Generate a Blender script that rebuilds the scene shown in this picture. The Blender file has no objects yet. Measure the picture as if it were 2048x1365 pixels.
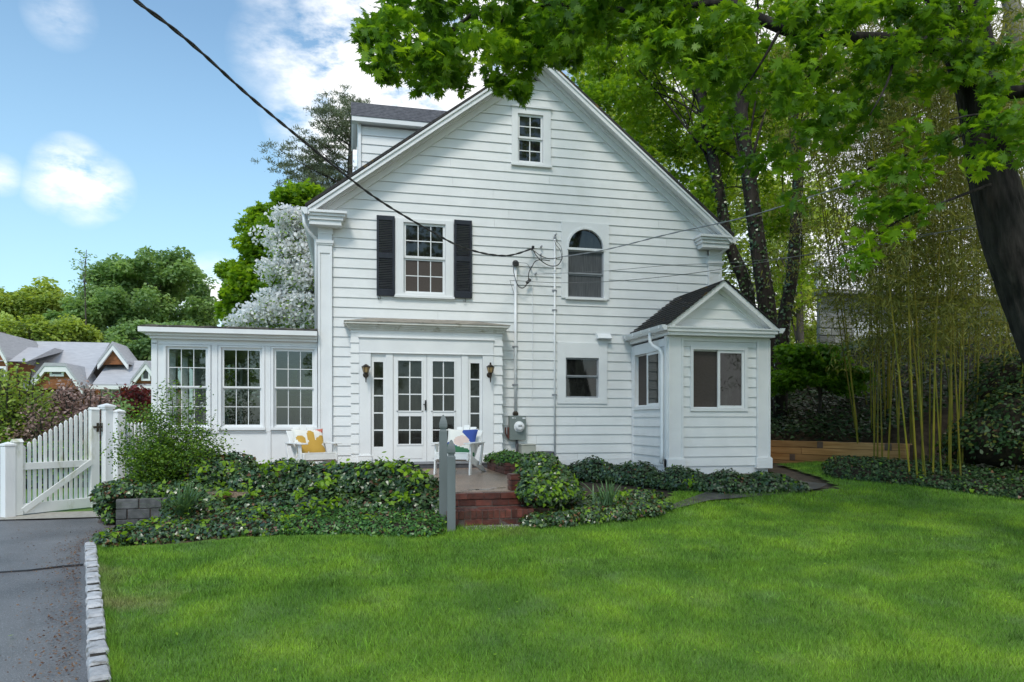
import bpy, math, random
import numpy as np
from mathutils import Vector, Matrix

random.seed(7)
rng = np.random.default_rng(7)
sc = bpy.context.scene
COL = sc.collection

# ------------------------------------------------------------------ camera
YAW = math.atan(0.232)
SA, CA = math.sin(YAW), math.cos(YAW)
FPX, HY, ZC = 1450.0, 840.0, 1.55
cam = bpy.data.cameras.new('camera')
cam.sensor_width = 36.0
cam.lens = FPX / 2048 * 36
cam.shift_y = (HY - 682.5) / 2048
cam.clip_start = 0.05
cam.clip_end = 2000
cam_ob = bpy.data.objects.new('camera', cam)
COL.objects.link(cam_ob)
cam_ob.location = (0, 0, ZC)
cam_ob.rotation_euler = (math.radians(90), 0, -YAW)
sc.camera = cam_ob

# ------------------------------------------------------------------ world, sun, exposure
SUN_EL, SUN_AZ = 52.0, 205.0          # azimuth clockwise from +y: behind the camera, from the left
w = bpy.data.worlds.new('World')
sc.world = w
w.use_nodes = True
nt = w.node_tree
nt.nodes.clear()
N = nt.nodes.new
L = nt.links.new
out = N('ShaderNodeOutputWorld')
bg = N('ShaderNodeBackground')
bg.inputs['Strength'].default_value = 0.15
sky = N('ShaderNodeTexSky')
sky.sky_type = 'NISHITA'
sky.sun_disc = False
sky.sun_elevation = math.radians(SUN_EL)
sky.sun_rotation = math.radians(SUN_AZ)
sky.air_density = 1.1
sky.dust_density = 0.6
sky.ozone_density = 3.0
tc = N('ShaderNodeTexCoord')
def wmath(op, a, b=None, c=None, clamp=False):
    n = N('ShaderNodeMath'); n.operation = op; n.use_clamp = clamp
    for i, v in enumerate((a, b, c)):
        if v is None: continue
        if isinstance(v, (int, float)): n.inputs[i].default_value = v
        else: L(v, n.inputs[i])
    return n.outputs[0]
# broad cloud bank, broken up by noise over the direction of view
mp = N('ShaderNodeMapping'); mp.inputs['Scale'].default_value = (1.0, 1.0, 2.2)
L(tc.outputs['Generated'], mp.inputs['Vector'])
nz = N('ShaderNodeTexNoise'); nz.inputs['Scale'].default_value = 2.6; nz.inputs['Detail'].default_value = 9; nz.inputs['Roughness'].default_value = 0.55
L(mp.outputs[0], nz.inputs['Vector'])
nz2 = N('ShaderNodeTexNoise'); nz2.inputs['Scale'].default_value = 13.0; nz2.inputs['Detail'].default_value = 8; nz2.inputs['Roughness'].default_value = 0.6
L(mp.outputs[0], nz2.inputs['Vector'])
def view_dir(px, py):
    lat, up = (px - 1024) / FPX, (HY - py) / FPX
    v = Vector((SA + lat * CA, CA - lat * SA, up)); v.normalize()
    return v
def blob(d, radius, soft):
    """1 inside a cone of directions round d, fading out."""
    n = N('ShaderNodeVectorMath'); n.operation = 'DISTANCE'
    nn = N('ShaderNodeVectorMath'); nn.operation = 'NORMALIZE'
    L(tc.outputs['Generated'], nn.inputs[0])
    L(nn.outputs[0], n.inputs[0]); n.inputs[1].default_value = d
    x = wmath('SUBTRACT', radius, n.outputs['Value'])
    return wmath('DIVIDE', x, soft, clamp=True)
sep = N('ShaderNodeSeparateXYZ'); L(tc.outputs['Generated'], sep.inputs[0])
# cloud cover grows to the right (east) of the view
east = wmath('MULTIPLY_ADD', sep.outputs[0], 1.5, -.46)
cover = wmath('ADD', nz.outputs['Fac'], east)
bank = wmath('MULTIPLY', wmath('SUBTRACT', cover, 0.50), 4.0, clamp=True)
total = bank
for (px, py, r, s, k) in ((145, 345, .036, .030, 1.1), (195, 372, .034, .030, 1.0), (100, 375, .026, .025, .8), (165, 395, .03, .03, .8), (0, 350, .020, .02, .7), (560, 105, .05, .06, .8), (640, 95, .05, .06, .8), (800, 190, .14, .08, 1.5), (900, 120, .14, .08, 1.3), (680, 175, .08, .06, 1.0), (440, 610, .055, .05, 1.0), (560, 15, .04, .05, .6), (120, 30, .03, .03, .4)):
    b = blob(view_dir(px, py), r * 1.25, s * 1.25)
    t = wmath('MULTIPLY', b, wmath('MULTIPLY_ADD', nz2.outputs['Fac'], 4.6, -1.5), clamp=True)
    total = wmath('MAXIMUM', total, wmath('MULTIPLY', t, k * 1.1, clamp=True))
total = wmath('MULTIPLY', total, 0.93)
mixn = N('ShaderNodeMix'); mixn.data_type = 'RGBA'
# a light haze over the whole sky, then the clouds
hz = N('ShaderNodeMix'); hz.data_type = 'RGBA'
hzf = wmath('MULTIPLY_ADD', wmath('ABSOLUTE', sep.outputs[2]), -1.35, 0.62, clamp=True)
gm = N('ShaderNodeMix'); gm.data_type = 'RGBA'; gm.blend_type = 'MULTIPLY'; gm.inputs[0].default_value = 1
L(sky.outputs[0], gm.inputs[6]); gm.inputs[7].default_value = (1.08, 1.17, 1.06, 1)
L(hzf, hz.inputs[0]); L(gm.outputs[2], hz.inputs[6]); hz.inputs[7].default_value = (2.6, 4.2, 5.4, 1)
L(total, mixn.inputs[0]); L(hz.outputs[2], mixn.inputs[6]); mixn.inputs[7].default_value = (6.6, 6.6, 6.6, 1)
L(mixn.outputs[2], bg.inputs['Color'])
L(bg.outputs[0], out.inputs[0])

sun = bpy.data.lights.new('sun', 'SUN')
sun.energy = 1.6
sun.angle = math.radians(14)
sun.color = (1.0, 0.95, 0.86)
sun_ob = bpy.data.objects.new('sun', sun)
COL.objects.link(sun_ob)
el, az = math.radians(SUN_EL), math.radians(SUN_AZ)
sd = Vector((math.sin(az) * math.cos(el), math.cos(az) * math.cos(el), math.sin(el)))
sun_ob.rotation_euler = sd.to_track_quat('Z', 'Y').to_euler()

sc.view_settings.view_transform = 'Standard'
sc.view_settings.look = 'None'
sc.view_settings.gamma = 1
sc.view_settings.use_curve_mapping = False
sc.view_settings.exposure = 0.44
sc.render.engine = 'CYCLES'
sc.cycles.max_bounces = 10
sc.cycles.transparent_max_bounces = 16
sc.cycles.use_denoising = True

# ------------------------------------------------------------------ where a sight line meets a plane (real distances, metres)
def _dir(px, py):
    lat = (px - 1024) / FPX
    return SA + lat * CA, CA - lat * SA, (HY - py) / FPX
def at(px, py, Y):
    dx, dy, dz = _dir(px, py); s = Y / dy
    return Vector((dx * s, Y, ZC + dz * s))
def atx(px, py, X):
    dx, dy, dz = _dir(px, py); s = X / dx
    return Vector((X, dy * s, ZC + dz * s))
def ad(px, py, D):
    dx, dy, dz = _dir(px, py)
    return Vector((dx * D, dy * D, ZC + dz * D))
def az_(px, py, z):
    dx, dy, dz = _dir(px, py); s = (z - ZC) / dz
    return Vector((dx * s, dy * s, z))

# ------------------------------------------------------------------ materials
MATS = {}
def ramp_mat(name, c1, c2, rough=0.6, scale=6.0, detail=5, bump=0.15, bscale=None, c3=None, c3scale=1.2, c3amt=(0.55, 0.7), spec=0.4,
             stretch=(1, 1, 1), bdist=0.01, metallic=0.0, coat=0.0, objvar=0.0):
    m = bpy.data.materials.new(name); m.use_nodes = True
    t = m.node_tree; n = t.nodes.new; l = t.links.new
    p = t.nodes['Principled BSDF']
    p.inputs['Roughness'].default_value = rough
    p.inputs['Specular IOR Level'].default_value = spec
    p.inputs['Metallic'].default_value = metallic
    p.inputs['Coat Weight'].default_value = coat
    g = n('ShaderNodeNewGeometry')
    mpn = n('ShaderNodeMapping'); mpn.inputs['Scale'].default_value = stretch
    l(g.outputs['Position'], mpn.inputs[0])
    nz = n('ShaderNodeTexNoise'); nz.inputs['Scale'].default_value = scale; nz.inputs['Detail'].default_value = detail
    l(mpn.outputs[0], nz.inputs['Vector'])
    cr = n('ShaderNodeValToRGB')
    cr.color_ramp.elements[0].position = 0.32; cr.color_ramp.elements[1].position = 0.68
    cr.color_ramp.elements[0].color = (*c1, 1); cr.color_ramp.elements[1].color = (*c2, 1)
    l(nz.outputs['Fac'], cr.inputs[0])
    col = cr.outputs[0]
    if c3:
        nz3 = n('ShaderNodeTexNoise'); nz3.inputs['Scale'].default_value = c3scale; nz3.inputs['Detail'].default_value = 6; nz3.inputs['Roughness'].default_value = .62
        l(mpn.outputs[0], nz3.inputs['Vector'])
        r3 = n('ShaderNodeMapRange'); r3.inputs['From Min'].default_value = c3amt[0]; r3.inputs['From Max'].default_value = c3amt[1]
        l(nz3.outputs['Fac'], r3.inputs[0])
        mx = n('ShaderNodeMix'); mx.data_type = 'RGBA'
        l(r3.outputs[0], mx.inputs[0]); l(col, mx.inputs[6]); mx.inputs[7].default_value = (*c3, 1)
        col = mx.outputs[2]
    if objvar:
        oi = n('ShaderNodeObjectInfo')
        hsv = n('ShaderNodeHueSaturation')
        mr = n('ShaderNodeMapRange'); mr.inputs['To Min'].default_value = 1 - objvar; mr.inputs['To Max'].default_value = 1 + objvar
        l(oi.outputs['Random'], mr.inputs[0]); l(mr.outputs[0], hsv.inputs['Value'])
        l(col, hsv.inputs['Color']); col = hsv.outputs[0]
    l(col, p.inputs['Base Color'])
    if bump:
        nb = n('ShaderNodeTexNoise'); nb.inputs['Scale'].default_value = bscale or scale * 4; nb.inputs['Detail'].default_value = 6
        l(mpn.outputs[0], nb.inputs['Vector'])
        b = n('ShaderNodeBump'); b.inputs['Strength'].default_value = bump; b.inputs['Distance'].default_value = bdist
        l(nb.outputs['Fac'], b.inputs['Height']); l(b.outputs[0], p.inputs['Normal'])
    MATS[name] = m
    return m

def leaf_mat(name, dark, mid, light, trans=0.35, rough=0.45, spec=0.35, patch=0.0, through=(1.9, 1.7, 0.7)):
    m = bpy.data.materials.new(name); m.use_nodes = True
    t = m.node_tree; n = t.nodes.new; l = t.links.new
    p = t.nodes['Principled BSDF']
    p.inputs['Roughness'].default_value = rough; p.inputs['Specular IOR Level'].default_value = spec
    a = n('ShaderNodeAttribute'); a.attribute_name = 'tint'
    fac = a.outputs['Fac']
    if patch:
        g = n('ShaderNodeNewGeometry')
        nz = n('ShaderNodeTexNoise'); nz.inputs['Scale'].default_value = patch; nz.inputs['Detail'].default_value = 3
        l(g.outputs['Position'], nz.inputs['Vector'])
        mm = n('ShaderNodeMath'); mm.operation = 'MULTIPLY_ADD'; mm.inputs[1].default_value = 2.2; mm.inputs[2].default_value = -1.1
        l(nz.outputs['Fac'], mm.inputs[0])
        m2 = n('ShaderNodeMath'); m2.operation = 'ADD'; m2.use_clamp = True
        l(mm.outputs[0], m2.inputs[0]); l(a.outputs['Fac'], m2.inputs[1]); fac = m2.outputs[0]
    cr = n('ShaderNodeValToRGB'); e = cr.color_ramp.elements
    e[0].color = (*dark, 1); e[1].color = (*light, 1)
    k = e.new(0.5); k.color = (*mid, 1)
    l(fac, cr.inputs[0]); l(cr.outputs[0], p.inputs['Base Color'])
    tr = n('ShaderNodeBsdfTranslucent')
    br = n('ShaderNodeMix'); br.data_type = 'RGBA'; br.blend_type = 'MULTIPLY'; br.inputs[0].default_value = 1
    l(cr.outputs[0], br.inputs[6]); br.inputs[7].default_value = (*through, 1)
    l(br.outputs[2], tr.inputs['Color'])
    mx = n('ShaderNodeMixShader'); mx.inputs[0].default_value = trans
    l(p.outputs[0], mx.inputs[1]); l(tr.outputs[0], mx.inputs[2])
    l(mx.outputs[0], t.nodes['Material Output'].inputs[0])
    MATS[name] = m
    return m

M_WHITE = ramp_mat('white_paint', (.73, .735, .73), (.79, .792, .785), .55, 3, bump=.25, bscale=60, bdist=.004, c3=(.66, .665, .63), c3scale=1.6, c3amt=(.62, .85), stretch=(1, 1, 1))
M_TRIM = ramp_mat('white_trim_paint', (.74, .745, .75), (.80, .802, .80), .45, 2.5, bump=.12, bscale=50, bdist=.003, c3=(.68, .68, .65), c3scale=2.4, c3amt=(.66, .9))
M_CREAM = ramp_mat('weathered_trim', (.62, .61, .55), (.74, .73, .69), .6, 5, bump=.2, c3=(.40, .38, .30), c3scale=6, c3amt=(.58, .72))
M_METALW = ramp_mat('white_gutter_metal', (.74, .75, .76), (.80, .81, .82), .35, 3, bump=.05)
M_SHUT = ramp_mat('shutter_paint', (.012, .014, .022), (.022, .025, .035), .45, 8, bump=.1)
M_GREY = ramp_mat('post_grey_paint', (.115, .135, .138), (.155, .175, .178), .55, 5, bump=.2, bscale=70, bdist=.003, stretch=(1, 1, .2), c3=(.12, .15, .14), c3scale=3, c3amt=(.6, .85))
M_SASHG = ramp_mat('grey_sash_metal', (.24, .25, .27), (.30, .31, .33), .4, 6, bump=.05)
M_METER = ramp_mat('meter_grey', (.16, .19, .18), (.20, .23, .22), .45, 6, bump=.08)
M_BOX = ramp_mat('beige_box', (.38, .38, .32), (.44, .44, .38), .5, 5, bump=.1)
M_BLACK = ramp_mat('black_rubber', (.012, .012, .013), (.03, .03, .032), .5, 30, bump=.1)
M_IRON = ramp_mat('dark_bronze', (.025, .020, .016), (.06, .045, .03), .4, 30, bump=.2, metallic=.4)
M_SHINGLE = ramp_mat('asphalt_shingle_dark', (.020, .019, .019), (.05, .047, .045), .9, 26, bump=.6, bscale=120, c3=(.14, .085, .02), c3scale=3.2, c3amt=(.60, .68), objvar=.25)
M_SHINGLE_G = ramp_mat('asphalt_shingle_grey', (.10, .10, .115), (.18, .18, .20), .9, 14, bump=.5, bscale=110, objvar=.2)
M_ROOFTAR = ramp_mat('worn_tar_roof', (.05, .045, .045), (.16, .14, .12), .85, 9, bump=.5, c3=(.30, .28, .24), c3scale=12, c3amt=(.6, .7))
M_CAPROOF = ramp_mat('worn_capping_roof', (.20, .18, .15), (.33, .30, .25), .85, 12, bump=.5, c3=(.12, .10, .08), c3scale=18, c3amt=(.55, .65), stretch=(.35, 1, 1))
M_FOUND = ramp_mat('foundation_tan', (.30, .27, .20), (.40, .36, .28), .8, 6, bump=.3)
M_SILL = ramp_mat('dark_grey_step', (.06, .062, .07), (.10, .10, .11), .6, 8, bump=.2)
M_PATIO = ramp_mat('pebble_patio', (.10, .065, .045), (.40, .28, .20), .36, 48, detail=3, bump=.7, bscale=60, c3=(.14, .10, .075), c3scale=1.6, c3amt=(.5, .7), spec=.5)
M_BRICK = ramp_mat('wet_brick', (.075, .022, .016), (.15, .045, .032), .35, 9, bump=.4, bscale=70, c3=(.06, .035, .03), c3scale=7, c3amt=(.5, .7), objvar=.35)
M_MORTAR = ramp_mat('mortar', (.07, .05, .042), (.13, .10, .085), .85, 20, bump=.4)
M_BLOCK = ramp_mat('grey_block', (.075, .078, .078), (.14, .14, .14), .8, 12, bump=.5, bscale=80, c3=(.05, .055, .045), c3scale=4, c3amt=(.5, .68), objvar=.25)
M_COBBLE = ramp_mat('granite_cobble', (.34, .345, .36), (.46, .46, .47), .7, 22, bump=.9, bscale=60, c3=(.17, .16, .14), c3scale=9, c3amt=(.54, .68), objvar=.22)
M_ROCK = ramp_mat('brown_rock', (.05, .035, .03), (.13, .10, .085), .7, 9, bump=.6)
M_TIMBER = ramp_mat('treated_timber', (.38, .18, .06), (.56, .31, .125), .6, 3, bump=.25, stretch=(.5, .5, 7), c3=(.16, .09, .05), c3scale=1.4, c3amt=(.58, .75), objvar=.25)
M_ENDGR = ramp_mat('timber_end_grain', (.10, .065, .05), (.18, .12, .09), .8, 9, bump=.3)
M_SOIL = ramp_mat('soil', (.035, .024, .015), (.09, .062, .038), .95, 9, bump=.8, bscale=30, c3=(.13, .095, .055), c3scale=3, c3amt=(.5, .7))
M_BARK = ramp_mat('dark_wet_bark', (.008, .007, .006), (.045, .039, .034), .88, 9, bump=1.0, bscale=16, bdist=.04, stretch=(1, 1, .22), c3=(.04, .045, .03), c3scale=1.3, c3amt=(.58, .75), spec=.2)
M_BARK2 = ramp_mat('grey_brown_bark', (.035, .030, .024), (.10, .085, .07), .85, 7, bump=.9, bscale=14, bdist=.04, stretch=(1, 1, .25), c3=(.05, .065, .03), c3scale=1.0, c3amt=(.55, .75))
M_BAMBOO = ramp_mat('bamboo_culm', (.10, .125, .012), (.27, .21, .02), .5, 3, bump=.05, spec=.2, c3=(.05, .07, .02), c3scale=1.1, c3amt=(.55, .8), objvar=.35)
M_SHAKE = ramp_mat('cedar_shakes', (.17, .058, .02), (.33, .13, .05), .8, 5, bump=.5, stretch=(1, 1, 3), c3=(.10, .045, .02), c3scale=3, c3amt=(.5, .7))
M_FARROOF = ramp_mat('far_grey_roof', (.36, .365, .39), (.45, .455, .48), .85, 4, bump=.3, stretch=(.6, .6, 5))
M_GREYSIDING = ramp_mat('grey_siding', (.26, .26, .245), (.34, .34, .325), .8, 4, bump=.2)
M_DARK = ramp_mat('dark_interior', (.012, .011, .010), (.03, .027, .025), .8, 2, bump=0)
M_BLIND = ramp_mat('brown_blind', (.055, .043, .036), (.075, .060, .052), .7, 30, bump=.1, stretch=(1, 1, 4))
M_CURTAIN = ramp_mat('grey_curtain', (.055, .06, .065), (.11, .115, .12), .8, 9, bump=.3, stretch=(8, 8, .3))
M_AMBER = ramp_mat('lamp_glass_amber', (.30, .20, .09), (.42, .30, .15), .15, 20, bump=.3)
M_FLOORW = ramp_mat('wood_floor', (.14, .08, .045), (.20, .12, .07), .4, 4, bump=0)
M_PLASTER = ramp_mat('darkened_plaster', (.20, .20, .20), (.26, .26, .26), .8, 4, bump=0)  # dark grey: the shade inside the sunroom is put into this colour
M_FABCH = ramp_mat('wicker_fabric', (.10, .09, .09), (.18, .16, .15), .9, 30, bump=.3)
M_MOSSW = ramp_mat('mossy_white_paint', (.70, .71, .68), (.80, .805, .79), .6, 4, bump=.2, bscale=60, bdist=.003, stretch=(1, 1, .35), c3=(.44, .45, .30), c3scale=5, c3amt=(.56, .74))
M_ASPHALT = None

def asphalt():
    m = ramp_mat('asphalt', (.095, .094, .096), (.180, .178, .180), .5, 1.3, bump=1.0, bscale=120, bdist=.012, c3=(.27, .27, .28), c3scale=80, c3amt=(.54, .66), spec=.5)
    return m
M_ASPHALT = asphalt()

def grass_mat(name, blade):
    m = bpy.data.materials.new(name); m.use_nodes = True
    t = m.node_tree; n = t.nodes.new; l = t.links.new
    p = t.nodes['Principled BSDF']; p.inputs['Roughness'].default_value = .55; p.inputs['Specular IOR Level'].default_value = .3
    g = n('ShaderNodeNewGeometry')
    def noise(s, d=4):
        z = n('ShaderNodeTexNoise'); z.inputs['Scale'].default_value = s; z.inputs['Detail'].default_value = d
        l(g.outputs['Position'], z.inputs['Vector']); return z.outputs['Fac']
    cr = n('ShaderNodeValToRGB'); e = cr.color_ramp.elements
    e[0].position = .30; e[0].color = (.100, .215, .030, 1)
    e[1].position = .70; e[1].color = (.25, .40, .035, 1)
    k = e.new(.5); k.color = (.145, .28, .030, 1)
    l(noise(1.35, 6), cr.inputs[0])
    cr2 = n('ShaderNodeValToRGB'); e = cr2.color_ramp.elements
    e[0].position = .54; e[0].color = (0, 0, 0, 1); e[1].position = .80; e[1].color = (.5, .5, .5, 1)
    l(noise(2.3, 5), cr2.inputs[0])
    mx = n('ShaderNodeMix'); mx.data_type = 'RGBA'
    l(cr2.outputs[0], mx.inputs[0]); l(cr.outputs[0], mx.inputs[6]); mx.inputs[7].default_value = (.20, .30, .12, 1)
    col = mx.outputs[2]
    # worn, drier strip along the cobbles and round the foot of the steps
    sp = n('ShaderNodeSeparateXYZ'); l(g.outputs['Position'], sp.inputs[0])
    def wear(cx, cy, r, amt, colr, col):
        d = n('ShaderNodeVectorMath'); d.operation = 'DISTANCE'; l(g.outputs['Position'], d.inputs[0]); d.inputs[1].default_value = (cx, cy, .15)
        a = n('ShaderNodeMath'); a.operation = 'MULTIPLY_ADD'; l(noise(2.6, 5), a.inputs[0]); a.inputs[1].default_value = 1.6; l(d.outputs['Value'], a.inputs[2])
        r_ = n('ShaderNodeMapRange'); r_.inputs['From Min'].default_value = r + .95; r_.inputs['From Max'].default_value = r + .35
        r_.inputs['To Min'].default_value = 0; r_.inputs['To Max'].default_value = amt
        l(a.outputs[0], r_.inputs[0])
        x = n('ShaderNodeMix'); x.data_type = 'RGBA'; l(r_.outputs[0], x.inputs[0]); l(col, x.inputs[6]); x.inputs[7].default_value = (*colr, 1)
        return x.outputs[2]
    col = wear(-1.8, 6.5, .38, .65, (.36, .31, .17), col)
    col = wear(-2.2, 7.5, .35, .7, (.26, .25, .12), col)
    col = wear(1.9, 8.5, .3, .55, (.22, .24, .06), col)
    if blade:
        a = n('ShaderNodeAttribute'); a.attribute_name = 'tint'
        mr = n('ShaderNodeMapRange'); mr.inputs['To Min'].default_value = .45; mr.inputs['To Max'].default_value = 1.75
        l(a.outputs['Fac'], mr.inputs[0])
        h = n('ShaderNodeHueSaturation'); l(mr.outputs[0], h.inputs['Value']); l(col, h.inputs['Color']); col = h.outputs[0]
        l(col, p.inputs['Base Color'])
        tr = n('ShaderNodeBsdfTranslucent'); l(col, tr.inputs[0])
        ms = n('ShaderNodeMixShader'); ms.inputs[0].default_value = .35; l(p.outputs[0], ms.inputs[1]); l(tr.outputs[0], ms.inputs[2])
        l(ms.outputs[0], t.nodes['Material Output'].inputs[0])
    else:
        h = n('ShaderNodeHueSaturation'); h.inputs['Value'].default_value = .72; l(col, h.inputs['Color'])
        l(h.outputs[0], p.inputs['Base Color'])
        nb = n('ShaderNodeBump'); nb.inputs['Strength'].default_value = .8; nb.inputs['Distance'].default_value = .03; l(noise(45, 3), nb.inputs['Height']); l(nb.outputs[0], p.inputs['Normal'])
    return m
M_LAWN = grass_mat('lawn_turf', False)
M_BLADE = grass_mat('grass_blade', True)

def glass_dark():
    m = ramp_mat('dark_window_glass', (.008, .008, .008), (.024, .026, .022), .03, 3, bump=.03, bscale=3, spec=.55, c3=(.036, .038, .034), c3scale=2.4, c3amt=(.56, .72), stretch=(2.5, 1, .8))
    return m
M_GLASS = glass_dark()
def glass_clear():
    m = bpy.data.materials.new('clear_window_glass'); m.use_nodes = True
    t = m.node_tree; n = t.nodes.new; l = t.links.new
    t.nodes.remove(t.nodes['Principled BSDF'])
    tr = n('ShaderNodeBsdfTransparent'); tr.inputs[0].default_value = (.60, .63, .62, 1)  # grey tint darkens the sunroom seen through the panes
    gl = n('ShaderNodeBsdfGlossy'); gl.inputs['Roughness'].default_value = .02
    fr = n('ShaderNodeFresnel'); fr.inputs['IOR'].default_value = 1.5
    mm = n('ShaderNodeMath'); mm.operation = 'MULTIPLY_ADD'; mm.inputs[1].default_value = 1.6; mm.inputs[2].default_value = .02; l(fr.outputs[0], mm.inputs[0])
    mx = n('ShaderNodeMixShader'); l(mm.outputs[0], mx.inputs[0]); l(tr.outputs[0], mx.inputs[1]); l(gl.outputs[0], mx.inputs[2])
    l(mx.outputs[0], t.nodes['Material Output'].inputs[0])
    return m
M_CLEAR = glass_clear()

# leaf materials
L_MAPLE = leaf_mat('maple_leaf', (.050, .125, .012), (.115, .240, .016), (.24, .40, .022), trans=.55)
L_BACK = leaf_mat('bright_tree_leaf', (.075, .165, .014), (.17, .31, .022), (.30, .44, .035), trans=.52)  # leaf colour itself raised so these crowns come out bright
L_FAR = leaf_mat('hazed_tree_leaf', (.15, .25, .10), (.25, .38, .145), (.36, .49, .20), trans=.45, through=(1.5, 1.5, .8))  # distance haze is put into the leaf colour, paler and greyer
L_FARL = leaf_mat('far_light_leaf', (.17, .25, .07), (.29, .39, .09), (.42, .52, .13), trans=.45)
L_IVY = leaf_mat('ivy_leaf', (.016, .040, .014), (.046, .098, .030), (.15, .22, .07), trans=.12, rough=.30, spec=.6)
L_IVYD = leaf_mat('hill_ivy_leaf', (.014, .036, .013), (.036, .080, .024), (.09, .15, .045), trans=.2, rough=.45, spec=.3)
L_PACHY = leaf_mat('ground_cover_leaf', (.025, .085, .018), (.065, .17, .035), (.15, .30, .06), trans=.25, rough=.4, spec=.45)
L_LIME = leaf_mat('young_lime_leaf', (.09, .19, .015), (.17, .31, .02), (.29, .45, .035), trans=.4)
L_BROWN = leaf_mat('dead_brown_leaf', (.06, .025, .012), (.13, .06, .025), (.22, .12, .05), trans=.1)
L_PINE = leaf_mat('pine_needle', (.07, .10, .06), (.13, .165, .10), (.20, .24, .14), trans=.2)
L_WHITE = leaf_mat('dogwood_bract', (.78, .78, .76), (.84, .84, .83), (.88, .88, .88), trans=.45, through=(1, 1, 1))
L_PINK = leaf_mat('pink_blossom', (.26, .17, .14), (.42, .29, .25), (.56, .43, .38), trans=.35, through=(1.2, 1, 1))
L_RED = leaf_mat('red_maple_leaf', (.07, .012, .014), (.14, .025, .028), (.22, .05, .05), trans=.3)
L_BAMB = leaf_mat('bamboo_leaf', (.085, .115, .022), (.20, .215, .045), (.36, .34, .09), trans=.45, through=(1.4, 1.35, .7))
L_SHRUB = leaf_mat('shrub_leaf', (.030, .080, .015), (.085, .17, .025), (.20, .32, .04), trans=.35)
L_JMAPLE = leaf_mat('small_maple_leaf', (.05, .125, .015), (.10, .23, .02), (.18, .34, .04), trans=.5)
L_DAFF = leaf_mat('bulb_leaf', (.040, .085, .040), (.075, .15, .065), (.15, .26, .10), trans=.2)

# ------------------------------------------------------------------ objects, meshes, tags
def link(o, parent=None):
    COL.objects.link(o)
    if parent is not None: o.parent = parent
    return o
def tag(o, label=None, cat=None, group=None, kind=None):
    if label: o['label'] = label
    if cat: o['category'] = cat
    if group: o['group'] = group
    if kind: o['kind'] = kind
    return o
def thing(name, label, cat, loc=(0, 0, 0), rz=0.0, group=None):
    o = bpy.data.objects.new(name, None); o.empty_display_size = .1
    o.location = loc; o.rotation_euler = (0, 0, rz)
    COL.objects.link(o)
    return tag(o, label, cat, group)

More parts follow.
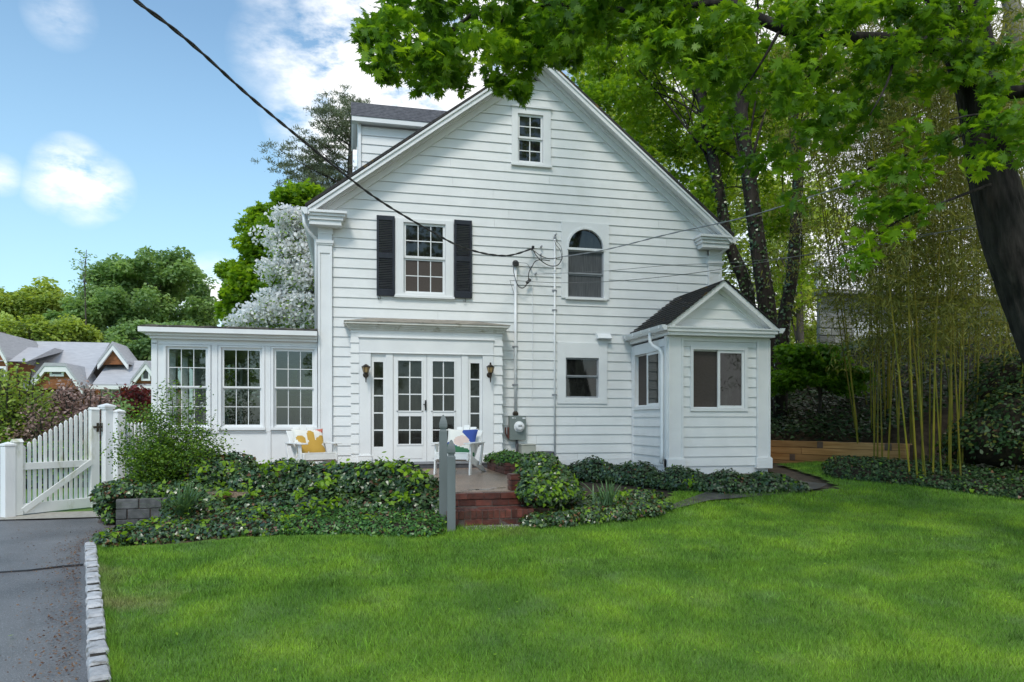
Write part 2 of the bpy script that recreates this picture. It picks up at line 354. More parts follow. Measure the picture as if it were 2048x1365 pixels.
class MB:
    """collects boxes, prisms, tubes, lathes; build() makes ONE mesh object."""
    def __init__(s): s.v = []; s.f = []; s.mi = []; s.m = 0
    def add(s, vs, fs):
        o = len(s.v); s.v += [tuple(v) for v in vs]; s.f += [tuple(i + o for i in f) for f in fs]; s.mi += [s.m] * len(fs)
        return s
    def box(s, x0, x1, y0, y1, z0, z1):
        return s.add([(x0, y0, z0), (x1, y0, z0), (x1, y1, z0), (x0, y1, z0), (x0, y0, z1), (x1, y0, z1), (x1, y1, z1), (x0, y1, z1)],
                     [(0, 3, 2, 1), (4, 5, 6, 7), (0, 1, 5, 4), (1, 2, 6, 5), (2, 3, 7, 6), (3, 0, 4, 7)])
    def hexa(s, p):      # 8 corners: bottom 4 then top 4
        return s.add(p, [(0, 3, 2, 1), (4, 5, 6, 7), (0, 1, 5, 4), (1, 2, 6, 5), (2, 3, 7, 6), (3, 0, 4, 7)])
    def prism_y(s, poly, y0, y1):   # poly in (x,z), extruded along y
        n = len(poly)
        vs = [(x, y0, z) for x, z in poly] + [(x, y1, z) for x, z in poly]
        return s.add(vs, [tuple(range(n)), tuple(range(2 * n - 1, n - 1, -1))] + [(i, i + n, (i + 1) % n + n, (i + 1) % n) for i in range(n)])
    def prism_x(s, poly, x0, x1):   # poly in (y,z)
        n = len(poly)
        vs = [(x0, y, z) for y, z in poly] + [(x1, y, z) for y, z in poly]
        return s.add(vs, [tuple(range(n)), tuple(range(2 * n - 1, n - 1, -1))] + [(i, i + n, (i + 1) % n + n, (i + 1) % n) for i in range(n)])
    def prism_z(s, poly, z0, z1):   # poly in (x,y)
        n = len(poly)
        vs = [(x, y, z0) for x, y in poly] + [(x, y, z1) for x, y in poly]
        return s.add(vs, [tuple(range(n)), tuple(range(2 * n - 1, n - 1, -1))] + [(i, i + n, (i + 1) % n + n, (i + 1) % n) for i in range(n)])
    def beam(s, a, b, wd, th, up=(0, 0, 1)):   # rectangular bar from a to b, wd across, th along 'up'
        a = Vector(a); b = Vector(b); d = (b - a).normalized(); u = Vector(up)
        sd_ = d.cross(u).normalized(); u = sd_.cross(d).normalized()
        p = []
        for c in (a, b):
            for (i, j) in ((-1, -1), (1, -1), (1, 1), (-1, 1)):
                p.append(c + sd_ * (i * wd / 2) + u * (j * th / 2))
        return s.add(p, [(0, 3, 2, 1), (4, 5, 6, 7), (0, 1, 5, 4), (1, 2, 6, 5), (2, 3, 7, 6), (3, 0, 4, 7)])
    def tube(s, pts, rad, seg=8, cap=True):
        pts = [Vector(p) for p in pts]; n = len(pts)
        rad = [rad] * n if isinstance(rad, (int, float)) else rad
        vs = []; ref = None
        for i, p in enumerate(pts):
            d = (pts[min(i + 1, n - 1)] - pts[max(i - 1, 0)])
            if d.length < 1e-9: d = Vector((0, 0, 1))
            d.normalize()
            if ref is None or abs(ref.dot(d)) > .98:
                ref = Vector((1, 0, 0)) if abs(d.x) < .8 else Vector((0, 1, 0))
            u = (ref - d * ref.dot(d)).normalized(); v = d.cross(u); ref = u
            for k in range(seg):
                a = 2 * math.pi * k / seg
                vs.append(p + (u * math.cos(a) + v * math.sin(a)) * rad[i])
        fs = [(i * seg + k, i * seg + (k + 1) % seg, (i + 1) * seg + (k + 1) % seg, (i + 1) * seg + k) for i in range(n - 1) for k in range(seg)]
        if cap: fs += [tuple(reversed(range(seg))), tuple(range((n - 1) * seg, n * seg))]
        return s.add(vs, fs)
    def lathe(s, prof, seg=12, c=(0, 0, 0), axis='z', rot=0.0):   # prof: (radius, height)
        vs = []
        for r, h in prof:
            for k in range(seg):
                a = 2 * math.pi * k / seg + rot
                p = (r * math.cos(a), r * math.sin(a), h) if axis == 'z' else (r * math.cos(a), -h, r * math.sin(a))
                vs.append((c[0] + p[0], c[1] + p[1], c[2] + p[2]))
        n = len(prof)
        fs = [(i * seg + k, i * seg + (k + 1) % seg, (i + 1) * seg + (k + 1) % seg, (i + 1) * seg + k) for i in range(n - 1) for k in range(seg)]
        fs += [tuple(reversed(range(seg))), tuple(range((n - 1) * seg, n * seg))]
        return s.add(vs, fs)
    def build(s, name, mat, parent=None, loc=None, rz=0.0, smooth=False, bevel=0.0):
        me = bpy.data.meshes.new(name); me.from_pydata(s.v, [], s.f); me.update()
        for mm in (mat if isinstance(mat, (list, tuple)) else [mat]): me.materials.append(mm)
        if isinstance(mat, (list, tuple)): me.polygons.foreach_set('material_index', s.mi)
        if smooth: me.polygons.foreach_set('use_smooth', [True] * len(me.polygons))
        o = bpy.data.objects.new(name, me); link(o, parent)
        if loc is not None: o.location = loc
        o.rotation_euler = (0, 0, rz)
        if bevel:
            b = o.modifiers.new('bevel', 'BEVEL'); b.width = bevel; b.segments = 2; b.limit_method = 'ANGLE'
        return o

class NM:
    """fast numpy triangle soup with a per-vertex tint."""
    def __init__(s): s.V = []; s.F = []; s.T = []; s.M = []; s.n = 0
    def add(s, V, F, tint=.5, mi=0):
        V = np.asarray(V, dtype=np.float32); F = np.asarray(F, dtype=np.int64)
        s.V.append(V); s.F.append(F + s.n)
        s.T.append(np.full(len(V), tint, np.float32) if np.isscalar(tint) else np.asarray(tint, np.float32))
        s.M.append(np.full(len(F), mi, np.int32)); s.n += len(V)
    def leaves(s, tv, tf, P, R, S, tint, mi=0):
        n = len(P); k = len(tv)
        if n == 0: return
        V = np.einsum('nij,kj->nki', R, tv) * S[:, None, None] + P[:, None, :]
        F = (np.asarray(tf)[None] + (np.arange(n) * k)[:, None, None]).reshape(-1, 3)
        s.add(V.reshape(-1, 3), F, np.repeat(tint, k), mi)
    def mb(s, m, tint=.4, mi=0):     # triangulate an MB into this soup
        F = []
        for f in m.f:
            for i in range(1, len(f) - 1): F.append((f[0], f[i], f[i + 1]))
        s.add(np.array(m.v), np.array(F), tint, mi)
    def build(s, name, mats, parent=None, smooth=False):
        V = np.concatenate(s.V); F = np.concatenate(s.F); T = np.concatenate(s.T); Mi = np.concatenate(s.M)
        me = bpy.data.meshes.new(name)
        me.vertices.add(len(V)); me.vertices.foreach_set('co', V.ravel())
        me.loops.add(len(F) * 3); me.loops.foreach_set('vertex_index', F.ravel().astype(np.int32))
        me.polygons.add(len(F)); me.polygons.foreach_set('loop_start', np.arange(0, len(F) * 3, 3, dtype=np.int32))
        for m in mats: me.materials.append(m)
        me.polygons.foreach_set('material_index', Mi)
        if smooth: me.polygons.foreach_set('use_smooth', np.ones(len(F), bool))
        a = me.attributes.new('tint', 'FLOAT', 'POINT'); a.data.foreach_set('value', T)
        me.update(calc_edges=True)
        o = bpy.data.objects.new(name, me); link(o, parent)
        return o

def tmpl(outline, z=None, fold=.12):
    """leaf outline (x across, y along) -> fan of triangles from the base, slightly folded."""
    o = np.array(outline, float)
    zz = -np.abs(o[:, 0]) * fold - (o[:, 1] ** 2) * .18
    v = np.column_stack([o[:, 0], o[:, 1], zz])
    return v, [(0, i, i + 1) for i in range(1, len(o) - 1)]
# maple: centre first, then lobes round
def lobed(n, pts):
    v = [(0, .42)] + pts + [pts[0]]
    return tmpl(v)
MAPLE = lobed(5, [(.03, 0), (.30, -.06), (.22, .12), (.62, .16), (.34, .30), (.66, .66), (.30, .52), (.34, .78), (.12, .58), (.22, .92), (.07, .80), (0, 1.12),
                  (-.07, .80), (-.22, .92), (-.12, .58), (-.34, .78), (-.30, .52), (-.66, .66), (-.34, .30), (-.62, .16), (-.22, .12), (-.30, -.06), (-.03, 0)])
MAPLE_S = lobed(5, [(.03, 0), (.50, .08), (.24, .32), (.58, .66), (.16, .58), (0, 1.05), (-.16, .58), (-.58, .66), (-.24, .32), (-.50, .08)])
IVYL = lobed(3, [(.05, 0), (.34, -.02), (.50, .30), (.28, .42), (.18, .72), (0, .95), (-.18, .72), (-.28, .42), (-.50, .30), (-.34, -.02)])
OVAL = tmpl([(0, 0), (.26, .28), (.24, .65), (0, 1), (-.24, .65), (-.26, .28)])
RHOMB = tmpl([(0, 0), (.34, .5), (0, 1), (-.34, .5)])
SLIM = tmpl([(0, 0), (.085, .35), (0, 1), (-.085, .35)])
BRACT = tmpl([(0, 0), (.5, .15), (.5, .6), (.1, .9), (-.4, .7), (-.5, .2)])
NEEDLE = tmpl([(0, 0), (.10, .5), (0, 1), (-.10, .5)])

def frames(normals, spin=None):
    """rotation matrices with local z = normal, random spin about it."""
    n = normals / np.linalg.norm(normals, axis=1, keepdims=True)
    a = rng.normal(size=n.shape)
    if spin is not None: a = spin
    x = np.cross(a, n); x /= (np.linalg.norm(x, axis=1, keepdims=True) + 1e-9)
    y = np.cross(n, x)
    return np.stack([x, y, n], axis=2)
def droop_frames(n, up=.9, droop=.7):
    nn = rng.normal(size=(n, 3)) * .55; nn[:, 2] += up
    y = rng.normal(size=(n, 3)); y[:, 2] = -droop * np.abs(rng.normal(size=n))
    nn /= np.linalg.norm(nn, axis=1, keepdims=True)
    y -= nn * (y * nn).sum(1, keepdims=True); y /= np.linalg.norm(y, axis=1, keepdims=True)
    x = np.cross(y, nn)
    return np.stack([x, y, nn], axis=2)

def bez(a, b, c, n):
    a, b, c = Vector(a), Vector(b), Vector(c)
    return [a * (1 - t) ** 2 + b * 2 * t * (1 - t) + c * t * t for t in [i / n for i in range(n + 1)]]

# ================================================================== THE GROUND
def sstep(a, b, x):
    t = min(max((x - a) / (b - a), 0.0), 1.0); return t * t * (3 - 2 * t)
def drive_z(y): return max(0.0, .021 * (y - 4.0)) if y < 12 else .168 + .004 * (y - 12)
def lawn_base(y):
    pts = [(-50, -.02), (4.2, 0.0), (8.9, .235), (10.2, .40), (11.6, .555), (13.2, .61), (60, .62)]
    for (a, za), (b, zb) in zip(pts, pts[1:]):
        if y <= b: return za + (zb - za) * (y - a) / (b - a)
    return .62
def cob_x(y): return -1.36 + (y - 4.57) * (-1.39 / 4.37)
def ground_z(x, y):
    """the lawn falls to the drive on the left and climbs into a wooded bank on the right."""
    d, l = drive_z(y), lawn_base(y)
    cx = cob_x(min(y, 9.0))
    wgt = sstep(cx, cx + 2.2, x)
    z = d * (1 - wgt) + l * wgt
    # bank behind the timber wall
    if y > 13.0 and x > 8.0:
        bx = sstep(8.4, 9.4, x)
        wy = timber_y(x)
        up = max(0.0, y - wy)
        if up > 0: z += bx * (.46 * sstep(0, .5, up) + min(up, 14.0) * .155)
    if x > 9.5 and y > 10:
        z += sstep(11.5, 22, x) * 1.6 * sstep(10, 14, y)
    return z
def timber_y(x):
    # line of the timber wall: from behind the bay, coming nearer to the right
    a, b = Vector((9.35, 16.9)), Vector((11.35, 12.75))
    t = (x - a.x) / (b.x - a.x)
    return a.y + (b.y - a.y) * min(max(t, -.6), 1.9)

def grid_sheet(name, xs, ys, zf, mat, keep=None, smooth=True):
    vs, fs, idx = [], [], {}
    for j, y in enumerate(ys):
        for i, x in enumerate(xs):
            vs.append((x, y, zf(x, y)))
    nx = len(xs)
    for j in range(len(ys) - 1):
        for i in range(nx - 1):
            if keep is None or keep((xs[i] + xs[i + 1]) / 2, (ys[j] + ys[j + 1]) / 2):
                fs.append((j * nx + i, j * nx + i + 1, (j + 1) * nx + i + 1, (j + 1) * nx + i))
    me = bpy.data.meshes.new(name); me.from_pydata(vs, [], fs); me.update(); me.materials.append(mat)
    if smooth: me.polygons.foreach_set('use_smooth', [True] * len(me.polygons))
    o = bpy.data.objects.new(name, me); link(o); o['kind'] = 'structure'
    return o
def axis(lo, hi, fine_lo, fine_hi, step):
    a = [fine_lo + i * step for i in range(int((fine_hi - fine_lo) / step) + 1)]
    left, right = [], []
    d, x = step, fine_lo
    while x > lo: d *= 1.35; x -= d; left.append(x)
    d, x = step, a[-1]
    while x < hi: d *= 1.35; x += d; right.append(x)
    return left[::-1] + a + right
gx, gy = axis(-260, 260, -9, 22, .35), axis(-60, 400, 2, 32, .35)
def far_z(x, y):
    z = ground_z(x, y) - .05
    if -3.9 < x < 8.4 and 9.5 < y < 26: z = min(z, .5)
    return z
grid_sheet('ground', gx, gy, far_z, M_SOIL)

# lawn, drive
LAWN_EDGE = []   # far boundary of the mown grass, from left to right, in (x, y)
for px, py, z in ((196, 1100, .10), (420, 1090, .14), (640, 1085, .17), (860, 1066, .22), (905, 1052, .25), (1060, 1050, .26), (1150, 1042, .28), (1250, 1034, .31), (1330, 1012, .37), (1352, 985, .42), (1420, 979, .47), (1600, 974, .50), (1690, 962, .55)):
    p = az_(px, py, z); LAWN_EDGE.append((p.x, p.y))
LAWN_EDGE += [(8.9, 13.6), (10.2, 13.9), (10.6, 12.9), (11.2, 11.9), (12.4, 11.3), (16.0, 10.8)]
def lawn_far(x):
    for (a, ya), (b, yb) in zip(LAWN_EDGE, LAWN_EDGE[1:]):
        if a <= x <= b: return ya + (yb - ya) * (x - a) / (b - a + 1e-9)
    return 10.8 if x > 16 else 0
def on_lawn(x, y):
    return x > cob_x(y) + .06 and y < lawn_far(x) and x < 16
lx = [-3.2 + .1 * i for i in range(192)]
ly = [1.0 + .1 * i for i in range(135)]
def lawn_z(x, y): return ground_z(x, y) + .004 + .012 * math.sin(x * 2.1 + y) * math.sin(y * 1.7)
lv_, lf_ = [], []
NLX = 150
for y in ly:
    xa = cob_x(y) + .05
    for i in range(NLX): x = xa + (16 - xa) * (i / (NLX - 1)) ** 1.15; lv_.append((x, y, lawn_z(x, y)))
for j in range(len(ly) - 1):
    for i in range(NLX - 1):
        q = (j * NLX + i, j * NLX + i + 1, (j + 1) * NLX + i + 1, (j + 1) * NLX + i)
        cx_, cy_ = sum(lv_[k][0] for k in q) / 4, sum(lv_[k][1] for k in q) / 4
        if cy_ < lawn_far(max(cx_, -2.6)) + .12: lf_.append(q)
me = bpy.data.meshes.new('lawn'); me.from_pydata(lv_, [], lf_); me.update(); me.materials.append(M_LAWN)
me.polygons.foreach_set('use_smooth', [True] * len(lf_))
link(bpy.data.objects.new('lawn', me))['kind'] = 'structure'
dvx = [-16 + .5 * i for i in range(26)] + [-3.0 + .0 * 0]
me_v = []; me_f = []
ys_ = [-4 + .5 * i for i in range(31)] + [11.38]
for j, y in enumerate(ys_):
    xr = cob_x(min(y, 8.9)) - .06 if y < 9.0 else (-2.6 if y < 10.3 else -2.95)
    for i in range(13):
        x = -16 + (xr + 16) * i / 12
        me_v.append((x, y, drive_z(y) + .006 + .02 * math.sin(x * 1.3) * math.sin(y * .9) * (i < 12)))
for j in range(len(ys_) - 1):
    for i in range(12): me_f.append((j * 13 + i, j * 13 + i + 1, (j + 1) * 13 + i + 1, (j + 1) * 13 + i))
me = bpy.data.meshes.new('driveway'); me.from_pydata(me_v, [], me_f); me.update(); me.materials.append(M_ASPHALT)
link(bpy.data.objects.new('driveway', me))['kind'] = 'structure'
# dark seam across the drive
M_SEAM = ramp_mat('tar_seam', (.018, .018, .02), (.035, .035, .04), .5, 9, bump=.2)
sm = MB(); pts = []
for px, py in ((0, 1151), (60, 1147), (110, 1141), (166, 1136)):
    p = az_(px, py, .07); pts.append(p)
pts = [pts[0] + (pts[0] - pts[1]) * 4] + pts
for a, b in zip(pts, pts[1:]):
    za, zb = drive_z(a.y) + .026, drive_z(b.y) + .026
    sm.hexa([(a.x, a.y - .012, za - .03), (b.x, b.y - .012, zb - .03), (b.x, b.y + .012, zb - .03), (a.x, a.y + .012, za - .03),
             (a.x, a.y - .012, za), (b.x, b.y - .012, zb), (b.x, b.y + .012, zb), (a.x, a.y + .012, za)])
sm.build('driveway_seam', M_SEAM)['kind'] = 'structure'

# paved path beside the bay, gravel strip at the foot of the steps
M_PATH = ramp_mat('old_path', (.055, .052, .045), (.12, .11, .10), .6, 5, bump=.5, bscale=60, c3=(.07, .06, .04), c3scale=3, c3amt=(.5, .65))
pts = [az_(px, py, .52) for px, py in ((1335, 986), (1420, 972), (1540, 964), (1600, 961), (1655, 963), (1640, 967), (1590, 972), (1420, 980), (1350, 988))]
pb = MB(); pb.add([(p.x, p.y, ground_z(p.x, p.y) + .03) for p in pts], [tuple(range(len(pts)))])
pb.build('path', M_PATH)['kind'] = 'structure'

# ================================================================== THE HOUSE
YF = 14.5
HX0, HX1 = -.47, 8.07
house = thing('white_house', 'white clapboard house with steep gable, black shutters and gabled bay on its right', 'house', (3.8, YF, .6))
HO = Vector((3.8, YF, .6))
def hb(mb, name, mat, **k):      # a part of the house, its coordinates given in the world
    mb.v = [(x - HO.x, y - HO.y, z - HO.z) for x, y, z in mb.v]
    return mb.build(name, mat, house, **k)
APX, APZ = 3.86, 8.94
LEX, LEZ, REX, REZ = -.66, 5.56, 8.15, 5.50
SL = (APZ - LEZ) / (APX - LEX); SR = (APZ - REZ) / (REX - APX)
def gable_x(z):                 # outer roof line at height z
    return LEX + (z - LEZ) / SL, REX - (z - REZ) / SR

# core walls and roof
c = MB()
c.prism_y([(HX0 + .01, .3), (HX1 - .01, .3), (HX1 - .01, 5.45), (APX, APZ - .30), (HX0 + .01, 5.45)], YF + .10, YF + 9.5)
hb(c, 'wall', M_WHITE)
r = MB()
RO = YF - .38
th = .05
r.prism_y([(LEX - .03, LEZ), (APX, APZ), (APX, APZ + th), (LEX - .05, LEZ + th)], RO, YF + 9.9)
r.prism_y([(APX, APZ), (REX + .03, REZ), (REX + .05, REZ + th), (APX, APZ + th)], RO, YF + 9.9)
hb(r, 'roof', M_SHINGLE)
f = MB()    # rake fascia, soffit and frieze on both slopes
def rake(mb, side, d0, d1, y0, y1):
    ex, ez = (LEX, LEZ) if side < 0 else (REX, REZ)
    mb.prism_y([(ex, ez - d1), (APX, APZ - d1), (APX, APZ - d0), (ex, ez - d0)], y0, y1)
for s_ in (-1, 1):
    f = MB()
    rake(f, s_, .004, .150, RO + .02, RO + .055)
    rake(f, s_, .004, .055, RO - .005, RO + .018)
    hb(f, 'rake_board', M_TRIM, bevel=.004)
    f = MB()
    rake(f, s_, .06, .085, RO + .058, YF - .03)
    hb(f, 'rake_soffit', M_TRIM)
    f = MB()
    rake(f, s_, .088, .30, YF - .065, YF + .06)
    rake(f, s_, .088, .16, YF - .12, YF - .067)
    hb(f, 'frieze_board', M_TRIM, bevel=.004)

# ---- clapboards
CH = .1925
def clap_course(z0, z1, zl0, zl1, xa, xb, xc, xd, depth=.024, core=.09, y=0.0):
    """one board piece: z0..z1 of a course that runs zl0..zl1; xa..xb at its foot, xc..xd at its head"""
    m = MB()
    def yo(z): return y - depth + (depth - .005) * (z - zl0) / (zl1 - zl0)
    m.hexa([(xa, yo(z0), z0), (xb, yo(z0), z0), (xb, y + core, z0), (xa, y + core, z0),
            (xc, yo(z1), z1), (xd, yo(z1), z1), (xd, y + core, z1), (xc, y + core, z1)])
    return m
def clap_field(x0, x1, zlo, zhi, holes, xform, phase, clip=None, name='clapboard', joints=True):
    """boards between x0..x1 and zlo..zhi; holes are (x0,x1,z0,z1); xform maps a local MB to its place"""
    k = math.floor((zlo - phase) / CH)
    while phase + k * CH < zhi:
        zl0 = phase + k * CH; zl1 = zl0 + CH; k += 1
        wob = random.uniform(-.004, .004)
        zl0 += wob * .5; zl1 += wob * .3
        a, b = max(zl0, zlo), min(zl1, zhi) - .002
        if b - a < .01: continue
        hs = sorted(h for h in holes if h[2] < b - .004 and h[3] > a + .004)
        cuts = [x0] + [v for h in hs for v in (h[0], h[1])] + [x1]
        # solid spans
        for i in range(0, len(cuts), 2):
            xa, xb = max(cuts[i], x0), min(cuts[i + 1], x1)
            if xb - xa < .02: continue
            la, lb, ua, ub = xa, xb, xa, xb
            if clip:
                cl, cr_ = clip(a); dl, dr = clip(b)
                la, lb, ua, ub = max(xa, cl), min(xb, cr_), max(xa, dl), min(xb, dr)
                if lb - la < .03 or ub - ua < .01: continue
            if joints and lb - la > 2.2 and random.random() < .5:
                xs = random.uniform(la + .7, lb - .7)
                if ua + .1 < xs < ub - .1:
                    xform(clap_course(a, b, zl0, zl1, la, xs - .0015, ua, xs - .0015), name)
                    e_ = random.uniform(-.003, .003)
                    xform(clap_course(a + abs(e_), b, zl0 + abs(e_), zl1, xs + .0015, lb, xs + .0015, ub), name); continue
            xform(clap_course(a, b, zl0, zl1, la, lb, ua, ub), name)
        for h in hs:      # slivers above and below a hole within the course
            xa, xb = max(h[0], x0), min(h[1], x1)
            for (u, v) in ((a, h[2]), (h[3], b)):
                if v - u > .012:
                    la, lb = xa + .0005, xb - .0005
                    if clip:
                        cl, cr_ = clip(v); la, lb = max(la, cl), min(lb, cr_)
                    if lb - la > .03: xform(clap_course(u, v, zl0, zl1, la, lb, la, lb), name)
def front(Y):
    def f(m, name):
        m.v = [(x, y_ + Y, z) for x, y_, z in m.v]
        hb(m, name, M_WHITE)
    return f

def rect(px0, py0, px1, py1, Y):   # a rectangle seen at these corners, squared up on the plane y = Y
    a, b, c_, d = at(px0, py0, Y), at(px1, py1, Y), at(px0, py1, Y), at(px1, py0, Y)
    return (a.x, b.x, (c_.z + b.z) / 2, (a.z + d.z) / 2)      # x0, x1, z0, z1

def R4(a, b, Y):     # four measured points: left (x, top, bottom), right (x, top, bottom)
    x0, x1 = at(a[0], a[1], Y).x, at(b[0], b[1], Y).x
    z1 = (at(a[0], a[1], Y).z + at(b[0], b[1], Y).z) / 2
    z0 = (at(a[0], a[2], Y).z + at(b[0], b[2], Y).z) / 2
    return (x0, x1, z0, z1)
W_ATT = R4((1035, 228, 325), (1085.5, 233, 327), YF); C_ATT = R4((1022.7, 212, 332), (1100.8, 219, 338), YF)
W_2ND = R4((806.8, 444, 586), (890.6, 452, 590), YF); C_2ND = R4((790, 437, 595.5), (906.6, 444, 600), YF)
W_ARC = R4((1132, 456, 596), (1209, 459, 597), YF); C_ARC = R4((1121.7, 445, 597), (1217, 449, 600), YF)
W_LOW = R4((1130.5, 715, 795), (1196.6, 718, 797), YF); C_LOW = R4((1113.7, 685, 807), (1213.4, 687, 809), YF)
S_L = R4((753, 432, 592), (789, 435, 594), YF); S_R = R4((907.7, 441, 597), (942.7, 444, 598), YF)
PH = .666
PIL_L = (at(636, 600, YF).x, at(664.5, 600, YF).x)
PIL_R = (at(1414.5, 500, YF).x, HX1)
# door projection
YD = 14.17
DX0, DX1 = at(702.5, 800, YD).x, at(1003.5, 800, YD).x
DTOP = (at(703, 660, YD).z + at(1003, 667, YD).z) / 2
BX0, BX1, YB = 6.0, 8.16, 12.78
BAYZ = 3.12
holes = [C_ATT, C_2ND, C_ARC, C_LOW, (DX0, DX1, 0, DTOP + .02), (BX0, BX1, 0, BAYZ + .1)]
def gclip(z):
    a, b = gable_x(z + .22)
    return (max(a, HX0), min(b, HX1))
clap_field(PIL_L[1] + .003, PIL_R[0] - .003, .72, 5.46, holes, front(YF), PH, clip=lambda z: (PIL_L[1] + .003, PIL_R[0] - .003) if z < 5.1 else (max(PIL_L[1] + .003, gclip(z)[0]), min(PIL_R[0] - .003, gclip(z)[1])))
clap_field(HX0, HX1, 5.4585, 8.9, holes, front(YF), PH, clip=gclip)
# left wall strip and water table
m = MB(); m.box(HX0 + .02, HX1 - .02, YF - .028, YF + .09, .60, .718); hb(m, 'water_table', M_TRIM)
m = MB(); m.box(HX0 + .05, HX1 - .05, YF + .0, YF + .09, .3, .598); hb(m, 'foundation', M_FOUND)

# ---- windows
def glass_panes(par, x0, x1, z0, z1, cols, rows, y, mat, bar=.018, off=(0, 0, 0)):
    w_, h_ = (x1 - x0 - bar * (cols - 1)) / cols, (z1 - z0 - bar * (rows - 1)) / rows
    for i in range(cols):
        for j in range(rows):
            g = MB(); a = x0 + i * (w_ + bar); b = z0 + j * (h_ + bar)
            g.box(a - .002, a + w_ + .002, y + .004, y + .010, b - .002, b + h_ + .002)
            g.v = [(x - off[0], yy - off[1], z - off[2]) for x, yy, z in g.v]
            o = g.build('pane', mat, par)
def sash_mb(m, x0, x1, z0, z1, fr, cols, rows, y0, y1, bar=.018, frb=None):
    frb = frb or fr
    m.box(x0, x0 + fr, y0, y1, z0, z1); m.box(x1 - fr, x1, y0, y1, z0, z1)
    m.box(x0 + fr, x1 - fr, y0, y1, z0, z0 + frb); m.box(x0 + fr, x1 - fr, y0, y1, z1 - fr, z1)
    gx0, gx1, gz0, gz1 = x0 + fr, x1 - fr, z0 + frb, z1 - fr
    w_, h_ = (gx1 - gx0 - bar * (cols - 1)) / cols, (gz1 - gz0 - bar * (rows - 1)) / rows
    for i in range(1, cols): a = gx0 + i * (w_ + bar) - bar; m.box(a, a + bar, y0 + .004, y1 - .004, gz0, gz1)
    for j in range(1, rows): b = gz0 + j * (h_ + bar) - bar; m.box(gx0, gx1, y0 + .006, y1 - .006, b, b + bar)
    return gx0, gx1, gz0, gz1
def casing_mb(m, O, C, yf=-.045, yb=.09, sill=0.0, head=True):
    x0, x1, z0, z1 = O; a0, a1, b0, b1 = C
    m.box(a0, x0, yf, yb, b0, b1); m.box(x1, a1, yf, yb, b0, b1)
    m.box(x0, x1, yf + .002, yb, z1, b1); m.box(x0, x1, yf + .002, yb, b0, z0)
    if sill:
        m.box(a0 - .02, a1 + .02, yf - .03, yf - .001, b0 - .0, b0 + .045)
def local(mb, o): mb.v = [(x - o[0], y - o[1], z - o[2]) for x, y, z in mb.v]; return mb

def window(O, C, Y, cols, rows, fr=.04, glass=M_GLASS, low_glass=None, frame=M_TRIM, sill=True, rz=0.0, org=None, label=None, sash=M_TRIM, split=.5, single=None):
    """double hung window; coordinates run along the wall, y is measured outwards-negative from it"""
    org = org or Vector((0, Y, 0))
    m = MB(); casing_mb(m, O, C, sill=sill)
    wob = m.build('window', frame, house, loc=org - HO, rz=rz, bevel=.003)
    if label: wob['label'] = label
    x0, x1, z0, z1 = O; zm = z0 + (z1 - z0) * split
    for (a, b, ya, yb, gl) in ((zm, z1, .0, .028, glass), (z0, zm + .012, .030, .058, low_glass or glass)):
        s = MB(); g = sash_mb(s, x0 + .004, x1 - .004, a + .001, b - .002, fr, cols, rows, ya, yb)
        s.build('sash', sash, wob)
        glass_panes(wob, *g, cols, rows, ya + .008, gl)
    return wob
window(W_ATT, C_ATT, YF, 2, 2, label='small attic window under the gable peak')
window(W_2ND, C_2ND, YF, 3, 2, fr=.045, low_glass=M_BLIND, label='second floor window between black shutters')
window(W_LOW, C_LOW, YF, 1, 1, fr=.03, sill=False, sash=M_SASHG, split=.53, label='small plain lower window with grey sash')
# attic head cap
m = MB(); m.box(C_ATT[0] - .02, C_ATT[1] + .02, YF - .075, YF - .046, C_ATT[3] - .03, C_ATT[3] + .01); hb(m, 'head_cap', M_TRIM)

# arched window: surround board with an arched hole
x0, x1, z0, z1 = W_ARC; a0, a1, b0, b1 = C_ARC
xc_, rr = (x0 + x1) / 2, (x1 - x0) / 2
zs = at(1170, 498, YF).z
topz = at(1168, 456, YF).z
ry = topz - zs
m = MB()
m.box(a0, x0, -.045, .09, b0, b1); m.box(x1, a1, -.045, .09, b0, b1); m.box(x0, x1, -.043, .09, b0, z0)
nA = 20
arc = [(xc_ - rr * math.cos(math.pi * i / nA), zs + ry * math.sin(math.pi * i / nA)) for i in range(nA + 1)]
for (p, q) in zip(arc, arc[1:]):
    m.prism_y([p, q, (q[0], b1), (p[0], b1)], -.043, .09)
aw = m.build('window', M_TRIM, house, loc=Vector((0, YF, 0)) - HO); aw['label'] = 'round topped window with a square surround board'
m = MB()
ra = .045
for (p, q, u, v) in zip(arc, arc[1:], [(xc_ - (rr - ra) * math.cos(math.pi * i / nA), zs + (ry - ra) * math.sin(math.pi * i / nA)) for i in range(nA)], [(xc_ - (rr - ra) * math.cos(math.pi * i / nA), zs + (ry - ra) * math.sin(math.pi * i / nA)) for i in range(1, nA + 1)]):
    m.prism_y([p, u, v, q], -.06, .03)
m.box(x0, x1, -.06, .03, zs - .05, zs)
m.box(x0, x0 + .03, -.05, .03, z0, zs - .05); m.box(x1 - .03, x1, -.05, .03, z0, zs - .05)
m.box(x0 - .03, x1 + .03, -.085, -.047, z0 - .05, z0)
m.build('arch_frame', M_TRIM, aw, bevel=.003)
g = MB()
inner = [(xc_ - (rr - ra) * math.cos(math.pi * i / nA), zs + (ry - ra) * math.sin(math.pi * i / nA)) for i in range(nA + 1)]
g.prism_y(inner, .01, .02); g.build('pane', M_GLASS, aw)
zm = at(1170, 549, YF).z
m = MB(); sash_mb(m, x0 + .031, x1 - .031, zm, zs - .051, .028, 1, 1, .0, .025); sash_mb(m, x0 + .031, x1 - .031, z0 + .001, zm + .004, .034, 1, 1, .027, .05)
m.build('sash', M_SASHG, aw)
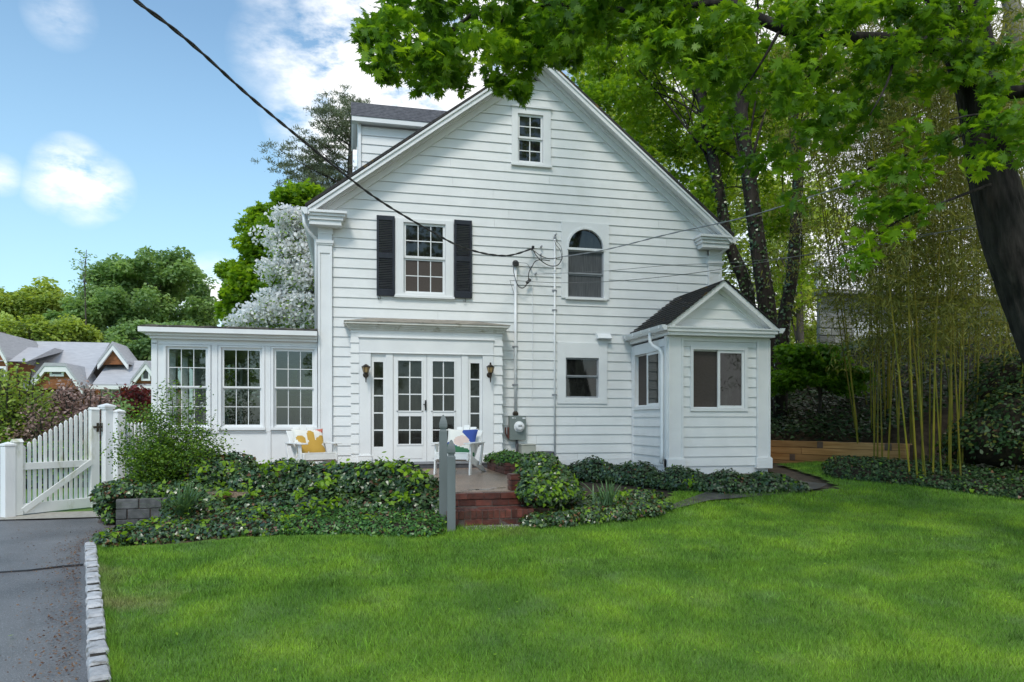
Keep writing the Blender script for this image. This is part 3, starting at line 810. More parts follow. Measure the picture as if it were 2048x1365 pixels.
for (a, b, y) in ((zm + .028, zs - .08, .012), (z0 + .035, zm - .03, .04)):
    g = MB(); g.box(x0 + .058, x1 - .058, y, y + .006, a, b); g.build('pane', M_CURTAIN, aw)

# shutters
for S in (S_L, S_R):
    x0, x1, z0, z1 = S
    m = MB(); fw = .045; zm = z0 + (z1 - z0) * .5
    for (a, b) in ((x0, x0 + fw), (x1 - fw, x1)): m.box(a, b, -.075, -.035, z0, z1)
    for (a, b) in ((z0, z0 + .13), (zm - .05, zm + .05), (z1 - .09, z1)): m.box(x0 + fw, x1 - fw, -.073, -.037, a, b)
    sh = m.build('shutter', M_SHUT, house, loc=Vector((0, YF, 0)) - HO, bevel=.003)
    lv = MB()
    for (a, b) in ((z0 + .13, zm - .05), (zm + .05, z1 - .09)):
        n = int((b - a) / .033)
        for i in range(n):
            z = a + (b - a) * (i + .5) / n
            lv.hexa([(x0 + fw, -.070, z - .014), (x1 - fw, -.070, z - .014), (x1 - fw, -.044, z + .004), (x0 + fw, -.044, z + .004),
                     (x0 + fw, -.070, z - .008), (x1 - fw, -.070, z - .008), (x1 - fw, -.044, z + .012), (x0 + fw, -.044, z + .012)])
    o = lv.build('louvers', M_SHUT, sh); o['kind'] = 'stuff'
    hk = MB(); cx = x0 + .06 if S is S_L else x0 + .22
    hk.tube([(cx, -.06, z0 - .005), (cx + .015, -.06, z0 - .04), (cx + .005, -.06, z0 - .075), (cx - .02, -.06, z0 - .075), (cx - .028, -.06, z0 - .05), (cx - .012, -.06, z0 - .042)], .006, 6)
    hk.build('shutter_hook', M_IRON, sh)

# corner pilasters with capital and cornice return
def pilaster(x0, x1, zb, zc, side):
    Y = YF; m = MB()
    y0 = Y - .055
    m.box(x0, x1, y0, Y + .09, zb, zc)
    fw = .045
    m.box(x0, x0 + fw, y0 - .018, y0 - .001, zb, zc); m.box(x1 - fw, x1, y0 - .018, y0 - .001, zb, zc)
    zt = at(650, 489, Y).z; zp = at(650, 508, Y).z
    m.box(x0 + fw, x1 - fw, y0 - .018, y0 - .001, zp, zc)
    p = hb(m, 'pilaster', M_TRIM, bevel=.003)
    m = MB(); zn0, zn1 = zt, at(650, 482.5, Y).z
    m.box(x0 - .03, x1 + .03, y0 - .05, Y + .05, zn0, zn1)
    m.box(x0 - .015, x1 + .015, y0 - .034, Y + .05, zn0 - .03, zn0)
    z2, z3, z4 = at(650, 470, Y).z, at(650, 455, Y).z, at(650, 440, Y).z
    m.box(x0 + .0, x1 + .01, y0 - .024, Y + .05, z2, z3)
    n = 6
    for i in range(n):
        t0, t1 = i / n, (i + 1) / n
        e = .11 * t1 ** 2
        m.box(x0 - e * .6, x1 + e, y0 - .03 - e, Y + .05, z3 + (z4 - z3) * t0, z3 + (z4 - z3) * t1 + .0005)
    o = hb(m, 'capital', M_TRIM, bevel=.004)
pilaster(PIL_L[0], PIL_L[1], .62, at(650, 440, YF).z, -1)
pilaster(PIL_R[0], PIL_R[1], 3.3, at(650, 440, YF).z, 1)
for (xa, xb, sgn) in ((LEX + .02, at(694, 440, YF - .38).x, -1), (at(1402, 470, YF - .38).x, REX - .02, 1)):
    m = MB(); zt = (LEZ + REZ) / 2 - .015
    for (d0, d1, e) in ((0, .05, 0), (.05, .10, .035), (.10, .17, .07), (.17, .26, .10)):
        if sgn < 0: m.box(xa, xb - e, RO + .0 + e, YF - .02, zt - d1, zt - d0 - .0005)
        else: m.box(xa + e, xb, RO + .0 + e, YF - .02, zt - d1, zt - d0 - .0005)
    hb(m, 'cornice_return', M_CREAM if False else M_TRIM, bevel=.004)

# side eave, gutter, downspout (left), downspout (right)
m = MB(); m.box(LEX + .02, HX0, YF - .02, YF + 9.5, 5.27, 5.31); m.box(LEX + .0, LEX + .03, YF - .3, YF + 9.5, 5.32, 5.54); hb(m, 'side_soffit', M_TRIM)
m = MB(); m.prism_y([(LEX - .13, 5.55), (LEX - .005, 5.55), (LEX - .005, 5.43), (LEX - .06, 5.42), (LEX - .11, 5.48)], RO + .02, YF + 9.5); hb(m, 'gutter', M_METALW)
m = MB(); m.prism_y([(REX + .13, 5.49), (REX + .005, 5.49), (REX + .005, 5.37), (REX + .06, 5.36), (REX + .11, 5.42)], RO + .02, YF + 9.5); hb(m, 'gutter', M_METALW)
m = MB()
m.tube([(LEX - .07, YF - .2, 5.44), (LEX - .07, YF - .2, 5.28), (LEX + .0, YF - .16, 5.14), (HX0 - .06, YF - .06, 5.04), (HX0 - .045, YF - .03, 4.9), (HX0 - .045, YF - .03, 3.3)], .036, 8)
hb(m, 'downspout', M_METALW, smooth=True)
m = MB()
pa = [at(1455.5, 486, YF - .25), at(1455, 496, YF - .25), at(1440, 508, YF - .05), at(1438.5, 525, YF - .02), at(1438.5, 590, YF - .02)]
m.tube(pa, .036, 8); hb(m, 'downspout', M_METALW, smooth=True)

# dormer on the left slope
DY0, DY1 = 16.0, 17.75
zE, zR = at(703, 231, DY0).z, at(703, 204.5, (DY0 + DY1) / 2).z
xL = at(702.5, 215, DY0).x; xW = at(716, 300, DY0 + .2).x
ym = (DY0 + DY1) / 2
m = MB(); m.box(xW + .005, 2.6, DY0 + .28, DY1 - .2, 5.4, zE - .05)
m.prism_x([(DY0 + .28, zE - .05), (DY1 - .2, zE - .05), (ym, zR - .12)], xW + .005, 2.8)
dm = hb(m, 'dormer', M_WHITE)
def dxf(mb, name):
    mb.v = [(x, y_ + DY0 + .22, z) for x, y_, z in mb.v]; mb.v = [(x - HO.x, y_ - HO.y, z - HO.z) for x, y_, z in mb.v]
    mb.build('clapboard', M_WHITE, dm)
clap_field(xW + .07, 2.6, 6.0, zE - .12, [], dxf, PH)
m = MB(); m.box(xW, xW + .066, DY0 + .165, DY0 + .26, 5.9, zE - .06); local(m, HO).build('corner_board', M_TRIM, dm)
for (ya, yb) in ((DY0, ym), (DY1, ym)):
    nC = 9
    m = MB()
    for i in range(nC):
        t0, t1 = i / nC, (i + 1) / nC
        za, zb = zE + (zR - zE) * t0, zE + (zR - zE) * t1
        y0_, y1_ = ya + (yb - ya) * t0, ya + (yb - ya) * t1
        s_ = 1 if yb > ya else -1
        m.hexa([(xL, y0_, za), (3.2, y0_, za), (3.2, y1_, zb - .012), (xL, y1_, zb - .012),
                (xL, y0_ - .002 * s_, za + .028), (3.2, y0_ - .002 * s_, za + .028), (3.2, y1_, zb + .004), (xL, y1_, zb + .004)])
    o = local(m, HO).build('shingle_courses', M_SHINGLE_G, dm); o['kind'] = 'stuff'
m = MB(); m.box(xL + .01, 2.9, DY0 + .01, DY0 + .05, zE - .10, zE - .002); m.box(xL + .01, 2.9, DY0 + .052, DY0 + .24, zE - .09, zE - .075)
m.hexa([(xL + .02, ym, zR - .14), (xL + .06, ym, zR - .14), (xL + .06, DY1, zE - .14), (xL + .02, DY1, zE - .14), (xL + .02, ym, zR - .02), (xL + .06, ym, zR - .02), (xL + .06, DY1, zE - .02), (xL + .02, DY1, zE - .02)])
m.hexa([(xL + .06, ym, zR - .10), (xW, ym, zR - .10), (xW, DY1, zE - .10), (xL + .06, DY1, zE - .10), (xL + .06, ym, zR - .07), (xW, ym, zR - .07), (xW, DY1, zE - .07), (xL + .06, DY1, zE - .07)])
m.hexa([(xL + .06, DY0 + .05, zE - .10), (xW, DY0 + .05, zE - .10), (xW, ym, zR - .10), (xL + .06, ym, zR - .10), (xL + .06, DY0 + .05, zE - .07), (xW, DY0 + .05, zE - .07), (xW, ym, zR - .07), (xL + .06, ym, zR - .07)])
local(m, HO).build('dormer_fascia', M_TRIM, dm)

# ---- projecting door surround
dzb = .735
m = MB(); m.box(DX0 + .03, DX1 - .03, YD + .08, YF - .001, .6, DTOP - .002); hb(m, 'door_surround', M_WHITE)
TX0, TX1 = at(718.4, 800, YD).x, at(986.6, 800, YD).x
for (xa, xb, sgn) in ((DX0, TX0 - .004, -1), (TX1 + .004, DX1, 1)):
    def dx_(mb, name, sgn=sgn, xa=xa, xb=xb):
        # outer corners flare with the tilt of each board
        mb.v = [((x - .022 if (sgn < 0 and abs(x - xa) < .001 and z == min(v[2] for v in mb.v)) else x + .022 if (sgn > 0 and abs(x - xb) < .001 and z == min(v[2] for v in mb.v)) else x), y_ + YD, z) for x, y_, z in mb.v]
        hb(mb, name, M_WHITE)
    clap_field(xa, xb, .72, DTOP, [], dx_, PH + .045)
def sxf(X, sgn):      # boards on the cheeks of the projection
    def g(mb, name):
        mb.v = [(X + sgn * (-y_), x, z) for x, y_, z in mb.v]
        mb.f = [tuple(reversed(f_)) for f_ in mb.f] if sgn > 0 else mb.f
        hb(mb, name, M_WHITE)
    return g
clap_field(YD + .0, YF - .03, .72, DTOP, [], sxf(DX1 - .09 + .0, 1), PH + .045)
clap_field(YD + .0, YF - .03, .72, DTOP, [], sxf(DX0 + .09, -1), PH + .045)

m = MB(); yy = YD - .03
zl1, zl0 = at(850, 679, YD).z, at(850, 709, YD).z
m.box(TX0, TX1, yy, YD + .08, zl0, zl1)
m.box(TX0 - .02, TX1 + .02, yy - .03, YD + .02, zl1, zl1 + .022)
m.box(TX0 + .0, TX1 - .0, yy - .012, yy - .001, zl0, zl0 + .02)
hb(m, 'lintel', M_TRIM, bevel=.003)
m = MB(); m.box(DX0, DX1, YD - .015, YD + .08, zl1 + .024, DTOP); hb(m, 'frieze', M_TRIM)
# piers
P1 = at(741.6, 800, YD).x; P2 = at(965, 800, YD).x
for (a, b) in ((TX0, P1), (P2, TX1)):
    m = MB(); m.box(a, b, yy, YD + .08, dzb + .12, zl0 - .002); m.box(a - .015, b + .015, yy - .018, YD + .08, dzb - .03, dzb + .12)
    m.box(a - .02, b + .02, yy - .025, YD + .02, dzb + .12, dzb + .135)
    hb(m, 'door_pier', M_TRIM, bevel=.003)
# sidelights
for (pa_, pb_, ga, gb) in (((741.6, 0), (786.2, 0), 747.6, 766.3), ((922.6, 0), (965, 0), 940.7, 958.6)):
    xa, xb = at(pa_[0], 800, YD).x + .003, at(pb_[0], 800, YD).x - .003
    g0, g1 = at(ga, 800, YD + .03).x, at(gb, 800, YD + .03).x
    gz0, gz1 = at(ga, 894, YD + .03).z, at((ga + gb) / 2, 724.5 if ga < 800 else 727, YD + .03).z
    m = MB(); m.box(xa, g0, YD + .01, YD + .06, dzb, zl0 - .002); m.box(g1, xb, YD + .01, YD + .06, dzb, zl0 - .002)
    m.box(g0, g1, YD + .011, YD + .06, dzb, gz0); m.box(g0, g1, YD + .011, YD + .06, gz1, zl0 - .002)
    # flat stile next to the door stands proud
    if ga < 800: m.box(g1 + .05, xb, YD - .018, YD + .009, dzb, zl0 - .003)
    else: m.box(xa, g0 - .05, YD - .018, YD + .009, dzb, zl0 - .003)
    bar = .026; hgt = (gz1 - gz0 - 4 * bar) / 5
    for i in range(1, 5): z = gz0 + i * (hgt + bar) - bar; m.box(g0, g1, YD + .018, YD + .05, z, z + bar)
    sl = hb(m, 'sidelight', M_TRIM, bevel=.002)
    for i in range(5):
        z = gz0 + i * (hgt + bar); g = MB(); g.box(g0 - .002, g1 + .002, YD + .036, YD + .044, z - .002, z + hgt + .002); local(g, HO).build('pane', M_GLASS, sl)
# french doors
dxm = at(853.7, 800, YD).x
for (xa, xb, ga, gb) in ((at(786.6, 800, YD).x, dxm - .003, 796, 842.8), (dxm + .003, at(922.4, 800, YD).x, 865, 908)):
    g0, g1 = at(ga, 800, YD + .03).x, at(gb, 800, YD + .03).x
    zt1, zt0 = at(850, 723, YD + .03).z, at(850, 822, YD + .03).z
    zb1, zb0 = at(850, 833, YD + .03).z, at(850, 888, YD + .03).z
    m = MB(); y0, y1 = YD + .0, YD + .055
    m.box(xa, g0, y0, y1, dzb, zl0 - .004); m.box(g1, xb, y0, y1, dzb, zl0 - .004)
    m.box(g0, g1, y0 + .001, y1, zt1, zl0 - .004); m.box(g0, g1, y0 + .001, y1, zb1, zt0); m.box(g0, g1, y0 + .001, y1, dzb, zb0)
    # raised trim round the lights, lower panel
    for (a, b, c0, d0) in ((g0 - .03, g1 + .03, zt1, zt1 + .02), (g0 - .03, g1 + .03, zt0 - .025, zt0), (g0 - .03, g1 + .03, zb0 - .03, zb0), (g0 - .03, g0, zb0, zt1), (g1, g1 + .03, zb0, zt1)):
        m.box(a, b, y0 - .012, y0 - .001, c0, d0)
    m.box(g0 - .01, g1 + .01, y0 - .008, y0 - .001, dzb + .06, zb0 - .06)
    bar = .022
    for (z0_, z1_, rws) in ((zt0, zt1, 3), (zb0, zb1, 2)):
        cxm = (g0 + g1) / 2; m.box(cxm - bar / 2, cxm + bar / 2, y0 + .012, y0 + .04, z0_, z1_)
        h_ = (z1_ - z0_ - bar * (rws - 1)) / rws
        for i in range(1, rws): z = z0_ + i * (h_ + bar) - bar; m.box(g0, g1, y0 + .014, y0 + .038, z, z + bar)
    dr = hb(m, 'french_door', M_TRIM, bevel=.002)
    for (z0_, z1_, rws) in ((zt0, zt1, 3), (zb0, zb1, 2)):
        h_ = (z1_ - z0_ - bar * (rws - 1)) / rws; w_ = (g1 - g0 - bar) / 2
        for i in range(rws):
            for j in range(2):
                g = MB(); a = g0 + j * (w_ + bar); z = z0_ + i * (h_ + bar)
                g.box(a - .002, a + w_ + .002, y0 + .028, y0 + .036, z - .002, z + h_ + .002); local(g, HO).build('pane', M_GLASS, dr)
    if ga < 850:
        m = MB(); hp = at(851.5, 811, YD - .04)
        m.box(hp.x - .014, hp.x + .014, YD - .022, YD - .013, hp.z - .10, hp.z + .10)
        m.tube([(hp.x, YD - .02, hp.z + .02), (hp.x, YD - .07, hp.z + .02), (hp.x - .05, YD - .075, hp.z + .01)], .009, 6)
        m.tube([(hp.x - .005, YD - .03, hp.z - .08), (hp.x - .02, YD - .045, hp.z), (hp.x - .005, YD - .03, hp.z + .09)], .008, 6)
        local(m, HO).build('door_handle', M_BLACK, dr)
m = MB(); m.box(TX0 - .01, TX1 + .01, YD - .04, YD + .06, dzb - .05, dzb - .002); hb(m, 'threshold', M_SASHG, bevel=.003)
m = MB(); m.box(DX0 + .0, DX1 + .02, YD - .02, YF, .5, dzb - .052); hb(m, 'door_base', M_SILL)
# canopy: stepped cornice with a low hipped cap
m = MB()
cz = DTOP
CXa, CXb = DX0, DX1
for (h0, h1, e) in ((0, .03, .025), (.03, .06, .05), (.06, .085, .08), (.085, .10, .085), (.10, .135, .13)):
    m.box(CXa - e, CXb + e, YD - .03 - e, YF - .03, cz + h0, cz + h1 - .0005)
hb(m, 'door_cornice', M_CREAM, bevel=.003)
m = MB(); e = .14; zc = cz + .135
xr0, xr1 = at(752, 644, YF).x, at(940, 648, YF).x
m.add([(CXa - e, YD - .03 - e, zc), (CXb + e, YD - .03 - e, zc), (CXb + e, YF - .03, zc), (CXa - e, YF - .03, zc),
       (CXa - e, YD - .03 - e, zc + .015), (CXb + e, YD - .03 - e, zc + .015), (CXb + e, YF - .03, zc + .02), (xr1, YF - .03, zc + .145), (xr0, YF - .03, zc + .145), (CXa - e, YF - .03, zc + .02)],
      [(0, 3, 2, 1), (0, 1, 5, 4), (1, 2, 6, 5), (3, 0, 4, 9), (4, 5, 7, 8), (5, 6, 7), (9, 4, 8), (2, 3, 9, 8, 7, 6)])
hb(m, 'door_canopy', M_CAPROOF)

# ---- bay with the gable on the right
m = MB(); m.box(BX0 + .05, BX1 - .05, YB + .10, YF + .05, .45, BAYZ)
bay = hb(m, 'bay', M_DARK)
def bayp(mb, name, mat, **k): return local(mb, HO).build(name, mat, bay, **k)
PLa, PLb = BX0, at(1364.5, 800, YB).x
PRa = at(1511.5, 800, YB).x
BW = R4((1385, 701, 817), (1487.5, 701, 817), YB)
BC = R4((1382, 695, 820.7), (1496, 695, 820.7), YB)
BC = (BW[0] - .06, BW[1] + .07, BW[2] - .06, BW[3] + .075)
def bxf(mb, name):
    mb.v = [(x, y_ + YB, z) for x, y_, z in mb.v]; hb(mb, name, M_WHITE)
clap_field(PLb + .003, PRa - .003, .66, BAYZ - .06, [BC], bxf, PH - .02)
m = MB(); m.box(BX0 + .02, BX1 - .02, YB + .0, YB + .1, .45, .659); bayp(m, 'bay_base', M_TRIM)
for (a, b) in ((PLa, PLb), (PRa, BX1)):
    m = MB(); m.box(a, b, YB - .05, YB + .10, .82, BAYZ - .01)
    m.box(a, a + .04, YB - .066, YB - .051, .82, BAYZ - .01); m.box(b - .04, b, YB - .066, YB - .051, .82, BAYZ - .01)
    m.box(a - .03, b + .03, YB - .09, YB + .10, .60, .80); m.box(a - .015, b + .015, YB - .075, YB + .10, .80, .82)
    bayp(m, 'bay_pilaster', M_TRIM, bevel=.003)
# left cheek of the bay (faces -x)
WS_y0 = atx(1321, 760, BX0).y; WS_y1 = atx(1273, 760, BX0).y
zt_ = (atx(1275, 711, BX0).z + atx(1316, 703, BX0).z) / 2
zb_ = (atx(1275, 817, BX0).z + atx(1318, 818, BX0).z) / 2
SW = (WS_y0, WS_y1, zb_ + .05, zt_)
SC = (WS_y0 - .06, WS_y1 + .06, zb_ - .02, BAYZ - .16)
clap_field(YB + .08, YF - .06, .66, BAYZ - .16, [SC], sxf(BX0 + .0, -1), PH - .02)
m = MB(); m.box(BX0 - .03, BX0 + .07, YF - .115, YF - .025, .66, BAYZ - .02); m.box(BX0 - .028, BX0 + .07, YB + .06, YF - .12, BAYZ - .16, BAYZ - .01)
m.box(BX0 - .03, BX0 + .06, YB - .03, YB + .075, .62, BAYZ - .01); m.box(BX0 - .01, BX0 + .06, YB + .05, YF - .03, .45, .659)
bayp(m, 'side_trim', M_TRIM, bevel=.003)
def slider(O, C, org, rz, lab):      # two-light horizontal slider
    x0, x1, z0, z1 = O
    m = MB(); casing_mb(m, O, C)
    wo = m.build('window', M_TRIM, house, loc=org - HO, rz=rz, bevel=.003); wo['label'] = lab
    xm = (x0 + x1) / 2
    for (a, b, y, gm, fr) in ((x0 + .003, xm + .02, .022, M_BLIND, .02), (xm - .022, x1 - .003, -.02, M_GLASS, .05)):
        s = MB(); g = sash_mb(s, a, b, z0 + .003, z1 - .003, fr, 1, 1, y, y + .035); s.build('sash', M_TRIM, wo)
        glass_panes(wo, *g, 1, 1, y + .012, gm)
    return wo
slider(BW, BC, Vector((0, YB, 0)), 0, 'wide sliding window in the front of the bay')
# side window: local x runs towards the camera
Ly0, Ly1 = -SW[1], -SW[0]
ws = slider((Ly0, Ly1, SW[2], SW[3]), (-SC[1], -SC[0], SC[2], SC[3]), Vector((BX0, 0, 0)), -math.pi / 2, 'sliding window in the side of the bay')
# cornice round the bay
YO = YB - .26
BLX, BRX = at(1334, 655, YO).x, at(1559, 655, YO).x
BAX = (BLX + BRX) / 2
BEZ, BAZ = (at(1334, 655, YO).z + at(1559, 655, YO).z) / 2, at(1444, 560, YO).z
m = MB()
for (d0, d1, e) in ((0, .035, 0), (.035, .10, .02), (.10, .16, .055)):
    m.box(BLX + e, BRX - e, YO + e, YB + .1, BEZ - d1, BEZ - d0 - .0005)
    m.box(BLX + e, BX0 + .05, YB + .1, YF - .03, BEZ - d1, BEZ - d0 - .0005)
bayp(m, 'bay_cornice', M_TRIM, bevel=.003)
m = MB(); m.box(BX0 - .02, BX1 + .0, YB - .04, YB + .1, BAYZ - .06, BEZ - .161); bayp(m, 'bay_frieze', M_TRIM)
sB = (BAZ - BEZ) / (BAX - BLX); sBr = (BAZ - BEZ) / (BRX - BAX)
m = MB(); m.prism_y([(BLX + .25, BEZ), (BRX - .25, BEZ), (BAX, BAZ - .18)], YB - .02, YF - .02)
gb_ = bayp(m, 'bay_gable', M_WHITE)
k = 0
zz = BEZ + .002
while zz < BAZ - .3:
    z1_ = min(zz + .185, BAZ - .26)
    def lim(z): return (BLX + (z - BEZ + .13) / sB, BRX - (z - BEZ + .13) / sBr)
    a, b = lim(zz), lim(z1_)
    mb = clap_course(zz, z1_, zz, z1_, a[0], a[1], b[0], b[1], core=.03); mb.v = [(x, y_ + YB - .03, z) for x, y_, z in mb.v]
    bayp(mb, 'clapboard', M_WHITE); zz = z1_
for (ex, sg) in ((BLX, 1), (BRX, -1)):
    m = MB()
    def rk(d0, d1, y0, y1): m.prism_y([(ex, BEZ - d1 + .12), (BAX, BAZ - d1), (BAX, BAZ - d0), (ex, BEZ - d0 + .02)] if False else [(ex + sg * .0, BEZ + max(.001, 0)), (ex + sg * d1 / sB, BEZ + .001), (BAX, BAZ - d1), (BAX, BAZ - .001)] if d0 == 0 else [(ex + sg * d0 / sB, BEZ + .001), (ex + sg * d1 / sB, BEZ + .001), (BAX, BAZ - d1), (BAX, BAZ - d0)], y0, y1)
    rk(0, .12, YO + .01, YO + .045)
    rk(.08, .20, YB - .07, YB - .001)
    bayp(m, 'bay_rake', M_TRIM, bevel=.003)
    m = MB(); m.prism_y([(ex + sg * .09, BEZ + .03), (ex + sg * .16, BEZ + .03), (BAX, BAZ - .11), (BAX, BAZ - .05)], YO + .046, YB - .07); bayp(m, 'bay_soffit', M_TRIM)
    # shingled slope, built as overlapping courses
    nC = 13; m = MB()
    for i in range(nC):
        t0, t1 = i / nC, (i + 1) / nC
        xa, za = ex + (BAX - ex) * t0, BEZ + (BAZ - BEZ) * t0
        xb, zb = ex + (BAX - ex) * t1, BEZ + (BAZ - BEZ) * t1
        y = YO - .02; q = 0
        while y < YF - .03:
            y2 = min(y + random.uniform(.28, .34), YF - .03)
            lift = random.uniform(.016, .024)
            m.hexa([(xa - sg * .03, y, za + .0), (xb, y, zb - .004), (xb, y2 - .006, zb - .004), (xa - sg * .03, y2 - .006, za + .0),
                    (xa - sg * .034, y, za + lift), (xb, y, zb + .006), (xb, y2 - .006, zb + .006), (xa - sg * .034, y2 - .006, za + lift)])
            y = y2
    o = bayp(m, 'shingles', M_SHINGLE); o['kind'] = 'stuff'
m = MB(); m.box(BX0 - .26, BX0 - .13, 0, 0, 0, 0) if False else None
m = MB()
for (ex, sg) in ((BLX, -1), (BRX, 1)):
    m = MB()
    m.prism_y([(ex + sg * .115, BEZ + .015), (ex + sg * .005, BEZ + .015), (ex + sg * .005, BEZ - .08), (ex + sg * .06, BEZ - .085), (ex + sg * .10, BEZ - .03)], YO - .02, YF - .03)
    for i in range(5): y = YO + .12 + i * .42; m.box(min(ex + sg * .119, ex + sg * .09), max(ex + sg * .119, ex + sg * .09), y, y + .02, BEZ - .05, BEZ + .018)
    bayp(m, 'bay_gutter', M_METALW)
m = MB(); bx_ = BX0 - .05
m.tube([(BLX - .06, YB + .38, BEZ - .08), (BLX - .06, YB + .37, BEZ - .24), (BLX - .04, YB + .28, BEZ - .33), (bx_ - .03, YB + .14, BEZ - .42), (bx_ - .012, YB + .1, BEZ - .52), (bx_ - .012, YB + .1, .9), (bx_ - .05, YB + .06, .72)], .036, 8)
bayp(m, 'downspout', M_METALW, smooth=True)

# ---- sunroom on the left
YS, YSB = 14.55, 18.3
SX0, SX1 = at(303, 760, YS).x, PIL_L[0] - .01
SZT = 3.05
Ws = [R4((332.5, 693.5, 845.5), (416.5, 695, 847), YS), R4((442.7, 695.5, 855), (524.8, 697.5, 855.5), YS), R4((547, 697, 855.5), (629.5, 698.5, 856.5), YS)]
zt_ = sum(q[3] for q in Ws) / 3; zb_ = Ws[1][2]
Ws = [(q[0], q[1], zb_, zt_) for q in Ws]
m = MB(); edges = [SX0] + [v for q in Ws for v in q[:2]] + [SX1]
for Y_, tk in ((YS, .14),):
    for i in range(0, len(edges), 2): m.box(edges[i], edges[i + 1], Y_, Y_ + tk, zb_, zt_)
    m.box(SX0, SX1, Y_ + .0, Y_ + tk, -.1, zb_); m.box(SX0, SX1, Y_ + .0, Y_ + tk, zt_, SZT)
# left wall with three openings
for (a, b) in ((YS + .14, YS + .4), (YS + 1.4, YS + 1.6), (YS + 2.6, YS + 2.75)): m.box(SX0, SX0 + .12, a, b, zb_, zt_)
m.box(SX0, SX0 + .12, YS + .14, YSB, -.1, zb_); m.box(SX0, SX0 + .12, YS + .14, YSB, zt_, SZT)
hb(m, 'sunroom_wall', M_TRIM)
m = MB()
for i in range(0, len(edges), 2): m.box(edges[i], edges[i + 1], YSB, YSB + .14, zb_, zt_)
m.box(SX0, SX1, YSB, YSB + .14, -.1, zb_); m.box(SX0, SX1, YSB, YSB + .14, zt_, SZT)
m.box(SX0 + .121, SX0 + .13, YS + .15, YSB - .01, 1.0, zb_)
hb(m, 'sunroom_back_wall', M_PLASTER)  # darkened plaster stands in for the shade at the back of the room
m = MB(); m.box(SX0 + .12, SX1, YS + .14, YSB, .5, 1.0); hb(m, 'sunroom_floor', M_FLOORW)
m = MB(); m.box(SX0 + .12, SX1, YS + .14, YSB, SZT - .08, SZT); hb(m, 'sunroom_ceiling', M_PLASTER)
m = MB(); ye = YS - .26
for (h0, h1, e) in ((.0, .05, .16), (.05, .10, .10), (.10, .19, .0)):
    m.box(SX0 - .17 + e, SX1 + .0, ye + e, YSB + .2 - e, SZT + h0, SZT + h1 - .0005)
hb(m, 'sunroom_cornice', M_TRIM, bevel=.004)
m = MB(); m.box(SX0 - .17, SX1, ye - .0, YSB + .25, SZT + .19, SZT + .21)
n = 16
for i in range(n):   # lifting, wavy edge of the roofing felt
    a = SX0 - .12 + (SX1 - SX0 + .12) * i / n; b = SX0 - .12 + (SX1 - SX0 + .12) * (i + 1) / n
    za, zb2 = SZT + .215 + .02 * abs(math.sin(i * 1.3)), SZT + .215 + .02 * abs(math.sin((i + 1) * 1.3))
    m.hexa([(a, ye - .01, SZT + .205), (b, ye - .01, SZT + .205), (b, ye + 1.4, SZT + .21), (a, ye + 1.4, SZT + .21), (a, ye - .01, za), (b, ye - .01, zb2), (b, ye + 1.4, SZT + .235), (a, ye + 1.4, SZT + .235)])
hb(m, 'sunroom_roof', M_ROOFTAR)
# flat trim on the front
m = MB(); y0, y1 = YS - .022, YS - .001
m.box(SX0 + .01, SX1, y0, y1, zt_ + .04, zt_ + .06); m.box(SX0, SX1, y0, y1, zb_ - .10, zb_ - .082)
m.box(SX0, SX0 + .10, y0, y1, .55, SZT - .03)
for i in (2, 4): xm = (edges[i] + edges[i + 1]) / 2; m.box(xm - .05, xm + .05, y0, y1, zb_ - .08, zt_ + .039)
x_ = at(538, 880, YS).x; m.box(x_ - .035, x_ + .035, y0, y1, .55, zb_ - .102)
hb(m, 'sunroom_trim', M_TRIM, bevel=.003)
for q, Y_, cl in [(q, YS, True) for q in Ws] + [(q, YSB, True) for q in Ws]:
    C = (q[0] - .045, q[1] + .045, q[2] - .045, q[3] + .03) if Y_ == YS else (q[0] - .03, q[1] + .03, q[2] - .03, q[3] + .03)
    m = MB()
    x0, x1, z0, z1 = q
    if Y_ == YS:
        for (a, b, c0, d0) in ((C[0], x0, z0, C[3]), (x1, C[1], z0, C[3]), (x0, x1, z1, C[3])): m.box(a, b, -.035, -.0005, c0, d0)
        m.box(C[0] - .01, C[1] + .01, -.06, -.0005, z0 - .05, z0)
    for (a, b, c0, d0) in ((x0, x0 + .02, z0, z1), (x1 - .02, x1, z0, z1), (x0 + .02, x1 - .02, z1 - .02, z1), (x0 + .02, x1 - .02, z0, z0 + .02)): m.box(a, b, .005, .09, c0, d0)
    wo = m.build('window', M_TRIM if Y_ == YS else M_PLASTER, house, loc=Vector((0, Y_, 0)) - HO, bevel=.002)
    zm = z0 + (z1 - z0) * .495
    for (a, b, ya) in ((zm, z1 - .02, .01), (z0 + .02, zm + .01, .045)):
        s = MB(); g = sash_mb(s, x0 + .021, x1 - .021, a + .001, b - .001, .026, 3, 2, ya, ya + .03, bar=.013, frb=.03); s.build('sash', M_TRIM if Y_ == YS else M_PLASTER, wo)
        if Y_ == YS: glass_panes(wo, *g, 3, 2, ya + .008, M_CLEAR, bar=.013)
        else:
            gq = MB(); gq.box(g[0], g[1], ya + .012, ya + .018, g[2], g[3]); gq.build('pane', M_CLEAR, wo)

# the clapboards seen through the sunroom, on the left wall of the house
clap_field(YS + .16, YSB, 1.0, SZT - .09, [], sxf(HX0 + .02, -1), PH)

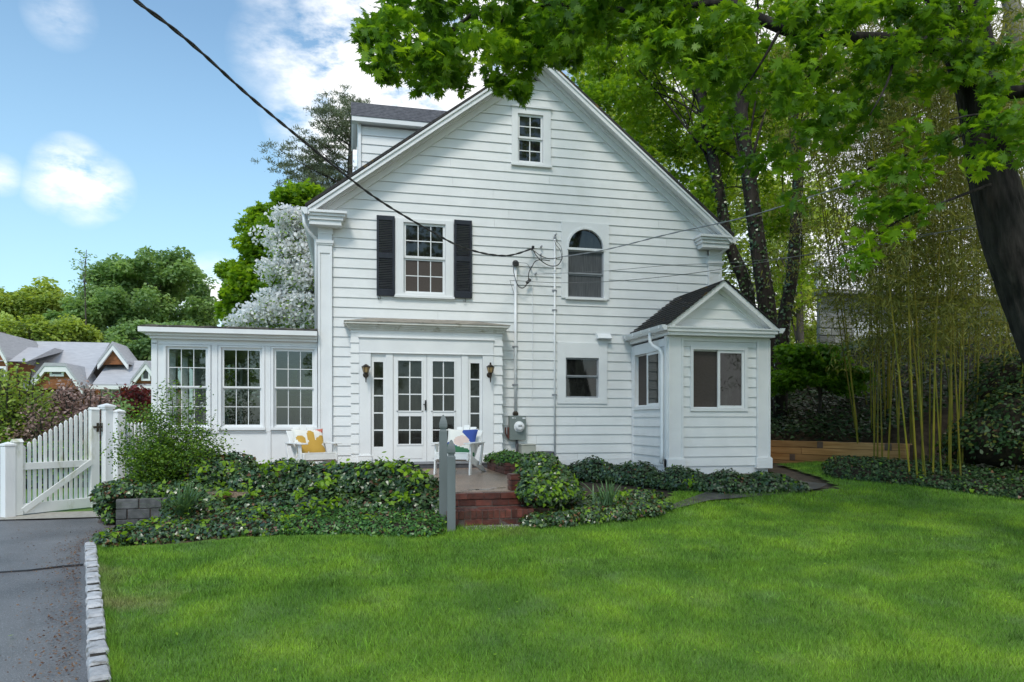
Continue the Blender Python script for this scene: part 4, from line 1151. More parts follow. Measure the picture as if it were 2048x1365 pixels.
# things in the sunroom
def chair_simple():
    t = thing('wicker_armchair', 'dark wicker armchair behind the middle sunroom window', 'armchair', (-1.9, 15.6, 1.0), .3)
    m = MB(); m.box(-.32, .32, -.3, .3, .28, .42); m.build('seat', M_FABCH, t, bevel=.03)
    m = MB(); m.box(-.32, .32, .24, .34, .42, .92); m.build('backrest', M_FABCH, t, bevel=.03)
    for s_ in (-1, 1):
        m = MB(); m.box(s_ * .36 - .05, s_ * .36 + .05, -.3, .3, .0, .62); m.build('arm', M_FABCH, t, bevel=.02)
    return t
chair_simple()
t = thing('lattice_screen', 'white crossed lattice screen inside the middle sunroom window', 'lattice', (at(462, 800, 15.1).x, 15.1, 1.0))
m = MB()
for i in range(4):
    z = .25 + i * .33
    m.beam((-.17, 0, z), (.17, 0, z + .33), .02, .02, up=(0, 1, 0)); m.beam((.17, .012, z), (-.17, .012, z + .33), .02, .02, up=(0, 1, 0))
m.build('lattice', M_TRIM, t)
for s_ in (-1, 1): m = MB(); m.box(s_ * .19 - .018, s_ * .19 + .018, -.015, .03, 0, 1.65); m.build('stile', M_TRIM, t)
t = thing('table_lamp', 'small pale lamp on a side table behind the right sunroom window', 'lamp', (at(609, 845, 15.2).x, 15.2, 1.0))
m = MB(); m.lathe([(.16, 0), (.16, .02), (.02, .03), (.02, .38), (.2, .40), (.2, .42)], 16); m.build('side_table', M_SASHG, t)
m = MB(); m.lathe([(.05, .421), (.07, .47), (.03, .55), (.02, .6)], 14); m.build('lamp_base', M_PLASTER, t)
m = MB(); m.lathe([(.11, .6), (.09, .78)], 18); m.build('lamp_shade', M_PLASTER, t)

# ================================================================== PATIO, STEPS, PLANTER
PZ = .60
pxa, pxb = az_(896, 985, PZ), az_(1066, 985, PZ)
PYF = (pxa.y + pxb.y) / 2          # front edge of the patio at the steps
SX_0, SX_1 = pxa.x - .10, az_(1052, 1010, .43).x
m = MB(); m.prism_z([(-1.75, 10.15), (SX_0, PYF + .12), (SX_1 + .05, PYF + .12), (2.72, 10.0), (2.72, YF), (-.45, YF), (-3.3, YF), (-3.3, 11.9), (-1.9, 11.2)], .3, PZ)
m.build('patio', M_PATIO)['kind'] = 'structure'
# wet patches: thin water films in the hollows by the top step
M_WATER = ramp_mat('puddle_water', (.05, .045, .04), (.09, .08, .07), .03, 3, bump=.03, bscale=8, spec=.6)
for (px, py, rx, ry) in ((965, 981, .17, .05), (1000, 978, .10, .03), (935, 984, .07, .02)):
    p = az_(px, py, PZ); m = MB()
    pts = [(p.x + rx * math.cos(a) * (1 + .2 * math.sin(3 * a)), p.y + .10 + ry * math.sin(a) * (1 + .2 * math.cos(2 * a))) for a in [i * math.pi / 9 for i in range(18)]]
    m.prism_z(pts, PZ - .01, PZ + .004); m.build('puddle', M_WATER)['kind'] = 'structure'

steps = thing('brick_steps', 'two wet red brick steps climbing from the lawn to the patio', 'steps', ((SX_0 + SX_1) / 2, PYF, .22))
_bm = {}
def brick(parent, x0, x1, y0, y1, z0, z1, name='brick', mat=None, jit=.003, bev=.004, org=None):
    key = (round(x1 - x0, 3), round(y1 - y0, 3), round(z1 - z0, 3), (mat or M_BRICK).name)
    cx, cy, cz = (x0 + x1) / 2, (y0 + y1) / 2, (z0 + z1) / 2
    if key not in _bm:
        m = MB(); a, b, c = (x1 - x0) / 2, (y1 - y0) / 2, (z1 - z0) / 2
        e = min(bev, a * .3, b * .3, c * .3)
        prof = [(-a, -b), (a, -b), (a, b), (-a, b)]
        pr2 = [(x * (a - e) / a, y * (b - e) / b) for x, y in prof]
        vs = [(x, y, -c) for x, y in pr2] + [(x, y, -c + e) for x, y in prof] + [(x, y, c - e) for x, y in prof] + [(x, y, c) for x, y in pr2]
        fs = [(3, 2, 1, 0), (12, 13, 14, 15)] + [(l * 4 + i, l * 4 + (i + 1) % 4, (l + 1) * 4 + (i + 1) % 4, (l + 1) * 4 + i) for l in range(3) for i in range(4)]
        m.add(vs, fs)
        me = bpy.data.meshes.new(name); me.from_pydata(m.v, [], m.f); me.update(); me.materials.append(mat or M_BRICK)
        _bm[key] = me
    o = bpy.data.objects.new(name, _bm[key]); link(o, parent)
    pl = parent.location if parent else Vector()
    o.location = Vector((cx + random.uniform(-jit, jit), cy + random.uniform(-jit, jit), cz + random.uniform(-jit, jit))) - pl
    o.rotation_euler = (random.uniform(-.012, .012), random.uniform(-.012, .012), random.uniform(-.02, .02))
    return o
Z0, Z1 = .235, .425
LYF = az_(980, 1021, Z1).y            # nose of the lower step
m = MB(); m.box(SX_0 + .006, SX_1 - .006, LYF + .008, PYF + .13, .1, Z1 - .006); m.box(SX_0 + .006, SX_1 - .006, PYF + .008, PYF + .16, .2, PZ - .006)
local(m, steps.location).build('mortar', M_MORTAR, steps)
nb = int((SX_1 - SX_0) / .072); bw = (SX_1 - SX_0) / nb
for i in range(nb):      # rowlock course of the lower tread, its riser shows the brick ends
    x = SX_0 + i * bw; brick(steps, x + .004, x + bw - .004, LYF, LYF + .20, Z0 + .085, Z1)
nb2 = int((SX_1 - SX_0) / .21); bw2 = (SX_1 - SX_0) / nb2
for i in range(nb2): x = SX_0 + i * bw2; brick(steps, x + .004, x + bw2 - .004, LYF + .005, LYF + .10, Z0 + .005, Z0 + .078)
y = LYF + .208
while y + .1 < PYF + .02:
    for i in range(nb2): x = SX_0 + i * bw2; brick(steps, x + .004, x + bw2 - .004, y, y + .092, Z1 - .07, Z1 - .004)
    y += .1
for row in range(2):
    off = .5 * bw2 * (row % 2)
    for i in range(nb2 + 1):
        x0_ = max(SX_0 + i * bw2 - off, SX_0); x1_ = min(SX_0 + (i + 1) * bw2 - off, SX_1)
        if x1_ - x0_ < .04: continue
        z = Z1 + .003 + row * .087
        brick(steps, x0_ + .004, x1_ - .004, PYF + .0 - .012 * row, PYF + .10, z, z + .080)

def brick_wall(t, x0, x1, y0, y1, z0, courses, cz=.068, bl=.205, bd=.09, faces='ffll'):
    """ring of bricks round a rectangle"""
    m = MB(); m.box(x0 + .012, x1 - .012, y0 + .012, y1 - .012, z0 - .1, z0 + courses * cz - .012); local(m, t.location).build('core', M_MORTAR, t)
    for c_ in range(courses):
        z = z0 + c_ * cz; off = (c_ % 2) * bl * .5
        x = x0 - off
        while x < x1 - .01:
            a, b = max(x, x0), min(x + bl, x1)
            if b - a > .03: brick(t, a + .004, b - .004, y0, y0 + .05, z + .004, z + cz - .004)
            x += bl
        y = y0 + .055 - off * 0
        while y < y1 - .01:
            b = min(y + bl, y1)
            if b - y > .03: brick(t, x0, x0 + .05, y + .004, b - .004, z + .004, z + cz - .004)
            y += bl
PLX0, PLY0 = 2.72, 12.3
pl = thing('brick_planter', 'low red brick planter full of leafy green plants on the patio', 'planter', (3.1, 13.0, PZ))
brick_wall(pl, PLX0, PLX0 + .62, PLY0, 13.85, PZ, 3)
pier = thing('brick_pier', 'short red brick pier at the patio corner beside the steps', 'pier', (2.4, PYF + .3, PZ))
brick_wall(pier, az_(1019, 981, PZ).x, az_(1019, 981, PZ).x + .5, PYF + .12, PYF + .34, PZ, 3)
m = MB(); m.box(az_(1019, 981, PZ).x, az_(1019, 981, PZ).x + .5, PYF + .12, PYF + .34, PZ + .205, PZ + .22)
local(m, pier.location).build('cap', M_BRICK, pier)

# gravel at the foot of the steps
nm = NM(); n = 1500
P = np.column_stack([rng.uniform(SX_0 + .2, SX_1 + .15, n), LYF - .02 - np.abs(rng.normal(size=n)) * .10, np.zeros(n)])
P[:, 2] = [ground_z(a, b) + .008 for a, b, _ in P]
PEB = (np.array([(-.5, -.4, 0), (.5, -.4, 0), (.4, .5, 0), (-.4, .4, 0), (0, 0, .45)]), [(0, 1, 4), (1, 2, 4), (2, 3, 4), (3, 0, 4)])
nm.leaves(*PEB, P, frames(np.tile([0, 0, 1.0], (n, 1)) + rng.normal(size=(n, 3)) * .2), rng.uniform(.008, .022, n), rng.uniform(0, 1, n))
M_GRAVEL = leaf_mat('gravel', (.05, .045, .04), (.17, .16, .15), (.40, .38, .36), trans=0.0, rough=.7)
o = nm.build('gravel', [M_GRAVEL]); tag(o, 'strip of loose grey gravel at the foot of the brick steps', 'gravel', kind='stuff')

# ---- two grey posts
def gate_post(name, label, px, pyb, D, ztop_px):
    p = ad(px, pyb, D); h = ad(px, ztop_px, D).z
    t = thing(name, label, 'post', (p.x, p.y, p.z), -.12, 'grey posts beside the brick steps')
    w_ = .05; H = h - p.z; hf = .19
    m = MB(); m.box(-w_, w_, -w_, w_, -.15, H - hf - .012); 
    m.hexa([(-w_, -w_, H - hf - .012), (w_, -w_, H - hf - .012), (w_, w_, H - hf - .012), (-w_, w_, H - hf - .012), (-w_ + .012, -w_ + .012, H - hf), (w_ - .012, -w_ + .012, H - hf), (w_ - .012, w_ - .012, H - hf), (-w_ + .012, w_ - .012, H - hf)])
    m.build('post', M_GREY, t, bevel=.003)
    m = MB()
    prof = [(w_ - .012, 0), (w_ - .012, .022), (w_ - .004, .026), (w_, .045), (w_ - .001, .08), (w_ * .84, .115), (w_ * .58, .15), (w_ * .30, .178), (w_ * .08, .19)]
    m.lathe([(r * 1.414, H - hf + z) for r, z in prof], 4, rot=math.pi / 4)
    m.build('finial', M_GREY, t)
    return t
gate_post('fence_post', 'grey wooden post with pointed finial, taller in the photo and further from the lawn', 886.5, 1040, 8.98, 830)
gate_post('fence_post', 'grey wooden post with pointed finial, nearest the lawn at the foot of the steps', 902.5, 1059, 8.7, 880)

# ---- adirondack chairs with cushions
M_CHAIR = ramp_mat('chair_white_paint', (.74, .74, .72), (.80, .80, .79), .45, 6, bump=.1, c3=(.60, .60, .55), c3scale=5, c3amt=(.6, .8))
def adirondack(label, cush_label, loc, rz, mats, pats):
    t = thing('adirondack_chair', label, 'chair', loc, rz, 'white adirondack chairs on the patio')
    # local: front = -y
    for s_ in (-1, 1):
        x = s_ * .30
        m = MB(); m.prism_x([(-.42, 0), (-.34, 0), (-.24, .53), (-.36, .53)], x - .014 + s_ * .02, x + .014 + s_ * .02); m.build('leg', M_CHAIR, t, bevel=.004)
        m = MB(); m.prism_x([(-.44, .25), (-.44, .37), (-.36, .39), (.44, .10), (.62, .0), (.46, .0)], x - .013 - s_ * .012, x + .013 - s_ * .012); m.build('stringer', M_CHAIR, t, bevel=.004)
        m = MB()
        m.prism_z([(x - .07, -.46), (x + .07, -.46), (x + .075, -.2), (x + .05 + s_ * .02, .30), (x - .04 + s_ * .02, .30), (x - .075, -.2)], .532, .556); m.build('armrest', M_CHAIR, t, bevel=.005)
        m = MB(); m.prism_x([(.06, .15), (.14, .13), (.30, .53), (.23, .53)], x - .013 + s_ * .045, x + .013 + s_ * .045); m.build('leg', M_CHAIR, t, bevel=.004)
    for i in range(6):
        y = -.42 + i * .082; z = .375 - i * .028
        m = MB(); m.hexa([(-.29, y, z), (.29, y, z), (.29, y + .072, z - .024), (-.29, y + .072, z - .024), (-.29, y, z + .018), (.29, y, z + .018), (.29, y + .072, z - .006), (-.29, y + .072, z - .006)])
        m.build('seat_slat', M_CHAIR, t, bevel=.003)
    for i in range(5):
        u = (i - 2); xb, xt = u * .095, u * .13
        L_ = .74 - .04 * abs(u) ** 1.5
        m = MB(); hw0, hw1 = .043, .058
        y0_, z0_, y1_, z1_ = .08, .22, .08 + L_ * .42, .22 + L_ * .86
        m.hexa([(xb - hw0, y0_, z0_), (xb + hw0, y0_, z0_), (xb + hw0, y0_ + .02, z0_ - .01), (xb - hw0, y0_ + .02, z0_ - .01),
                (xt - hw1, y1_, z1_), (xt + hw1, y1_, z1_), (xt + hw1, y1_ + .02, z1_ - .01), (xt - hw1, y1_ + .02, z1_ - .01)])
        m.build('back_slat', M_CHAIR, t, bevel=.006)
    m = MB(); m.beam((-.31, .275, .53), (.31, .275, .53), .03, .07, up=(0, 0, 1)); m.build('back_rail', M_CHAIR, t)
    m = MB(); m.beam((-.31, -.42, .32), (.31, -.42, .32), .022, .10, up=(0, 0, 1)); m.build('apron', M_CHAIR, t)
    # the cushion rests on the seat: a thing of its own
    c = bpy.data.objects.new('cushion', None); c.empty_display_size = .1; COL.objects.link(c); c.location = Vector(loc); c.rotation_euler = (0, 0, rz)
    tag(c, cush_label, 'cushion')
    n = 28; vs = []; fs = []; mi = []
    for sgn in (1, -1):
        o0 = len(vs)
        for j in range(n + 1):
            for i in range(n + 1):
                u, v = i / n * 2 - 1, j / n * 2 - 1
                pin = 1 - .10 * ((1 - abs(u) ** 3) * 0 + (abs(u) ** 2 * (1 - abs(v)) * 0)) 
                e = max(0.0, (1 - u ** 4)) * max(0.0, (1 - v ** 4))
                sx = u * (.29 - .028 * (1 - v * v)); sz = v * (.27 - .026 * (1 - u * u))
                th_ = .085 * e ** .55 + .006 * math.sin(7 * u + 3 * v) * e
                vs.append((sx, -sgn * th_, sz))
        for j in range(n):
            for i in range(n):
                a = o0 + j * (n + 1) + i; q = (a, a + 1, a + n + 2, a + n + 1)
                fs.append(q if sgn > 0 else tuple(reversed(q)))
                u, v = (i + .5) / n * 2 - 1, (j + .5) / n * 2 - 1
                mi.append(pats(u, v) if sgn > 0 else 0)
    me = bpy.data.meshes.new('cushion_cover'); 
    R = Matrix.Rotation(-.43, 3, 'X')
    me.from_pydata([tuple(R @ Vector(v) + Vector((0, .07, .545))) for v in vs], [], fs); me.update()
    for q in mats: me.materials.append(q)
    me.polygons.foreach_set('material_index', mi); me.polygons.foreach_set('use_smooth', [True] * len(fs))
    o = bpy.data.objects.new('cushion_cover', me); link(o, c)
    return t
def fab(name, c): return ramp_mat(name, tuple(v * .93 for v in c), c, .85, 9, bump=.3, bscale=220, bdist=.002)
F_CR, F_MU, F_CO = fab('cream_cloth', (.74, .72, .66)), fab('mustard_cloth', (.52, .31, .055)), fab('coral_cloth', (.58, .16, .11))
F_BL, F_PK, F_GR = fab('blue_cloth', (.035, .075, .30)), fab('blush_cloth', (.68, .52, .45)), fab('green_cloth', (.04, .16, .07))
def pat1(u, v):
    if u > .45 and v > .55 + .6 * (1 - u): return 2
    for (cx, cy, rx, ry, a) in ((0.05, .35, .27, .5, 0), (-.62, .15, .25, .35, .7), (.62, .05, .26, .5, -.8), (.2, -.5, .75, .42, -.15), (-.55, -.55, .4, .4, 0)):
        du, dv = u - cx, v - cy; x_, y_ = du * math.cos(a) + dv * math.sin(a), -du * math.sin(a) + dv * math.cos(a)
        if (x_ / rx) ** 2 + (y_ / ry) ** 2 < 1: return 1
    return 0
def pat2(u, v):
    if v < -.45 - .25 * u: return 3
    d = math.hypot(u - .05, v + .05)
    if u > .1 and v > -.15 and not ((u - .05) / .58) ** 2 + ((v - .0) / .42) ** 2 < 1 and v < .95 and v > .75 - 1.1 * u + .0: return 1
    if u < -.15 and v < -.05 and ((u + .1) / .7) ** 2 + ((v - .05) / .55) ** 2 > .55: return 1
    return 2 if ((u - .1) / .55) ** 2 + ((v) / .40) ** 2 < 1 else 0
def on_patio(px, py): return az_(px, py, PZ)
p = on_patio(926, 950); adirondack('white adirondack chair behind the grey posts, holding the blue and cream cushion', 'square cream cushion with blue and green shapes on the chair behind the posts',
    (p.x, p.y + .35, PZ), -.50, [F_CR, F_BL, F_PK, F_GR], pat2)
p = ad(622, 951, 12.7); adirondack('white adirondack chair behind the ivy hedge, holding the mustard flower cushion', 'white cushion with a mustard flower and coral corner on the chair behind the hedge',
    (p.x, p.y, PZ), .42, [F_CR, F_MU, F_CO], pat1)

# ================================================================== FITTINGS ON THE WALL
def lantern(label, px, pyt, pyb, finial, Y=YD - .03):
    zt, zb = at(px, pyt, Y).z, at(px, pyb, Y).z; x = at(px, pyt, Y).x; H = zt - zb
    t = thing('wall_lantern', label, 'lantern', (x, Y, zb), 0, 'lanterns beside the french doors')
    yo = -.13
    m = MB(); m.lathe([(.05, 0), (.055, .01), (.03, .03), (.02, .04)], 12, (0, 0, H * .42), axis='y'); m.tube([(0, -.02, H * .42), (0, -.08, H * .34), (0, yo, H * .40), (0, yo, H * .50)], .012, 6)
    m.tube([(0, yo, H * .42), (0, yo, H * .2), (0, yo, 0)], [.022, .014, .008], 8); m.build('bracket', M_IRON, t)
    m = MB(); r0, r1, z0_, z1_ = .045, .075, H * .50, H * .84
    m.lathe([(r0 * .9, z0_ + .012), (r1 * .92, z1_ - .01)], 6, (0, yo, 0)); m.build('glass', M_AMBER, t)
    m = MB(); m.lathe([(.02, z0_ - .03), (r0, z0_), (r0, z0_ + .012)], 6, (0, yo, 0)); m.lathe([(r1, z1_ - .012), (r1 + .012, z1_), (r1 * .5, z1_ + .035), (.015, z1_ + .05)], 6, (0, yo, 0))
    for k in range(6):
        a = k * math.pi / 3; m.tube([(r0 * math.cos(a), yo + r0 * math.sin(a), z0_ + .01), (r1 * math.cos(a), yo + r1 * math.sin(a), z1_ - .01)], .0045, 4)
    if finial: m.lathe([(.012, z1_ + .05), (.022, z1_ + .07), (.008, z1_ + .085), (.006, H)], 8, (0, yo, 0))
    m.build('cage', M_IRON, t)
lantern('bronze wall lantern with a flat top on the left pier of the french doors', 731.5, 729, 766, False)
lantern('bronze wall lantern with a ball finial on the right pier of the french doors', 978.5, 729, 766, True)

# electric meter
p0, p1 = at(1016, 832, YF), at(1048.5, 880, YF)
t = thing('electric_meter', 'grey electric meter box with round glass dial low on the clapboard wall', 'meter', (p0.x, YF, p1.z))
W_, H_ = p1.x - p0.x, p0.z - p1.z
m = MB(); m.box(0, W_, -.15, -.02, 0, H_); m.build('box', M_METER, t, bevel=.006)
m = MB(); m.lathe([(.11, .13), (.11, .155), (.10, .16)], 24, (W_ * .58, -.0, H_ * .55), axis='y'); m.lathe([(.085, .16), (.085, .21), (.06, .235), (.02, .24)], 24, (W_ * .58, 0, H_ * .55), axis='y')
m.build('dial', M_METALW, t, smooth=False)
m = MB(); m.box(W_ * .47, W_ * .69, -.245, -.240, H_ * .56, H_ * .60); m.build('register', M_BLACK, t)
m = MB(); m.box(W_ * .78, W_ * .97, -.153, -.1505, H_ * .87, H_ * .93); m.box(W_ * .14, W_ * .26, -.153, -.1505, H_ * .89, H_ * .93); m.box(W_ * .30, W_ * .37, -.153, -.1505, H_ * .89, H_ * .92); m.build('sticker', M_METALW, t)
m = MB(); m.tube([(-.03, -.08, .06), (-.07, -.08, .14), (-.07, -.08, .26)], .014, 6); m.box(-.03, -.001, -.11, -.05, .03, .26); m.build('lever', M_BRICK, t)
def conduit(name, label, pts, r, mat, cat='conduit', straps=()):
    t = thing(name, label, cat, pts[-1]); m = MB(); m.tube([Vector(p) - Vector(pts[-1]) for p in pts], r, 10); m.build('pipe', mat, t, smooth=True)
    for z in straps:
        s = MB(); q = Vector(pts[0]) - Vector(pts[-1]); s.box(q.x - r - .03, q.x + r + .03, -.012 + r + .0, .02 + r, z - .015 - pts[-1][2], z + .015 - pts[-1][2]); s.box(q.x - r - .004, q.x + r + .004, -r - .006, r, z - .012 - pts[-1][2], z + .012 - pts[-1][2]); s.build('strap', M_SASHG, t)
    return t
xc = at(1031, 600, YF - .06).x; zt = at(1031, 528, YF - .06).z
cd = conduit('service_conduit', 'white electrical conduit rising from the meter box to a black weatherhead', [(xc, YF - .06, zt), (xc, YF - .06, 3.0), (xc, YF - .06, p0.z - .0)], .03, M_METALW, straps=(3.05, at(1031, 770, YF).z))
m = MB(); q = Vector((0, 0, zt - p0.z)); m.lathe([(.035, -.04), (.062, -.02), (.066, .02), (.045, .06), (.01, .075)], 12, q); m.box(q.x - .05, q.x + .05, q.y - .09, q.y - .02, q.z - .05, q.z + .02); m.build('weatherhead', M_BLACK, cd, smooth=False)
m = MB(); m.lathe([(.035, 0), (.06, .02), (.06, .06), (.033, .09)], 10); m.build('hub', M_IRON, cd)
conduit('meter_ground_pipe', 'short dark pipe dropping from the meter box to the ground', [(p0.x + .17, YF - .07, p1.z - .0), (p0.x + .17, YF - .07, .62)], .022, M_SILL, cat='pipe')
xv = at(1109.5, 700, YF - .045).x
vp = conduit('white_vent_pipe', 'tall thin white pipe running up the clapboards beside the arched window', [(xv, YF - .045, at(1110, 480, YF).z), (xv, YF - .045, .64)], .021, M_METALW, cat='pipe', straps=(at(1110, 582, YF).z, at(1110, 621, YF).z, at(1110, 790, YF).z))
m = MB(); m.lathe([(.02, 0), (.028, .02), (.028, .045), (.016, .06)], 10, (0, 0, at(1110, 480, YF).z - .64)); m.build('pipe_cap', M_SASHG, vp)
p0b, p1b = at(1038, 888, YF - .1), at(1066, 915, YF - .1)
t = thing('utility_box', 'beige utility box standing below the electric meter', 'box', (p0b.x, YF - .2, .6))
m = MB(); m.box(0, p1b.x - p0b.x, -.12, .14, 0, p0b.z - .6 - .03); m.build('box', M_BOX, t, bevel=.006)
m = MB(); m.box(-.01, p1b.x - p0b.x + .01, -.13, .15, p0b.z - .6 - .029, p0b.z - .6); m.build('lid', M_BOX, t, bevel=.008)
# dark block standing for a low air conditioner top behind the ivy
pq = at(1078, 903, YF - .25)
t = thing('dark_block', 'small dark block lying by the wall behind the ivy bush', 'block', (pq.x, YF - .3, .6))
m = MB(); m.box(0, .28, -.1, .1, 0, pq.z - .6); m.build('block', M_SILL, t, bevel=.02)
# vent hood
a, b = at(1192, 668, YF), at(1219, 678.5, YF)
t = thing('vent_hood', 'small white vent hood on the clapboards above the lower window', 'vent', (a.x, YF, b.z))
m = MB(); m.prism_x([(-.02, .0), (-.14, -.02), (-.16, 0), (-.06, a.z - b.z), (-.02, a.z - b.z)], 0, b.x - a.x); m.build('hood', M_METALW, t, bevel=.003)
m = MB(); m.box(-.02, b.x - a.x + .02, -.03, -.022, -.03, a.z - b.z + .02); m.build('flange', M_METALW, t)
# outdoor tap cable: thin white line
for (px, y0, y1, lab) in ((1064.5, 556, 800, 'thin white cable running down the clapboards between conduit and pipe'),):
    x = at(px, 700, YF).x; m = MB(); m.tube([(x, YF - .03, at(px, y0, YF).z), (x + .004, YF - .03, 3.3), (x - .004, YF - .03, at(px, y1, YF).z)], .007, 6)
    o = m.build('wall_cable', M_METALW); tag(o, lab, 'cable')

# ---- overhead cables
def sag(a, b, drop, n=28):
    a, b = Vector(a), Vector(b)
    return [a.lerp(b, t) - Vector((0, 0, drop * 4 * t * (1 - t))) for t in [i / n for i in range(n + 1)]]
# main service drop: from the bracket, over the camera's left shoulder
A = at(1066, 497, YF - .12)
path = [A, at(1010, 512, 13.9), at(930, 497, 13.1), at(850, 456, 12.0), at(760, 402, 11.0), at(690, 350, 10.2), at(600, 277, 9.2), at(500, 194, 8.2), at(400, 103, 7.4), at(330, 45, 6.9), at(270, 0, 6.5), at(150, -110, 5.6), at(0, -260, 4.7)]
def smooth_path(P_, k=6):
    out_ = []
    for i in range(len(P_) - 1):
        p0_, p1_, p2_, p3_ = P_[max(i - 1, 0)], P_[i], P_[i + 1], P_[min(i + 2, len(P_) - 1)]
        for j in range(k):
            t_ = j / k
            out_.append(.5 * ((2 * p1_) + (p2_ - p0_) * t_ + (2 * p0_ - 5 * p1_ + 4 * p2_ - p3_) * t_ * t_ + (-p0_ + 3 * p1_ - 3 * p2_ + p3_) * t_ ** 3))
    return out_ + [P_[-1]]
def twisted(pts, nstr, rs, rc, pitch):
    """strands winding round a centre line"""
    m = MB(); dense = []
    for i in range(len(pts) - 1):
        kk = max(1, int((pts[i + 1] - pts[i]).length / (pitch / 7)))
        for j in range(kk): dense.append(pts[i].lerp(pts[i + 1], j / kk))
    dense.append(pts[-1]); L_ = 0; offs = []
    for i, p in enumerate(dense):
        if i: L_ += (p - dense[i - 1]).length
        offs.append(L_)
    for s_ in range(nstr):
        q = []
        for p, l_ in zip(dense, offs):
            a = 2 * math.pi * (l_ / pitch + s_ / nstr)
            q.append(p + Vector((0, math.cos(a), math.sin(a))) * rc)
        m.tube(q, rs, 5)
    return m
sp_ = smooth_path(path)
t = thing('service_drop', 'thick black twisted power cable slanting down from the sky to the house wall', 'cable', A)
local(twisted(sp_, 2, .012, .0095, .55), A).build('cable', M_BLACK, t, smooth=True)
br = MB(); br.tube([A + Vector((0, .11, .0)), A + Vector((0, 0, 0))], .02, 8); br.lathe([(.02, 0), (.03, .01), (.03, .04), (.018, .05)], 8, A); local(br, A).build('insulator', M_BLACK, t)
# loops of loose wire by the weatherhead
t = thing('loose_wires', 'tangle of loose black wires looping beside the weatherhead', 'wires', at(1080, 520, YF - .1))
def loop(pxs, r=.006, y=.12, mat=M_BLACK):
    P_ = [at(px, py, YF - y - .02 * (i % 3)) for i, (px, py) in enumerate(pxs)]
    m = MB(); m.tube(smooth_path(P_, 5), r, 5); local(m, t.location).build('wire', mat, t, smooth=True)
loop([(1066, 500), (1073, 512), (1085, 524), (1100, 532), (1115, 531), (1123, 520), (1124, 512)], .010)
loop([(1068, 502), (1080, 511), (1095, 517), (1110, 517), (1124, 514), (1140, 512)], .008)
loop([(1124, 514), (1120, 500), (1112, 490), (1109, 481)], .006)
loop([(1125, 510), (1122, 495), (1115, 485), (1110, 480)], .005)
loop([(1100, 522), (1080, 520), (1070, 524), (1064, 534), (1058, 545), (1057, 560)], .010)
loop([(1057, 560), (1052, 572), (1044, 577), (1036, 572), (1030, 555), (1027, 540), (1030, 526)], .007)
loop([(1056, 562), (1048, 575), (1040, 574), (1033, 566)], .005)
loop([(1034, 525), (1044, 526), (1054, 528), (1060, 536)], .004)
loop([(1020, 562), (1024, 575), (1028, 588)], .004)
m = MB(); q = at(1057, 563, YF - .13); m.tube([q + Vector((-.04, 0, -.04)), q + Vector((.04, 0, .04))], .03, 8); local(m, t.location).build('splice', M_BLACK, t)
for (px, py) in ((1081, 495), (1080, 511), (1110, 471), (1060, 536), (1070, 549)):
    m = MB(); q = at(px, py, YF); m.tube([(q.x, YF - .0, q.z), (q.x, YF - .10, q.z)], .018, 8); local(m, t.location).build('insulator', M_SASHG, t)
# lines leaving to the right
def line(lab, pts, r, mat=M_SASHG, tw=False):
    P_ = smooth_path(pts, 8); t = thing('overhead_line', lab, 'cable', P_[0])
    m = twisted(P_, 2, r * .8, r * .7, .6) if tw else MB().tube(P_, r, 5)
    local(m, P_[0]).build('cable', mat, t, smooth=True)
line('grey twisted line rising to the upper right from below the arched window top', [at(1124, 514, YF - .12), at(1210, 500, 13.3), at(1340, 468, 11.9), at(1500, 432, 10.6), at(1700, 368, 9.3), at(1900, 302, 8.2), at(2048, 262, 7.5), at(2300, 190, 6.4)], .009, tw=True)
M_LINE = ramp_mat('thin_line_grey', (.10, .10, .10), (.16, .16, .16), .5, 9, bump=0)
line('thin upper phone line crossing the arched window and the big trunk', [at(1071, 549, YF - .12), at(1200, 543, 13.4), at(1340, 531, 12.0), at(1500, 523, 10.8), at(1750, 492, 9.4), at(2048, 428, 7.9), at(2300, 370, 6.8)], .0045, M_LINE)
line('thin lower phone line crossing the arched window and the big trunk', [at(1019, 561, YF - .12), at(1120, 566, 13.7), at(1240, 562, 12.7), at(1400, 545, 11.4), at(1600, 512, 10.2), at(1800, 477, 9.1), at(2048, 440, 7.9), at(2300, 395, 6.9)], .0055, M_LINE)

# monogram on the left sunroom window
q = at(403, 811, YS - .005)
t = thing('window_decal', 'small round white monogram sticker on the left sunroom window', 'sticker', (q.x, YS + .03, q.z))
m = MB(); ring = [(.018 * math.cos(a) , 0, .018 * math.sin(a)) for a in [i * math.pi / 8 for i in range(17)]]
m.tube(ring, .005, 4); m.tube([(.02, 0, -.015), (.022, 0, .03), (.005, 0, .058), (-.02, 0, .045), (-.012, 0, .032)], .004, 4); m.build('monogram', M_METALW, t)

